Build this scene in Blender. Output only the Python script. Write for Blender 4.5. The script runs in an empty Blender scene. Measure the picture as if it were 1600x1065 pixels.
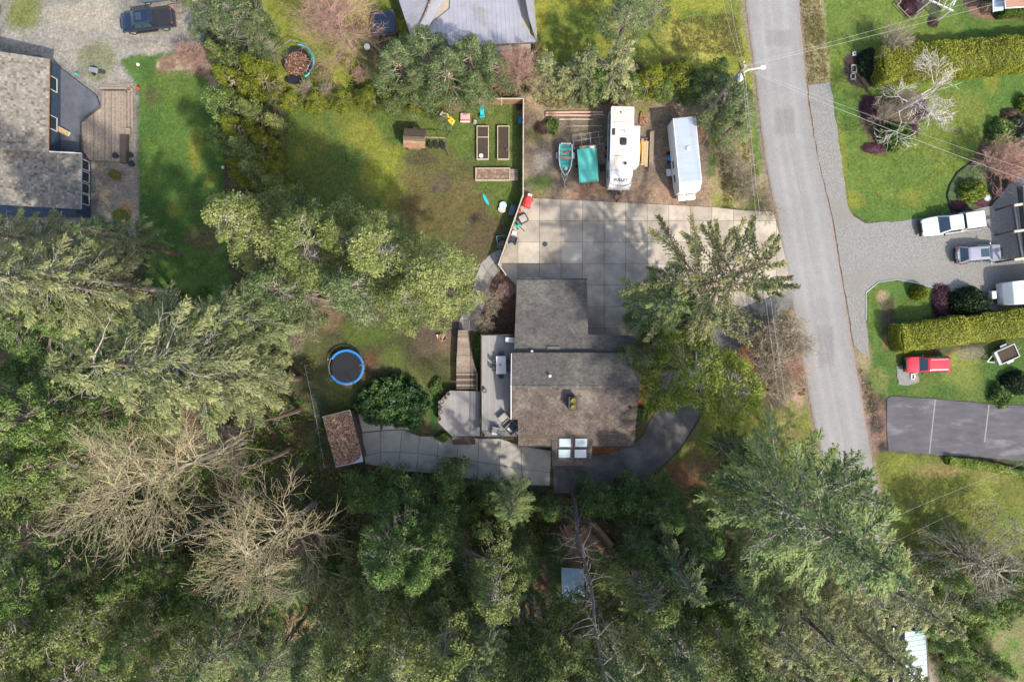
import bpy, bmesh, math, random
import numpy as np
from mathutils import Vector, Matrix
# ---------------------------------------------------------------- camera, sky, sun, exposure
scene = bpy.context.scene
H_CAM = 70.0
cam_d = bpy.data.cameras.new('camera'); cam = bpy.data.objects.new('camera', cam_d)
scene.collection.objects.link(cam)
cam.location = (0, 0, H_CAM); cam.rotation_euler = (0, 0, 0)
cam_d.sensor_width = 36; cam_d.lens = 24.0; cam_d.clip_end = 3000
scene.camera = cam
SUN_EL = math.radians(48); SH = (-0.64, 0.77)          # direction in which shadows fall on the ground
sd = Vector((-SH[0]*math.cos(SUN_EL), -SH[1]*math.cos(SUN_EL), math.sin(SUN_EL)))   # towards the sun
world = bpy.data.worlds.new('World'); scene.world = world; world.use_nodes = True
wn = world.node_tree.nodes; wl = world.node_tree.links
sky = wn.new('ShaderNodeTexSky'); sky.sky_type = 'NISHITA'; sky.sun_disc = False
sky.sun_elevation = SUN_EL; sky.sun_rotation = math.atan2(sd.x, sd.y)
sky.air_density = 1.0; sky.dust_density = 2.5; sky.ozone_density = 0.6
wl.new(sky.outputs[0], wn['Background'].inputs[0]); wn['Background'].inputs[1].default_value = 0.15
sun_d = bpy.data.lights.new('sun', 'SUN'); sun_d.energy = 2.6; sun_d.angle = math.radians(1.5); sun_d.color = (1.0, 0.93, 0.83)
sun = bpy.data.objects.new('sun', sun_d); scene.collection.objects.link(sun)
sun.rotation_euler = sd.to_track_quat('Z', 'Y').to_euler()
scene.view_settings.view_transform = 'Standard'; scene.view_settings.look = 'None'
scene.view_settings.exposure = 1.02; scene.view_settings.gamma = 1.0
scene.render.engine = 'CYCLES'
C = scene.collection
S = 105.0/1600
rng = np.random.default_rng(7); random.seed(7)
R = math.radians

def P(px, py, h=0.0):
    f = (H_CAM-h)/H_CAM*S
    return Vector(((px-800)*f, (532.5-py)*f, h))
# ---------------------------------------------------------------- object helpers
def tag(o, label=None, cat=None, group=None, kind=None):
    if label: o['label'] = label
    if cat: o['category'] = cat
    if group: o['group'] = group
    if kind: o['kind'] = kind
    return o
def thing(name, label, cat, loc=(0, 0, 0), rz=0, group=None):
    o = bpy.data.objects.new(name, None); C.objects.link(o)
    o.empty_display_size = 0.3
    o.location = loc; o.rotation_euler = (0, 0, rz)
    return tag(o, label, cat, group)
def link(name, me, parent=None, loc=(0, 0, 0), rz=0):
    o = bpy.data.objects.new(name, me); C.objects.link(o); o.parent = parent
    o.location = loc; o.rotation_euler = (0, 0, rz)
    return o
def copy_tree(o, parent=None):
    c = o.copy(); C.objects.link(c)
    if parent: c.parent = parent
    for ch in list(o.children): copy_tree(ch, c)
    return c
class MB:
    def __init__(s): s.v = []; s.f = []; s.t = []; s.c = []; s.cur = 0.5
    def add(s, vs, fs):
        b = len(s.v); s.v += [tuple(v) for v in vs]
        for f in fs: s.f.append([b+i for i in f]); s.c.append(s.cur)
        return s
    def box(s, x, y, z, sx, sy, sz, rz=0, M=None):   # centre of base x,y,z ; sizes
        vs = []
        for dz in (0, sz):
            for dx, dy in ((-1, -1), (1, -1), (1, 1), (-1, 1)):
                a, b = dx*sx/2, dy*sy/2
                vs.append(Vector((x+a*math.cos(rz)-b*math.sin(rz), y+a*math.sin(rz)+b*math.cos(rz), z+dz)))
        if M: vs = [M @ v for v in vs]
        return s.add(vs, [(3, 2, 1, 0), (4, 5, 6, 7), (0, 1, 5, 4), (1, 2, 6, 5), (2, 3, 7, 6), (3, 0, 4, 7)])
    def prism(s, pts, z0, z1):                       # pts list of (x,y); z0,z1 numbers or lists
        n = len(pts); a = sum(pts[i][0]*pts[(i+1) % n][1]-pts[(i+1) % n][0]*pts[i][1] for i in range(n))
        if a < 0:
            pts = pts[::-1]
            if hasattr(z0, '__len__'): z0 = z0[::-1]
            if hasattr(z1, '__len__'): z1 = z1[::-1]
        g = lambda z, i: z[i] if hasattr(z, '__len__') else z
        vs = [(p[0], p[1], g(z0, i)) for i, p in enumerate(pts)]+[(p[0], p[1], g(z1, i)) for i, p in enumerate(pts)]
        return s.add(vs, [tuple(range(n))[::-1], tuple(range(n, 2*n))]+[(i, (i+1) % n, n+(i+1) % n, n+i) for i in range(n)])
    def tube(s, pts, r, n=6, cap=True):
        pts = [Vector(p) for p in pts]; rs = r if hasattr(r, '__len__') else [r]*len(pts)
        vs = []
        for i, p in enumerate(pts):
            d = (pts[min(i+1, len(pts)-1)]-pts[max(i-1, 0)]).normalized()
            a = d.orthogonal().normalized() if i == 0 else (a-d*a.dot(d)).normalized()
            b = d.cross(a)
            vs += [p+(a*math.cos(k*2*math.pi/n)+b*math.sin(k*2*math.pi/n))*rs[i] for k in range(n)]
        fs = [(i*n+k, i*n+(k+1) % n, (i+1)*n+(k+1) % n, (i+1)*n+k) for i in range(len(pts)-1) for k in range(n)]
        if cap: fs += [tuple(range(n))[::-1], tuple(range((len(pts)-1)*n, len(pts)*n))]
        return s.add(vs, fs)
    def lathe(s, x, y, prof, n=16, sx=1, sy=1):
        vs = [(x+r*math.cos(k*2*math.pi/n)*sx, y+r*math.sin(k*2*math.pi/n)*sy, z) for r, z in prof for k in range(n)]
        fs = [(i*n+k, i*n+(k+1) % n, (i+1)*n+(k+1) % n, (i+1)*n+k) for i in range(len(prof)-1) for k in range(n)]
        fs += [tuple(range(n))[::-1], tuple(range((len(prof)-1)*n, len(prof)*n))]
        return s.add(vs, fs)
    def loft(s, rings, cap=True):
        n = len(rings[0]); vs = [p for r in rings for p in r]
        fs = [(i*n+k, i*n+(k+1) % n, (i+1)*n+(k+1) % n, (i+1)*n+k) for i in range(len(rings)-1) for k in range(n)]
        if cap: fs += [tuple(range(n))[::-1], tuple(range((len(rings)-1)*n, len(rings)*n))]
        return s.add(vs, fs)
    def mesh(s, name, mat, smooth=False, recalc=True):
        me = bpy.data.meshes.new(name); me.from_pydata(s.v, [], s.f); me.materials.append(mat)
        if len(set(s.c)) > 1 or True:
            a = me.attributes.new('tint', 'FLOAT', 'FACE'); a.data.foreach_set('value', np.array(s.c, dtype=np.float32))
        if recalc:
            bm = bmesh.new(); bm.from_mesh(me); bmesh.ops.recalc_face_normals(bm, faces=bm.faces); bm.to_mesh(me); bm.free()
        if smooth:
            me.polygons.foreach_set('use_smooth', [True]*len(me.polygons)); me.set_sharp_from_angle(angle=R(38))
        me.update(); return me
    def build(s, name, mat, parent=None, loc=(0, 0, 0), rz=0, smooth=False, bevel=0, label=None):
        o = link(name, s.mesh(name, mat, smooth), parent, loc, rz)
        if bevel:
            m = o.modifiers.new('bevel', 'BEVEL'); m.width = bevel; m.segments = 2; m.limit_method = 'ANGLE'
        if label: o['label'] = label
        return o
def np_mesh(name, V, F, mat, tint=None, smooth=False):
    me = bpy.data.meshes.new(name); V = np.asarray(V, np.float32); F = np.asarray(F, np.int32)
    k = F.shape[1]
    me.vertices.add(len(V)); me.vertices.foreach_set('co', V.ravel())
    me.loops.add(F.size); me.loops.foreach_set('vertex_index', F.ravel())
    me.polygons.add(len(F)); me.polygons.foreach_set('loop_start', np.arange(0, F.size, k, dtype=np.int32))
    me.polygons.foreach_set('loop_total', np.full(len(F), k, np.int32))
    if smooth: me.polygons.foreach_set('use_smooth', np.ones(len(F), bool))
    me.materials.append(mat); me.update(calc_edges=True)
    if tint is not None:
        a = me.attributes.new('tint', 'FLOAT', 'FACE'); a.data.foreach_set('value', np.asarray(tint, np.float32))
    return me
# ---------------------------------------------------------------- materials
def mat(name, c1, c2=None, scale=3.0, rough=0.8, bump=0.0, bscale=None, metal=0.0, spec=0.3, detail=6, tintamt=0.0, c3=None, s3=0.4, stretch=None, coat=0, m3=(0.5, 0.7), rnd=0.0):
    m = bpy.data.materials.new(name); m.use_nodes = True; nt = m.node_tree; N = nt.nodes; L = nt.links
    b = N['Principled BSDF']; b.inputs['Roughness'].default_value = rough; b.inputs['Metallic'].default_value = metal
    b.inputs['Specular IOR Level'].default_value = spec
    if coat: b.inputs['Coat Weight'].default_value = coat; b.inputs['Coat Roughness'].default_value = 0.08
    c2 = c2 or tuple(min(1, x*0.8) for x in c1)
    tc = N.new('ShaderNodeTexCoord'); geo = N.new('ShaderNodeNewGeometry'); vec = geo.outputs['Position']
    if stretch:
        mp = N.new('ShaderNodeMapping'); mp.inputs['Scale'].default_value = stretch; L.new(tc.outputs['Object'], mp.inputs['Vector']); vec = mp.outputs[0]
    n = N.new('ShaderNodeTexNoise'); n.inputs['Scale'].default_value = scale; n.inputs['Detail'].default_value = detail; n.inputs['Roughness'].default_value = 0.65
    L.new(vec, n.inputs['Vector'])
    r = N.new('ShaderNodeMapRange'); r.inputs['From Min'].default_value = 0.32; r.inputs['From Max'].default_value = 0.68; L.new(n.outputs[0], r.inputs['Value'])
    mx = N.new('ShaderNodeMix'); mx.data_type = 'RGBA'; mx.inputs[6].default_value = (*c2, 1); mx.inputs[7].default_value = (*c1, 1); L.new(r.outputs[0], mx.inputs[0])
    out = mx.outputs[2]
    if c3:
        n3 = N.new('ShaderNodeTexNoise'); n3.inputs['Scale'].default_value = s3; n3.inputs['Detail'].default_value = 7; n3.inputs['Roughness'].default_value = 0.6; L.new(vec, n3.inputs['Vector'])
        r3 = N.new('ShaderNodeMapRange'); r3.inputs['From Min'].default_value = m3[0]; r3.inputs['From Max'].default_value = m3[1]; L.new(n3.outputs[0], r3.inputs['Value'])
        m3_ = N.new('ShaderNodeMix'); m3_.data_type = 'RGBA'; L.new(out, m3_.inputs[6]); m3_.inputs[7].default_value = (*c3, 1); L.new(r3.outputs[0], m3_.inputs[0]); out = m3_.outputs[2]
    if tintamt:
        at = N.new('ShaderNodeAttribute'); at.attribute_name = 'tint'
        mr = N.new('ShaderNodeMapRange'); mr.inputs['To Min'].default_value = 1-tintamt; mr.inputs['To Max'].default_value = 1+tintamt; L.new(at.outputs['Fac'], mr.inputs['Value'])
        vm = N.new('ShaderNodeVectorMath'); vm.operation = 'SCALE'; L.new(out, vm.inputs[0]); L.new(mr.outputs[0], vm.inputs['Scale']); out = vm.outputs[0]
    if rnd:
        oi = N.new('ShaderNodeObjectInfo'); mr = N.new('ShaderNodeMapRange'); mr.inputs['To Min'].default_value = 1-rnd; mr.inputs['To Max'].default_value = 1+rnd; L.new(oi.outputs['Random'], mr.inputs['Value'])
        vm = N.new('ShaderNodeVectorMath'); vm.operation = 'SCALE'; L.new(out, vm.inputs[0]); L.new(mr.outputs[0], vm.inputs['Scale']); out = vm.outputs[0]
    L.new(out, b.inputs['Base Color'])
    if bump:
        nb = N.new('ShaderNodeTexNoise'); nb.inputs['Scale'].default_value = bscale or scale*3; nb.inputs['Detail'].default_value = 8; L.new(vec, nb.inputs['Vector'])
        bp = N.new('ShaderNodeBump'); bp.inputs['Strength'].default_value = 0.8; bp.inputs['Distance'].default_value = bump
        L.new(nb.outputs[0], bp.inputs['Height']); L.new(bp.outputs[0], b.inputs['Normal'])
    return m
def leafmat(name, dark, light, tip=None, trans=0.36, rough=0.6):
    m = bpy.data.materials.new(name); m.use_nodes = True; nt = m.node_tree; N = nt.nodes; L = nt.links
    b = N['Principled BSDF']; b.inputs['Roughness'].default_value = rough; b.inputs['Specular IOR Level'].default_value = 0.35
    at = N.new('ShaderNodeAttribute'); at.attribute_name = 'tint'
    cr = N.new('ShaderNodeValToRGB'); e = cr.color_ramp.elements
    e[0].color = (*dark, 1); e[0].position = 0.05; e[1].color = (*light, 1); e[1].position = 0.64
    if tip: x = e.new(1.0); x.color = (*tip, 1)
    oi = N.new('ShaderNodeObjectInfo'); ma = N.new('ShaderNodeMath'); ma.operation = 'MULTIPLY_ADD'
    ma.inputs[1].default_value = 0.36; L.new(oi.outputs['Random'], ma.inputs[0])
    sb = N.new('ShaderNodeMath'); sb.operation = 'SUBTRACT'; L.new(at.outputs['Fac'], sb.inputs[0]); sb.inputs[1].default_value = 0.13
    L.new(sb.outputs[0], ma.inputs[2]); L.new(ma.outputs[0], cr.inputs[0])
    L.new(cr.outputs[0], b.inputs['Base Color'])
    tr = N.new('ShaderNodeBsdfTranslucent'); L.new(cr.outputs[0], tr.inputs[0])
    mx = N.new('ShaderNodeMixShader'); mx.inputs[0].default_value = trans
    L.new(b.outputs[0], mx.inputs[1]); L.new(tr.outputs[0], mx.inputs[2]); L.new(mx.outputs[0], N['Material Output'].inputs[0])
    return m
def glassmat(name, c=(0.02, 0.03, 0.04), rough=0.06):
    m = bpy.data.materials.new(name); m.use_nodes = True; b = m.node_tree.nodes['Principled BSDF']
    b.inputs['Base Color'].default_value = (*c, 1); b.inputs['Roughness'].default_value = rough; b.inputs['Specular IOR Level'].default_value = 0.8
    return m
M = {}
M['concrete'] = mat('concrete', (.43, .375, .295), (.355, .31, .25), .9, .85, .004, 30, c3=(.21, .175, .135), s3=.38, m3=(.44, .7), rnd=.16)
M['path_concrete'] = mat('path_concrete', (.41, .39, .335), (.33, .315, .275), 1.1, .85, .004, 30, c3=(.2, .19, .17), s3=.5, m3=(.52, .72), rnd=.1)
M['joint'] = mat('joint_dirt', (.06, .05, .04), (.1, .09, .07), 8)
M['road'] = mat('road_asphalt', (.255, .25, .24), (.2, .2, .195), .7, .9, .006, 25, c3=(.165, .165, .16), s3=.22, m3=(.5, .75), stretch=(1.6, .35, 1))
M['asphalt'] = mat('dark_asphalt', (.145, .14, .13), (.095, .092, .086), 1.0, .85, .005, 30, c3=(.25, .23, .205), s3=.3, m3=(.5, .72))
M['asphalt2'] = mat('worn_asphalt', (.11, .105, .115), (.07, .068, .075), .9, .85, .005, 30, c3=(.2, .19, .19), s3=.45, m3=(.55, .75), stretch=(.5, 1.6, 1))
M['gravel'] = mat('gravel', (.30, .295, .275), (.115, .113, .108), 9, .95, .03, 14, c3=(.2, .19, .165), s3=.25, detail=9)
M['shingle'] = mat('grey_shingle', (.13, .12, .11), (.088, .082, .076), 1.2, .9, .006, 30, tintamt=.28, c3=(.185, .175, .145), s3=.3, m3=(.5, .75))
M['shingle_brown'] = mat('brown_mossy_shingle', (.135, .112, .097), (.078, .06, .052), 1.3, .9, .006, 30, tintamt=.33, c3=(.205, .18, .145), s3=.5, m3=(.5, .7))
M['shingle_pale'] = mat('pale_shingle', (.25, .225, .185), (.16, .145, .12), 1.5, .9, .006, 30, tintamt=.5)
M['deck'] = mat('grey_deck_paint', (.31, .298, .288), (.265, .255, .247), 1.5, .7, tintamt=.06)
M['wood'] = mat('weathered_wood', (.32, .26, .2), (.2, .155, .115), 4, .85, .004, 40, tintamt=.25)
M['wood_new'] = mat('fresh_lumber', (.52, .38, .2), (.42, .3, .16), 5, .8, tintamt=.15)
M['wood_dark'] = mat('dark_wood', (.13, .1, .075), (.08, .06, .045), 4, .85, tintamt=.2)
M['wood_pale'] = mat('pale_wood', (.55, .48, .36), (.42, .36, .27), 4, .8, tintamt=.15)
M['plank'] = mat('red_cedar_plank', (.36, .22, .13), (.22, .13, .075), 3, .85, tintamt=.3)
M['soil'] = mat('soil', (.075, .055, .04), (.04, .03, .022), 6, .95, .03, 12)
M['mulch'] = mat('rust_bark_mulch', (.25, .085, .035), (.12, .04, .02), 8, .95, .03, 16)
M['leaflitter'] = mat('leaf_litter', (.26, .175, .125), (.11, .07, .05), 5, .95, .02, 14, c3=(.38, .28, .21), s3=3.2, m3=(.52, .66))
M['white'] = mat('white_paint', (.66, .66, .64), (.58, .57, .55), 1.0, .45, spec=.5)
M['cream'] = mat('cream_roof_membrane', (.60, .565, .48), (.54, .505, .43), .9, .6)
M['white_car'] = mat('white_car_paint', (.66, .67, .68), (.64, .65, .66), 1.0, .25, spec=.5, coat=.6)
M['trailer_roof'] = mat('pale_blue_trailer_roof', (.38, .43, .49), (.33, .38, .44), .8, .4, metal=.0, spec=.5)
M['trailer_side'] = mat('white_trailer_side', (.6, .61, .62), (.62, .63, .64), 1, .4)
M['black'] = mat('black_plastic', (.03, .03, .032), (.02, .02, .022), 3, .5)
M['rubber'] = mat('tyre_rubber', (.025, .025, .025), (.018, .018, .018), 3, .8)
M['steel'] = mat('galvanised_steel', (.45, .46, .46), (.36, .37, .37), 3, .4, metal=.6)
M['dkmetal'] = mat('dark_metal', (.07, .075, .08), (.05, .05, .055), 3, .5, metal=.4)
M['navy'] = mat('navy_siding', (.05, .075, .12), (.035, .055, .09), 2, .7)
M['navy_paint'] = mat('navy_car_paint', (.012, .02, .045), (.01, .016, .035), 2, .22, spec=.6, coat=.8)
M['red_paint'] = mat('red_car_paint', (.55, .03, .05), (.48, .025, .04), 1, .25, spec=.5, coat=.6)
M['silver_paint'] = mat('silver_car_paint', (.34, .34, .39), (.31, .31, .36), 1, .25, metal=.3, spec=.5, coat=.6)
M['teal'] = mat('teal_tarp', (.13, .56, .46), (.1, .46, .38), 1.2, .5, .02, 3)
M['teal_paint'] = mat('teal_boat_paint', (.07, .38, .34), (.05, .3, .27), 1.2, .4)
M['cyan'] = mat('cyan_plastic', (.03, .50, .60), (.03, .42, .52), 2, .4)
M['blue'] = mat('blue_vinyl', (.02, .22, .62), (.02, .18, .52), 2, .45)
M['blue_grey'] = mat('blue_grey_plastic', (.10, .14, .185), (.075, .105, .145), 2, .5)
M['yellow'] = mat('yellow_plastic', (.85, .52, .02), (.75, .45, .02), 2, .4)
M['red'] = mat('red_plastic', (.6, .05, .05), (.5, .04, .04), 2, .5)
M['pink'] = mat('pink_plastic', (.62, .38, .35), (.52, .31, .28), 2, .5)
M['net'] = mat('black_mesh', (.018, .02, .026), (.013, .015, .02), 5, .8)
M['pot'] = mat('clay_pot', (.16, .1, .075), (.1, .065, .05), 4, .8)
M['wicker'] = mat('grey_wicker', (.27, .25, .22), (.19, .175, .155), 20, .8)
M['cushion'] = mat('grey_cushion', (.38, .36, .33), (.32, .3, .28), 2, .9)
M['brick'] = mat('chimney_brick', (.09, .075, .07), (.06, .05, .045), 6, .9)
M['moss'] = mat('yellow_moss', (.30, .26, .04), (.2, .18, .03), 8, .95)
M['metal_roof'] = mat('grey_metal_roof', (.37, .37, .41), (.31, .31, .345), .8, .45, metal=.15, c3=(.24, .23, .2), s3=.5, m3=(.55, .75))
M['green_roof'] = mat('pale_teal_metal_roof', (.40, .48, .48), (.3, .4, .4), .9, .35, metal=.2)
M['tarp_blue'] = mat('pale_blue_tarp', (.50, .62, .72), (.38, .5, .6), 1.6, .5, .03, 4)
M['stucco'] = mat('beige_wall', (.42, .37, .3), (.36, .31, .25), 2, .9)
M['brick_red'] = mat('terracotta_roof', (.40, .22, .15), (.32, .17, .12), 2, .85)
M['stone'] = mat('field_stone', (.32, .30, .27), (.2, .19, .17), 4, .9, .02, 10, rnd=.2)
M['bark'] = mat('bark', (.24, .165, .115), (.12, .085, .06), 5, .95, .03, 12)
M['bark_grey'] = mat('grey_bark', (.44, .40, .35), (.28, .25, .21), 6, .9, .02, 12)
M['twig_tan'] = mat('tan_twigs', (.47, .40, .25), (.35, .29, .17), 2, .9)
M['twig_pink'] = mat('pinkish_twigs', (.52, .34, .27), (.42, .26, .20), 2, .9)
M['twig_white'] = mat('whitish_branches', (.64, .58, .52), (.5, .43, .38), 2, .9)
M['twig_grey'] = mat('grey_brush', (.42, .36, .27), (.3, .25, .18), 3, .9)
M['glass'] = glassmat('window_glass'); M['glass_car'] = glassmat('car_glass', (.03, .055, .075), .05)
M['skylight'] = glassmat('skylight_glass', (.4, .48, .5), .1)
M['lamp_red'] = mat('tail_lamp', (.5, .02, .02), (.4, .02, .02), 3, .2); M['lamp_clear'] = mat('head_lamp', (.7, .72, .74), (.6, .62, .64), 3, .15)
M['snag'] = mat('weathered_snag', (.17, .155, .135), (.1, .09, .08), 5, .9, .02, 12)
M['patio'] = mat('dark_slate_patio', (.115, .125, .145), (.08, .088, .105), 1.5, .8, .004, 20)
M['wire'] = mat('aluminium_wire', (.42, .42, .4), (.36, .36, .34), 1, .5)
# ================================================================ GROUND
_lat = {}
def vnoise(x, y, sc, seed=0):
    if seed not in _lat: _lat[seed] = np.random.default_rng(seed+100).random((256, 256))
    g = _lat[seed]; x = x*sc; y = y*sc; xi = np.floor(x).astype(int); yi = np.floor(y).astype(int)
    fx = x-xi; fy = y-yi; fx = fx*fx*(3-2*fx); fy = fy*fy*(3-2*fy)
    a = g[xi % 256, yi % 256]; b = g[(xi+1) % 256, yi % 256]; c = g[xi % 256, (yi+1) % 256]; d = g[(xi+1) % 256, (yi+1) % 256]
    return (a*(1-fx)+b*fx)*(1-fy)+(c*(1-fx)+d*fx)*fy
def fbm(x, y, sc, seed=0, o=4):
    t = 0; w = 0; a = 1
    for i in range(o): t = t+a*vnoise(x, y, sc*2**i, seed+i); w += a; a *= .55
    return t/w
def sdf(px, py, poly):
    """signed distance in px, positive inside"""
    p = np.array(poly, float); ins = np.zeros(px.shape, bool); d = np.full(px.shape, 1e9)
    for i in range(len(p)):
        a = p[i]; b = p[(i+1) % len(p)]
        e = b-a; wx = px-a[0]; wy = py-a[1]; t = np.clip((wx*e[0]+wy*e[1])/(e@e+1e-9), 0, 1)
        d = np.minimum(d, np.hypot(wx-e[0]*t, wy-e[1]*t))
        c = ((a[1] > py) != (b[1] > py)); ins ^= c & (px < (b[0]-a[0])*(py-a[1])/((b[1]-a[1]) if b[1] != a[1] else 1e-9)+a[0])
    return np.where(ins, d, -d)
fx_ = np.concatenate([[-900, -400, -180, -100, -75, -66], np.arange(-60, 60.01, .3), [66, 75, 100, 180, 400, 900]])
fy_ = np.concatenate([[-900, -400, -180, -90, -60, -50], np.arange(-42, 42.01, .3), [50, 60, 90, 180, 400, 900]])
GX, GY = np.meshgrid(fx_, fy_); PX = GX/S+800; PY = 532.5-GY/S
n1 = fbm(PX, PY, 1/40, 1); n2 = fbm(PX, PY, 1/9, 7); n3 = fbm(PX, PY, 1/120, 13); n4 = fbm(PX, PY, 1/18, 21)
col = np.zeros(PX.shape+(3,))
def mixc(mask, c):
    global col
    c = np.array(c); col = col*(1-mask[..., None])+c*mask[..., None]
def sm(v, a, b):
    t = np.clip((v-a)/(b-a), 0, 1); return t*t*(3-2*t)
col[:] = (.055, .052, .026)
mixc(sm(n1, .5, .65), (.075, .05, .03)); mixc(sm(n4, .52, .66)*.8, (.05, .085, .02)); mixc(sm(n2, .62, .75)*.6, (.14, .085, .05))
def region(poly, c, c2=None, soft=5, warp=8, sc=None, th=(.42, .62)):
    d = sdf(PX, PY, poly)+(n4-.5)*warp*2+(n2-.5)*warp
    m = sm(d, -soft/2, soft/2)
    mixc(m, c)
    if c2 is not None: mixc(m*sm(n1 if sc is None else sc, *th), c2)
def blob(x, y, r, c, k=1.0, ry=None, wob=.6):
    d = np.hypot((PX-x)/r, (PY-y)/(ry or r))+(n1-.5)*wob*2+(n2-.5)*wob*.6
    mixc(sm(-d, -1.15, -.55)*k, c)
G = (.065, .125, .016); GD = (.045, .1, .014); YG = (.15, .165, .014); MO = (.22, .20, .018); BR = (.105, .085, .035); STR = (.26, .215, .11); DIRT = (.085, .065, .05)
# --- neighbours' gravel and lawn, top left
region([(0, -60), (330, -60), (320, 60), (250, 80), (190, 92), (215, 130), (216, 420), (130, 420), (0, 420)], (.23, .215, .18), (.17, .16, .135), 6, 4)
blob(35, 15, 34, (.12, .14, .03)); blob(120, 20, 60, (.28, .25, .19), .8, 22); blob(150, 95, 30, (.12, .13, .05), .7)
region([(186, 95), (215, 86), (270, 80), (330, 90), (345, 200), (360, 470), (240, 460), (214, 400), (216, 145), (208, 125), (190, 100)], G, GD, 3, 2)
blob(260, 110, 30, (.09, .12, .02), .8); blob(270, 130, 40, (.08, .125, .015), .7); blob(305, 235, 16, YG, .9, 36); blob(330, 280, 14, YG, .7, 16); blob(300, 370, 20, BR, .8); blob(270, 330, 14, YG, .6); blob(330, 370, 26, BR, .7, 30); blob(240, 150, 18, (.07, .07, .025), .7)
region([(243, 96), (262, 86), (330, 82), (345, 110), (348, 140), (330, 148), (328, 122), (300, 112), (272, 110), (258, 114), (246, 108)], (.36, .26, .17), (.16, .10, .065), 4, 3, n2)
region([(150, 250), (175, 265), (216, 262), (216, 420), (170, 420), (152, 330)], (.2, .17, .135), (.27, .22, .15), 4, 2); blob(195, 325, 16, (.38, .2, .09), .9, 14)
region([(160, 60), (320, 45), (310, 75), (230, 85)], (.2, .19, .165), (.29, .25, .2), 10, 6)
# --- top lawns
region([(425, -60), (650, -60), (640, 90), (600, 150), (420, 150), (400, 60)], (.16, .18, .014), (.09, .13, .014), 8, 5)
blob(600, 90, 45, (.075, .062, .035), .9, 40); blob(440, 70, 18, YG, .8, 50); blob(500, 120, 40, YG, .5)
region([(825, -60), (1165, -60), (1175, 60), (1190, 150), (1120, 130), (1050, 90), (840, 110)], (.17, .18, .014), (.09, .13, .013), 8, 6)
blob(1080, 65, 60, (.30, .24, .04), .95, 42, .5); blob(1020, 80, 30, (.22, .2, .03), .8); blob(1145, 40, 16, (.10, .13, .02), .7, 60); blob(870, 60, 26, (.07, .11, .012), .6)
# --- main back yard
region([(440, 165), (600, 172), (716, 160), (816, 158), (817, 302), (780, 412), (762, 440), (640, 430), (520, 400), (420, 340), (445, 270), (436, 200)], (.085, .115, .018), (.07, .115, .016), 6, 3)
blob(575, 215, 42, (.17, .17, .016), .9, 30); blob(600, 260, 40, (.2, .19, .018), .95, 50, .5); blob(640, 300, 46, (.2, .17, .02), .8, 26); blob(490, 215, 34, (.10, .125, .016), .7); blob(470, 240, 14, YG, .8, 18); blob(545, 195, 30, YG, .6)
blob(690, 270, 70, BR, .8, 40, .5); blob(700, 330, 80, (.10, .082, .03), .95, 50, .5); blob(745, 365, 50, (.085, .06, .035), .9, 40); blob(690, 285, 26, DIRT, .8, 20); blob(742, 342, 12, (.035, .028, .022), 1, 9); blob(679, 296, 7, (.06, .05, .045), 1, 6); blob(725, 300, 26, BR, .6); blob(630, 200, 24, (.06, .07, .02), .5); blob(760, 230, 30, (.06, .1, .018), .6); blob(657, 245, 30, (.06, .05, .035), .6, 12); blob(750, 258, 60, (.06, .08, .02), .6, 12)
blob(705, 168, 16, (.17, .11, .07), .8, 8); blob(762, 163, 14, (.2, .14, .09), .7, 6); blob(440, 195, 8, (.12, .08, .055), .9, 34); blob(545, 250, 30, GD, .5)
# --- RV yard
region([(816, 150), (900, 143), (1040, 152), (1115, 165), (1130, 200), (1118, 330), (1000, 322), (818, 312)], (.21, .16, .11), (.15, .12, .085), 8, 5)
region([(880, 285), (1118, 282), (1125, 345), (880, 320)], (.26, .165, .11), (.20, .14, .095), 10, 6)
blob(850, 160, 46, (.30, .22, .13), .8, 16); blob(900, 165, 40, (.2, .17, .07), .6, 12); blob(845, 285, 28, (.08, .125, .02), .9, 16); blob(848, 250, 20, (.22, .2, .17), .8, 26); blob(860, 205, 26, (.2, .17, .075), .8, 18); blob(835, 215, 16, (.1, .11, .03), .7); blob(840, 305, 26, (.16, .13, .04), .8, 8); blob(1005, 172, 12, (.15, .15, .03), .7, 16); blob(1005, 188, 9, (.36, .13, .07), .9, 8); blob(1095, 200, 12, (.3, .16, .1), .8, 26); blob(930, 297, 30, (.27, .15, .09), .8, 12)
blob(1000, 152, 60, (.30, .24, .14), .5, 8)
region([(1108, 190), (1174, 150), (1196, 290), (1185, 322), (1112, 325)], (.16, .17, .03), (.24, .2, .09), 6, 6)
blob(1145, 255, 22, (.30, .24, .12), .8, 34); blob(1112, 255, 8, (.06, .11, .015), .9, 34); blob(1183, 240, 7, (.07, .13, .015), .9, 60)
# --- yard west of the house
region([(455, 470), (560, 455), (770, 430), (800, 440), (800, 540), (752, 560), (752, 610), (700, 625), (684, 650), (686, 682), (640, 684), (600, 668), (560, 700), (520, 732), (486, 580)], (.07, .082, .02), (.055, .06, .022), 6, 3)
blob(575, 520, 50, (.06, .095, .014), .9, 26); blob(610, 560, 30, (.085, .115, .018), .8, 24); blob(530, 615, 30, (.08, .1, .02), .8, 24); blob(640, 600, 20, (.09, .11, .02), .5); blob(688, 520, 42, (.085, .062, .05), 1, 34, .4); blob(660, 545, 30, DIRT, .8, 20); blob(700, 545, 20, (.16, .11, .065), .6); blob(577, 565, 20, (.10, .05, .03), .9, 26); blob(590, 495, 30, (.13, .08, .05), .7, 10); blob(515, 500, 24, (.14, .085, .055), .8, 24); blob(660, 670, 36, (.09, .075, .035), .8, 12); blob(680, 650, 8, (.03, .09, .015), .9, 40); blob(640, 676, 14, (.03, .10, .012), .9, 8); blob(500, 650, 14, (.04, .06, .025), .9, 60)
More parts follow.
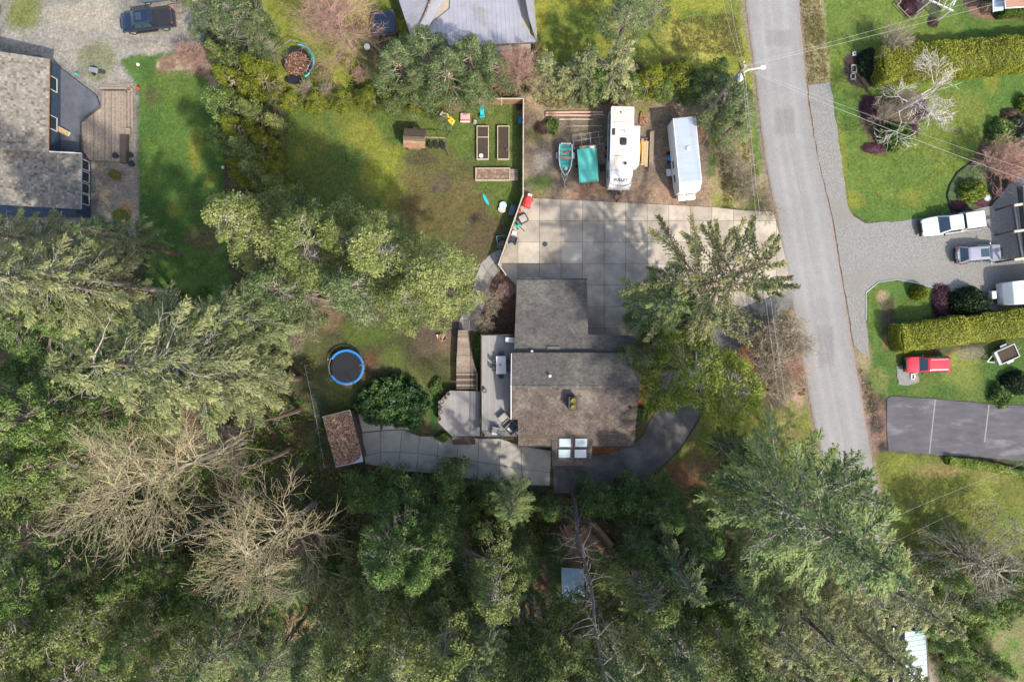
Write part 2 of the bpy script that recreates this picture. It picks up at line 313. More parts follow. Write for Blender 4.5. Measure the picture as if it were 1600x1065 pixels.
region([(745, 405), (800, 430), (808, 440), (806, 520), (752, 522), (742, 500)], (.075, .052, .035), (.12, .07, .045), 8, 6); blob(792, 440, 16, (.2, .11, .07), .9, 26); blob(748, 545, 8, (.05, .11, .015), .9, 22)
# --- front yard east of the house, drive island
region([(985, 520), (1150, 540), (1262, 470), (1300, 760), (1200, 800), (1040, 790), (985, 700)], (.13, .14, .018), (.16, .13, .045), 10, 8)
blob(1170, 650, 80, (.24, .21, .025), .95, 50, .5); blob(1230, 640, 26, (.26, .2, .06), .8, 40); blob(1245, 640, 12, (.10, .13, .02), .8, 40); blob(1085, 740, 44, (.17, .105, .05), .9, 26); blob(1060, 700, 26, (.12, .12, .02), .8, 40); blob(1060, 745, 30, (.17, .08, .04), .8); blob(1100, 690, 26, (.15, .15, .02), .8)
blob(1215, 560, 55, (.24, .185, .125), .9, 62); blob(1170, 558, 20, (.42, .12, .05), 1, 24, .4); blob(1012, 545, 16, (.35, .12, .04), .9, 30); blob(1003, 665, 14, (.1, .07, .04), .8, 30); blob(1200, 500, 34, (.2, .16, .10), .8, 26); blob(1250, 560, 12, (.3, .2, .14), .9, 80)
region([(925, 696), (990, 696), (985, 703), (950, 710), (925, 712)], (.28, .10, .035), (.2, .075, .03), 3, 1, n2)
region([(994, 612), (1006, 616), (1004, 634), (994, 636)], (.3, .1, .03), None, 3, 1)
# --- right side verge and lawns
region([(1248, -60), (1286, -60), (1298, 130), (1262, 132), (1255, 60)], STR, (.15, .14, .05), 5, 3)
region([(1283, -60), (1640, -60), (1640, 330), (1560, 300), (1480, 335), (1440, 352), (1360, 348), (1326, 330), (1298, 128)], G, (.10, .145, .016), 3, 2, n3)
blob(1440, 20, 50, (.09, .14, .018), .7, 26); blob(1340, 60, 28, (.07, .12, .02), .5); blob(1310, 250, 14, YG, .8, 60); blob(1335, 310, 18, YG, .9, 16); blob(1420, 310, 24, YG, .6, 18); blob(1350, 275, 26, (.09, .14, .015), .7); blob(1500, 175, 50, (.12, .155, .02), .8, 40); blob(1550, 130, 14, YG, .8, 20); blob(1460, 225, 26, (.10, .14, .016), .6); blob(1400, 270, 60, (.05, .11, .014), .5, 30)
region([(1320, 85), (1340, 80), (1370, 95), (1372, 125), (1355, 140), (1330, 132), (1318, 112)], (.07, .05, .045), (.04, .03, .025), 4, 3)
region([(1340, 160), (1360, 152), (1400, 150), (1440, 140), (1450, 170), (1432, 205), (1410, 235), (1380, 242), (1360, 228), (1345, 195)], (.09, .07, .045), (.06, .05, .035), 4, 4)
region([(1640, 150), (1600, 155), (1560, 190), (1530, 225), (1520, 250), (1495, 270), (1482, 295), (1488, 332), (1550, 322), (1640, 290)], (.05, .04, .028), (.08, .06, .04), 3, 2)
region([(1483, 290), (1500, 265), (1530, 250), (1545, 290), (1530, 320), (1488, 334)], (.06, .10, .03), None, 3, 1)
region([(1500, -60), (1505, 5), (1520, 28), (1560, 30), (1640, 32), (1640, -60)], (.18, .11, .075), (.07, .05, .04), 4, 2)
region([(1402, -60), (1440, -60), (1450, 8), (1424, 30), (1402, 8)], (.06, .045, .04), (.1, .08, .07), 2, 2)
region([(1462, -60), (1478, -60), (1470, 20), (1460, 42), (1450, 34)], (.07, .05, .045), (.04, .07, .02), 2, 2)
region([(1352, 455), (1372, 441), (1402, 437), (1440, 445), (1462, 452), (1460, 490), (1420, 505), (1405, 520), (1402, 545), (1380, 555), (1358, 550)], G, (.075, .12, .015), 2, 1)
region([(1374, 466), (1396, 462), (1402, 520), (1404, 548), (1380, 552)], (.085, .065, .04), (.05, .055, .02), 8, 4); blob(1378, 462, 11, (.24, .17, .1), .9); blob(1385, 535, 7, (.18, .15, .05), .8, 14)
region([(1340, 552), (1400, 545), (1480, 560), (1540, 540), (1640, 520), (1640, 650), (1520, 628), (1430, 618), (1392, 620), (1360, 610)], (.075, .115, .018), (.05, .10, .014), 6, 3)
blob(1350, 560, 16, (.22, .17, .09), .9, 30); blob(1375, 590, 20, (.12, .14, .03), .8, 24); blob(1500, 560, 26, (.19, .18, .03), .8, 16); blob(1520, 552, 30, (.15, .13, .1), .7, 10); blob(1500, 590, 40, (.13, .16, .02), .7, 18); blob(1560, 590, 30, (.045, .10, .014), .6)
region([(1335, 560), (1352, 590), (1362, 620), (1390, 650), (1384, 700), (1366, 780), (1350, 760), (1345, 650)], (.17, .10, .075), (.12, .09, .075), 6, 4); blob(1365, 632, 14, (.05, .042, .038), .9, 14); blob(1370, 662, 13, (.05, .042, .038), .9, 16); blob(1378, 700, 7, (.03, .025, .02), .9, 12)
region([(1362, 712), (1392, 704), (1480, 715), (1640, 755), (1640, 870), (1540, 880), (1460, 900), (1390, 880), (1360, 790)], (.095, .115, .015), (.13, .125, .02), 6, 5)
blob(1410, 730, 24, YG, .8, 18); blob(1470, 735, 50, (.19, .14, .05), .8, 14); blob(1500, 790, 60, (.13, .14, .018), .7, 30); blob(1550, 745, 34, (.18, .14, .04), .8, 14); blob(1405, 820, 16, (.13, .17, .02), .8, 26); blob(1540, 770, 16, (.14, .17, .02), .8, 26); blob(1470, 830, 50, (.075, .11, .012), .7, 30); blob(1590, 830, 30, (.1, .14, .015), .7, 50)
region([(1540, 985), (1640, 950), (1640, 1130), (1590, 1130), (1560, 1030)], (.16, .15, .06), (.09, .14, .02), 8, 6, n4)
# --- openings in the wood
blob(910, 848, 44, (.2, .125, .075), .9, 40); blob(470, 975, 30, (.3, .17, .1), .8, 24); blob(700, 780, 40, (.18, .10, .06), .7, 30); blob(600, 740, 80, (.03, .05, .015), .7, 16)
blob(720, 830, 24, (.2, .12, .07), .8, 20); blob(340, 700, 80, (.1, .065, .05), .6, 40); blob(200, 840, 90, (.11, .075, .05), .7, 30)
col *= (1+(n2-.5)[..., None]*.5)*(1+(fbm(PX, PY, 1/4., 40)-.5)[..., None]*.35)
rd_ = sdf(PX, PY, [(1161, -120), (1163, 0), (1178, 100), (1186, 180), (1197, 260), (1213, 340), (1232, 440), (1249, 540), (1263, 620), (1280, 700), (1310, 820), (1345, 940), (1390, 1080), (1465, 1080), (1425, 960), (1390, 840), (1362, 720), (1346, 620), (1330, 530), (1316, 440), (1300, 340), (1278, 250), (1264, 170), (1256, 90), (1248, 0), (1243, -120)])+(n4-.5)*9+(n2-.5)*5
mixc(sm(rd_, -8, -3)*.85, (.20, .155, .115))
lum = (col*[.3, .6, .1]).sum(-1, keepdims=True); col = col*.92+lum*.08; grn = (col[..., 1:2] > col[..., 0:1]*1.02); olv = (~grn) & (col[..., 1:2] > col[..., 2:3]*3) & (col[..., 1:2] > .06); col = np.where(olv, col*[.86, 1.0, 1.0], col); col = np.where(grn, col*[1.03, 1.0, 1.2], col); col = np.clip(col, .004, .8)
far = (np.abs(GX) > 60) | (np.abs(GY) > 42)
lawnish = col[..., 1] > .09
GZ = np.where(far, -.03, -.02+(n2-.5)*.03)-0.012
ny, nx = GX.shape
V = np.stack([GX, GY, GZ], -1).reshape(-1, 3)
I = np.arange(ny*nx).reshape(ny, nx); F = np.stack([I[:-1, :-1], I[:-1, 1:], I[1:, 1:], I[1:, :-1]], -1).reshape(-1, 4)
mg = bpy.data.materials.new('ground_cover'); mg.use_nodes = True; N = mg.node_tree.nodes; L = mg.node_tree.links; b = N['Principled BSDF']
b.inputs['Roughness'].default_value = .95; b.inputs['Specular IOR Level'].default_value = .15
at = N.new('ShaderNodeAttribute'); at.attribute_name = 'cover'; geo = N.new('ShaderNodeNewGeometry')
out = at.outputs['Color']
for sc, a0, a1, det in ((3.5, .55, 1.5, 8), (14, .6, 1.45, 6)):
    n = N.new('ShaderNodeTexNoise'); n.inputs['Scale'].default_value = sc; n.inputs['Detail'].default_value = det; n.inputs['Roughness'].default_value = .75; L.new(geo.outputs['Position'], n.inputs['Vector'])
    mr = N.new('ShaderNodeMapRange'); mr.inputs['From Min'].default_value = .3; mr.inputs['From Max'].default_value = .7; mr.inputs['To Min'].default_value = a0; mr.inputs['To Max'].default_value = a1; L.new(n.outputs[0], mr.inputs['Value'])
    vm = N.new('ShaderNodeVectorMath'); vm.operation = 'SCALE'; L.new(out, vm.inputs[0]); L.new(mr.outputs[0], vm.inputs['Scale']); out = vm.outputs[0]
L.new(out, b.inputs['Base Color'])
bp = N.new('ShaderNodeBump'); bp.inputs['Distance'].default_value = .05; bp.inputs['Strength'].default_value = .9; L.new(n.outputs[0], bp.inputs['Height']); L.new(bp.outputs[0], b.inputs['Normal'])
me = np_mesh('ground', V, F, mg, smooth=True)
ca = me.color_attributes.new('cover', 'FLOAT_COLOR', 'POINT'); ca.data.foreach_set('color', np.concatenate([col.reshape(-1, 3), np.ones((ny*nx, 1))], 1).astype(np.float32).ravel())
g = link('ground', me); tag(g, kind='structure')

# ---------------------------------------------------------------- sheets
def dens(poly, step=10, jit=1.0, seed=0, closed=True):
    r = random.Random(seed); out = []
    n = len(poly)
    for i in range(n if closed else n-1):
        a = poly[i]; c = poly[(i+1) % n]; L_ = math.hypot(c[0]-a[0], c[1]-a[1]); k = max(1, int(L_/step))
        for j in range(k):
            t = j/k; out.append((a[0]+(c[0]-a[0])*t+(r.uniform(-jit, jit) if j else 0), a[1]+(c[1]-a[1])*t+(r.uniform(-jit, jit) if j else 0)))
    return out
def W(poly): return [tuple(P(x, y)[:2]) for x, y in poly]
def sheet(name, poly, z, mt, jit=1.0, step=9, seed=0, parent=None):
    mb = MB(); mb.prism(W(dens(poly, step, jit, seed)), z-.12, z); o = mb.build(name, mt, parent)
    if not parent: tag(o, kind='structure')
    return o
road_l = [(1161, -120), (1163, 0), (1178, 100), (1186, 180), (1197, 260), (1213, 340), (1232, 440), (1249, 540), (1263, 620), (1280, 700), (1310, 820), (1345, 940), (1390, 1080), (1420, 1180)]
road_r = [(1243, -120), (1248, 0), (1256, 90), (1264, 170), (1278, 250), (1300, 340), (1316, 440), (1330, 530), (1346, 620), (1362, 720), (1390, 840), (1425, 960), (1465, 1080), (1500, 1180)]
def road_mesh():
    ys_ = np.arange(-110, 1170, 4.0); A_ = np.array(road_l, float); B_ = np.array(road_r, float)
    xl = np.interp(ys_, A_[:, 1], A_[:, 0]); xr = np.interp(ys_, B_[:, 1], B_[:, 0])
    for _ in range(3): xl[6:-6] = np.convolve(xl, np.ones(13)/13, 'same')[6:-6]; xr[6:-6] = np.convolve(xr, np.ones(13)/13, 'same')[6:-6]
    r_ = np.random.default_rng(4); xl += r_.normal(size=len(ys_))*.5; xr += r_.normal(size=len(ys_))*.5
    u = np.linspace(0, 1, 37); X = xl[:, None]*(1-u)+xr[:, None]*u; Y = np.repeat(ys_[:, None], 37, 1)
    base = np.full(X.shape, .235); tr = np.exp(-((u-.27)/.06)**2)+np.exp(-((u-.47)/.05)**2)*.8+np.exp(-((u-.72)/.07)**2)
    base = base*(1+.13*tr[None]*(.6+.8*fbm(u[None]*40+0*Y, Y, 1/90, 60)))*(1+.28*(fbm(u[None]*60+0*Y, Y, 1/70, 61)-.5))*(1+.12*(fbm(X, Y, 1/6, 62)-.5))
    seam = np.exp(-((u-.5+.02*np.sin(Y/60))/.012)**2); base = base*(1-.14*seam)
    c = base[..., None]*np.array([1.02, 1.0, .965]); ed = np.clip(1-np.minimum(u, 1-u)/.075, 0, 1)[None]*np.clip(.35+1.3*fbm(X, Y, 1/14, 64), 0, 1)
    c = c*(1-ed[..., None]*.75)+np.array([.215, .165, .13])*ed[..., None]*.75
    for (px_, py_, w_, h_) in ((1225, 190, 16, 20), (1290, 540, 12, 30), (1215, 60, 20, 12)): m_ = sm(-np.maximum(abs(X-px_)/w_, abs(Y-py_)/h_), -1.05, -.95)[..., None]; c = c*(1-m_*.14)
    V_ = np.stack([(X-800)*S, (532.5-Y)*S, .05-.05*np.clip(1-np.minimum(u, 1-u)/.03, 0, 1)[None]**2+0*X], -1).reshape(-1, 3); n_ = 37; k_ = len(ys_); I_ = np.arange(n_*k_).reshape(k_, n_)
    F_ = np.stack([I_[:-1, :-1], I_[1:, :-1], I_[1:, 1:], I_[:-1, 1:]], -1).reshape(-1, 4)
    mr_ = mg.copy(); mr_.name = 'road_surface'
    for nd in mr_.node_tree.nodes:
        if nd.type == 'MAP_RANGE': nd.inputs['To Min'].default_value = .84; nd.inputs['To Max'].default_value = 1.14
        if nd.type == 'TEX_NOISE': nd.inputs['Scale'].default_value *= 1.6
        if nd.type == 'BUMP': nd.inputs['Distance'].default_value = .012
    me_ = np_mesh('road', V_, F_, mr_, smooth=True); ca_ = me_.color_attributes.new('cover', 'FLOAT_COLOR', 'POINT'); ca_.data.foreach_set('color', np.concatenate([c.reshape(-1, 3), np.ones((n_*k_, 1))], 1).astype(np.float32).ravel())
    tag(link('road', me_), kind='structure')
road_mesh()
# gravel driveway across the road
sheet('gravel_driveway', [(1262, 133), (1297, 128), (1312, 230), (1324, 320), (1334, 338), (1352, 349), (1400, 346), (1480, 335), (1550, 322), (1590, 270), (1660, 270), (1660, 482), (1560, 490), (1500, 460), (1464, 452), (1440, 445), (1402, 437), (1372, 441), (1354, 455), (1353, 500), (1358, 550), (1350, 556), (1334, 540), (1316, 430), (1300, 335), (1278, 245), (1266, 170)], .03, M['gravel'], 1.0, 8, 5)
sheet('gravel_pad', [(1400, 572), (1432, 566), (1436, 596), (1418, 602), (1404, 600)], .02, M['gravel'], 1.2, 5, 6)
sheet('asphalt_driveway', [(1386, 622), (1392, 619), (1462, 623), (1545, 631), (1660, 637), (1660, 722), (1590, 719), (1545, 715), (1450, 709), (1388, 704), (1385, 660)], .035, M['asphalt2'], .5, 10, 7)
for x0, y0, x1, y1 in ((1461, 624, 1452, 708), (1545, 632, 1538, 690)):
    mb = MB(); a = P(x0, y0); c = P(x1, y1); n = (c-a).normalized().orthogonal().normalized()*.09
    mb.prism([tuple((a+n)[:2]), tuple((c+n)[:2]), tuple((c-n)[:2]), tuple((a-n)[:2])], .0, .039); o = mb.build('sealant_strip', M['road']); tag(o, kind='structure')
# curved asphalt driveway south-east of the house
inner = [(920, 712), (950, 708), (985, 698), (1005, 680), (1022, 645), (1045, 610), (1080, 560), (1120, 512), (1160, 470), (1215, 425)]
outer = [(1248, 470), (1190, 512), (1150, 550), (1122, 590), (1102, 632), (1085, 665), (1060, 703), (1020, 742), (990, 757), (940, 768), (866, 770)]
sheet('curved_driveway', [(864, 727)]+inner+outer, .03, M['asphalt'], .5, 8, 8)
mb = MB(); ko = [P(x, y) for x, y in [(1149, 551), (1122, 591), (1103, 632), (1086, 666), (1061, 704), (1021, 743)]]
mb.tube([p+Vector((0, 0, .04)) for p in ko], .07, 4); tag(mb.build('kerb', M['joint']), kind='structure')
# ---------------------------------------------------------------- concrete slabs
def clip(poly, cell):
    """clip polygon by convex ccw cell"""
    out = poly
    for i in range(len(cell)):
        a = cell[i]; c = cell[(i+1) % len(cell)]; inp = out; out = []
        if not inp: return []
        side = lambda p: (c[0]-a[0])*(p[1]-a[1])-(c[1]-a[1])*(p[0]-a[0])
        for j in range(len(inp)):
            p = inp[j]; q = inp[(j+1) % len(inp)]; sp = side(p); sq = side(q)
            if sp >= 0: out.append(p)
            if (sp >= 0) != (sq >= 0):
                t = sp/(sp-sq); out.append((p[0]+(q[0]-p[0])*t, p[1]+(q[1]-p[1])*t))
    return out
def area(p): return abs(sum(p[i][0]*p[(i+1) % len(p)][1]-p[(i+1) % len(p)][0]*p[i][1] for i in range(len(p))))/2
def inset_cell(q, g):
    cx = sum(p[0] for p in q)/4; cy = sum(p[1] for p in q)/4
    return [(p[0]+(cx-p[0])/abs(cx-p[0])*g if abs(cx-p[0]) > 1e-6 else p[0], p[1]+(cy-p[1])/abs(cy-p[1])*g if abs(cy-p[1]) > 1e-6 else p[1]) for p in q]
drive = [(819, 309), (880, 312), (1000, 318), (1115, 324), (1160, 329), (1208, 331), (1226, 400), (1236, 450), (1160, 480), (1110, 512), (1050, 540), (985, 540), (920, 540), (805, 540), (806, 445), (786, 425), (781, 413), (800, 360)]
drv = sheet('concrete_driveway', drive, .03, M['joint'], .3, 12, 9)
xs = [775.5]+[809.3+33.65*k for k in range(-0, 14)]; ys = [300, 345, 378.3, 411.8, 445.5, 479, 512.5, 546]
rr = random.Random(2)
for i in range(len(xs)-1):
    for j in range(len(ys)-1):
        cell = inset_cell([(xs[i], ys[j]), (xs[i+1], ys[j]), (xs[i+1], ys[j+1]), (xs[i], ys[j+1])], .28)
        c = clip(drive, cell)
        if len(c) < 3 or area(c) < 20: continue
        mb = MB(); mb.prism(W(c), 0, .05+rr.uniform(-.003, .003)); mb.build('slab', M['concrete'], drv)
pth_T = [(562, 642), (563, 677), (595, 674), (628, 664), (637, 677), (655, 681), (686, 681), (716, 682), (748, 684), (782, 684), (815, 686), (861, 705)]
cT = [(566, 676), (595, 673), (628, 671), (656, 681), (686, 681.5), (716, 682.5), (748, 684), (782, 685), (814, 696), (862, 704)]
cM = [(569, 712), (595, 706), (625, 706), (653, 708), (683, 712), (714, 716), (747, 721), (780, 726), (815, 732), (860, 738)]
cB = [(571, 724), (594, 728), (622, 735), (650, 737), (682, 739), (712, 744), (746, 749), (780, 753), (818, 757), (859, 758)]
path = tag(MB().prism(W([(558, 643), (583, 648), (600, 660), (630, 655), (640, 674)]+cT[3:]+cB[::-1]), -.08, .028).build('concrete_path', M['joint']), kind='structure')
def quad_slab(q, name='slab', mt=None, z=.05, par=None, g=.35):
    cx = sum(p[0] for p in q)/len(q); cy = sum(p[1] for p in q)/len(q)
    q = [(p[0]+(cx-p[0])*g/max(6, math.hypot(cx-p[0], cy-p[1]))*1.4, p[1]+(cy-p[1])*g/max(6, math.hypot(cx-p[0], cy-p[1]))*1.4) for p in q]
    return MB().prism(W(q), 0, z+rr.uniform(-.003, .003)).build(name, mt or M['path_concrete'], par)
for k in range(9):
    quad_slab([cT[k], cT[k+1], cM[k+1], cM[k]], par=path); quad_slab([cM[k], cM[k+1], cB[k+1], cB[k]], par=path)
quad_slab([(559, 643), (583, 648), (594, 664), (595, 672), (566, 675)], par=path); quad_slab([(596, 672), (600, 662), (622, 652), (630, 656), (640, 672), (628, 670)], par=path)
quad_slab([(864, 728), (922, 728), (922, 768), (866, 768)], 'slab', M['asphalt'], .045, drv)
# flagstones on the path west of garage (curving brick walk)
walk = tag(MB().prism(W([(783, 388), (770, 396), (752, 412), (742, 432), (735, 470), (716, 500), (716, 518), (742, 518), (752, 500), (762, 450), (780, 425), (788, 415)]), -.1, .018).build('brick_walk', M['joint']), kind='structure')
for k in range(7):
    t = k/7; t2 = (k+1)/7
    A = [(783, 388), (766, 397), (752, 411), (744, 430), (738, 455), (730, 478), (718, 500), (716, 517)]; B = [(790, 412), (780, 424), (770, 436), (764, 450), (760, 468), (754, 484), (748, 500), (742, 517)]
    for a, c in ((0, .5), (.5, 1)):
        lp = lambda p, q, t: (p[0]+(q[0]-p[0])*t, p[1]+(q[1]-p[1])*t)
        quad_slab([lp(A[k], B[k], a), lp(A[k], B[k], c), lp(A[k+1], B[k+1], c), lp(A[k+1], B[k+1], a)], 'paver', M['stone'], .03, walk)
# boulders edging the beds and the lawn (gravel edge kerb of the island)
mb = MB(); mb.tube([P(x, y, .04) for x, y in [(1353, 500), (1353, 457), (1372, 441), (1402, 436.5), (1440, 444), (1464, 451)]], .07, 5)
tag(mb.build('lawn_edging', M['steel']), kind='structure')
mb = MB(); mb.tube([P(x, y, .04) for x, y in [(1488, 333), (1480, 305), (1484, 290), (1496, 270), (1520, 252)]], .09, 5)
tag(mb.build('bed_edging', M['black']), kind='structure')
# ================================================================ ROOFS
def roof_plane(parent, px3, mt, eave, exposure=.165, width=.24, thick=.12, name='roof', seed=0, child='shingles', lift=.022):
    """px3: list of (px,py,z) corners of a planar roof slope, eave: index of the edge that is the lower eave. Shingle courses climb from it."""
    pts = [P(*p) for p in px3]; n = len(pts)
    a = pts[eave]; c = pts[(eave+1) % n]; u = (c-a).normalized()
    nn = Vector((0, 0, 0))
    for i in range(n): nn += pts[i].cross(pts[(i+1) % n])
    nn.normalize()
    if nn.z < 0: nn = -nn
    v = nn.cross(u).normalized(); cen = sum(pts, Vector())/n
    if v.dot(cen-a) < 0: v = -v
    loc = [((p-a).dot(u), (p-a).dot(v)) for p in pts]
    if sum(loc[i][0]*loc[(i+1) % n][1]-loc[(i+1) % n][0]*loc[i][1] for i in range(n)) < 0: loc = loc[::-1]
    to3 = lambda p, h: a+u*p[0]+v*p[1]+nn*h
    mb = MB(); m = len(loc)
    mb.add([to3(p, -thick) for p in loc]+[to3(p, 0) for p in loc], [tuple(range(m))[::-1], tuple(range(m, 2*m))]+[(i, (i+1) % m, m+(i+1) % m, m+i) for i in range(m)])
    ro = mb.build(name, mt, parent)
    u0 = min(p[0] for p in loc); u1 = max(p[0] for p in loc); v0 = min(p[1] for p in loc); v1 = max(p[1] for p in loc)
    r = random.Random(seed); mb = MB(); k = 0; vv = v0-.001
    while vv < v1:
        uu = u0-r.random()*width
        while uu < u1:
            w = width*r.uniform(.8, 1.2); e = r.uniform(-.02, .02)
            q = clip(loc, [(uu+.006, vv+e), (uu+w-.006, vv+e), (uu+w-.006, vv+exposure), (uu+.006, vv+exposure)])
            if len(q) >= 3 and area(q) > .004:
                mb.cur = min(1, max(0, r.gauss(.5, .22)))
                t = lambda p: lift*(1-(p[1]-vv)/exposure)+.004+mb.cur*.004
                vs = [to3(p, t(p)) for p in q]; k2 = len(q)
                fs = [tuple(range(k2))]
                lo = [i for i in range(k2) if q[i][1] < vv+e+.01]
                if len(lo) >= 2:
                    i0, i1 = lo[0], lo[-1]
                    vs += [to3(q[i0], 0), to3(q[i1], 0)]; fs.append((i0, i1, k2+1, k2))
                mb.add(vs, fs)
            uu += w
        vv += exposure; k += 1
    me = mb.mesh(child, mt, recalc=False); o = link(child, me, ro); o['kind'] = 'stuff'
    return ro
def wall_box(parent, px, z0, z1, mt, name='wall'):
    return MB().prism([tuple(P(x, y)[:2]) for x, y in px], z0, z1).build(name, mt, parent)
def window(parent, cx, cy, cz, w, h, rz, frame=M['white']):
    f = MB(); f.box(0, -.02, -h/2, w, .08, .07); f.box(0, -.02, h/2-.07, w, .08, .07); f.box(-w/2+.035, -.02, -h/2+.07, .07, .08, h-.14); f.box(w/2-.035, -.02, -h/2+.07, .07, .08, h-.14)
    fo = f.build('window', frame, parent, (cx, cy, cz), rz)
    MB().box(0, 0, -h/2+.07, w-.14, .03, h-.14).build('pane', M['glass'], fo)
def U(px, z0, py, z): return (px, py, z)
# ---------------------------------------------------------------- main house
house = thing('house', 'long grey shingle roofed house with four skylights in the middle of the picture', 'house', P(880, 570))
hp = house
def PH(x, y, h): return P(x, y, h)-Vector(house.location)
_P = P
def in_house(fn):
    global P
    loc = Vector(house.location)
    old = P
    def P2(x, y, h=0.0): return _P(x, y, h)-Vector((loc.x, loc.y, 0))
    P = P2
    fn(); P = old
def _house():
    zE, zT = 2.7, 4.5
    zz = lambda y: zE+(zT-zE)*(y-437)/(550-437)
    roof_plane(hp, [(808, 437, zE), (917, 437, zE), (919, 523, zz(523)), (1006, 524, zz(524)), (1006, 551, zT), (803, 551, zT)], M['shingle'], 0, seed=1)
    roof_plane(hp, [(801, 551, 4.9), (1000, 551, 4.9), (1000, 603, 5.7), (800, 602, 5.7)], M['shingle'], 0, seed=2)
    zs = lambda y: 5.7-(y-602)*.0155
    roof_plane(hp, [(810, 696, zs(696)), (862, 696, zs(696)), (926, 696, zs(696)), (990, 696, zs(696)), (996, 640, zs(640)), (1000, 603, zs(603)), (800, 602, zs(602)), (800, 655, zs(655)), (809, 655, zs(655))], M['shingle_brown'], 0, seed=3)
    g_ = np.random.default_rng(3); Vd = []; Fd = []; Td = []
    for k_ in range(1500):
        yy = 696-abs(g_.normal())*28; xx = g_.uniform(803, 994)
        if yy < 604 or (xx < 811 and yy > 654) or (860 < xx < 928 and yy > 680): continue
        q = P(xx, yy, zs(yy)+.035); a_ = g_.uniform(0, 6.3); s_ = g_.uniform(.03, .11); b_ = len(Vd)
        for kk in range(4): dx, dy = s_*math.cos(a_+kk*1.57)*(1 if kk % 2 else .4), s_*math.sin(a_+kk*1.57)*(1 if kk % 2 else .4); Vd.append((q.x+dx, q.y+dy, q.z+dy*.24))
        Fd.append((b_, b_+1, b_+2, b_+3)); Td.append(g_.random())
    M['needles'] = leafmat('roof_needle_debris', (.07, .035, .02), (.18, .11, .07), (.26, .2, .12), .05, .95)
    o_ = link('needle_debris', np_mesh('needle_debris', Vd, Fd, M['needles'], Td), hp); o_['kind'] = 'stuff'
    MB().tube([P(811, 697, zs(696)-.05), P(861, 697, zs(696)-.05)], .07, 6).build('gutter', M['dkmetal'], hp); MB().tube([P(927, 697, zs(696)-.05), P(990, 697, zs(696)-.05)], .07, 6).build('gutter', M['dkmetal'], hp)
    # ridge cap
    mb = MB(); a = P(800, 602.5, 5.7); c = P(1000, 603, 5.7)
    k = int((c-a).length/.3)
    for i in range(k):
        mb.cur = random.random(); p = a+(c-a)*((i+.5)/k); mb.add([p+Vector((-.15, -.14, -.03)), p+Vector((.14, -.14, -.03)), p+Vector((.14, 0, .05)), p+Vector((-.15, 0, .06)), p+Vector((.14, .14, -.03)), p+Vector((-.15, .14, -.03))], [(0, 1, 2, 3), (3, 2, 4, 5)])
    mb.build('ridge_cap', M['shingle'], hp)
    # skylight porch
    zp = zs(696); za, zb = zs(684)+.10, zp-.25
    pr = roof_plane(hp, [(863, 727, zb), (924, 727, zb), (926, 683, za), (862, 683, za)], M['shingle_brown'], 0, seed=4)
    for (x0, y0, x1, y1) in ((874, 685, 892, 697.5), (899, 685, 917, 697.5), (873, 702, 891, 714.5), (898, 702, 916, 714.5)):
        z = lambda y: za+(zb-za)*(y-683)/44+.05
        f = MB(); pts = [P(x0-1.6, y0-1.2, z(y0)), P(x1+1.6, y0-1.2, z(y0)), P(x1+1.6, y1+1.4, z(y1)), P(x0-1.6, y1+1.4, z(y1))]
        d = Vector((0, 0, .1)); f.add(pts+[p+d for p in pts], [(0, 1, 2, 3), (7, 6, 5, 4), (0, 1, 5, 4), (1, 2, 6, 5), (2, 3, 7, 6), (3, 0, 4, 7)])
        fo = f.build('skylight', M['dkmetal'], hp)
        pts = [P(x0, y0, z(y0)+.1), P(x1, y0, z(y0)+.1), P(x1, y1, z(y1)+.1), P(x0, y1, z(y1)+.1)]
        d = Vector((0, 0, .03)); MB().add(pts+[p+d for p in pts], [(0, 1, 2, 3), (7, 6, 5, 4), (0, 1, 5, 4), (1, 2, 6, 5), (2, 3, 7, 6), (3, 0, 4, 7)]).build('pane', M['skylight'], fo)
    for x in (866, 921): p = P(x, 722, 3.6); MB().box(p.x, p.y, 0, .16, .16, 3.5).build('post', M['wood_dark'], hp)
    # chimney
    p = P(895, 630, 6.2); ch = MB(); ch.box(p.x, p.y, 4.8, .75, 1.15, 1.7); co = ch.build('chimney', M['brick'], hp, bevel=.02)
    MB().box(p.x, p.y, 6.5, .85, 1.25, .08).build('chimney_cap', M['brick'], co)
    for dy in (.3, -.3): MB().lathe(p.x, p.y+dy, [(.16, 6.58), (.2, 6.8), (.15, 6.8), (.14, 6.7)], 14).build('flue', M['moss'], co)
    # vents
    for (x, y, z) in ((831, 549, 4.5), (859, 587, 5.5), (986, 638, 5.2)):
        p = P(x, y, z); MB().lathe(p.x, p.y, [(.12, z-.1), (.1, z+.25), (.14, z+.26), (.14, z+.32), (.02, z+.36)], 12).build('roof_vent', M['white'] if x < 980 else M['black'], hp)
    a = P(866, 550.5, 4.7); MB().box(a.x, a.y, 4.62, 1.0, .14, .1).build('flashing', M['white'], hp)
    p = P(865, 545, 4.5); MB().box(p.x, p.y, 4.47, 1.2, .5, .03).build('patch', M['shingle'], hp)
    # gutters
    mb = MB(); mb.tube([P(808, 435.8, 2.62), P(917, 435.8, 2.62)], .07, 6); mb.build('gutter', M['dkmetal'], hp)
    mb = MB(); mb.tube([P(801, 549.8, 4.8), P(985, 549.8, 4.8)], .06, 6); mb.build('gutter', M['black'], hp)
    mb = MB(); mb.tube([P(799.3, 552, 4.85), P(798.6, 602, 5.62), P(798.6, 655, 4.85)], .06, 4); mb.build('fascia', M['white'], hp)
    for x in (826, 840): p = P(x, 435.2, 2.7); MB().box(p.x, p.y+.05, 2.4, .5, .1, .12).build('eave_lamp', M['white'], hp)
    # walls
    wall_box(hp, [(813, 445), (912, 445), (912, 535), (813, 535)], 0, 2.5, M['wood_dark'])
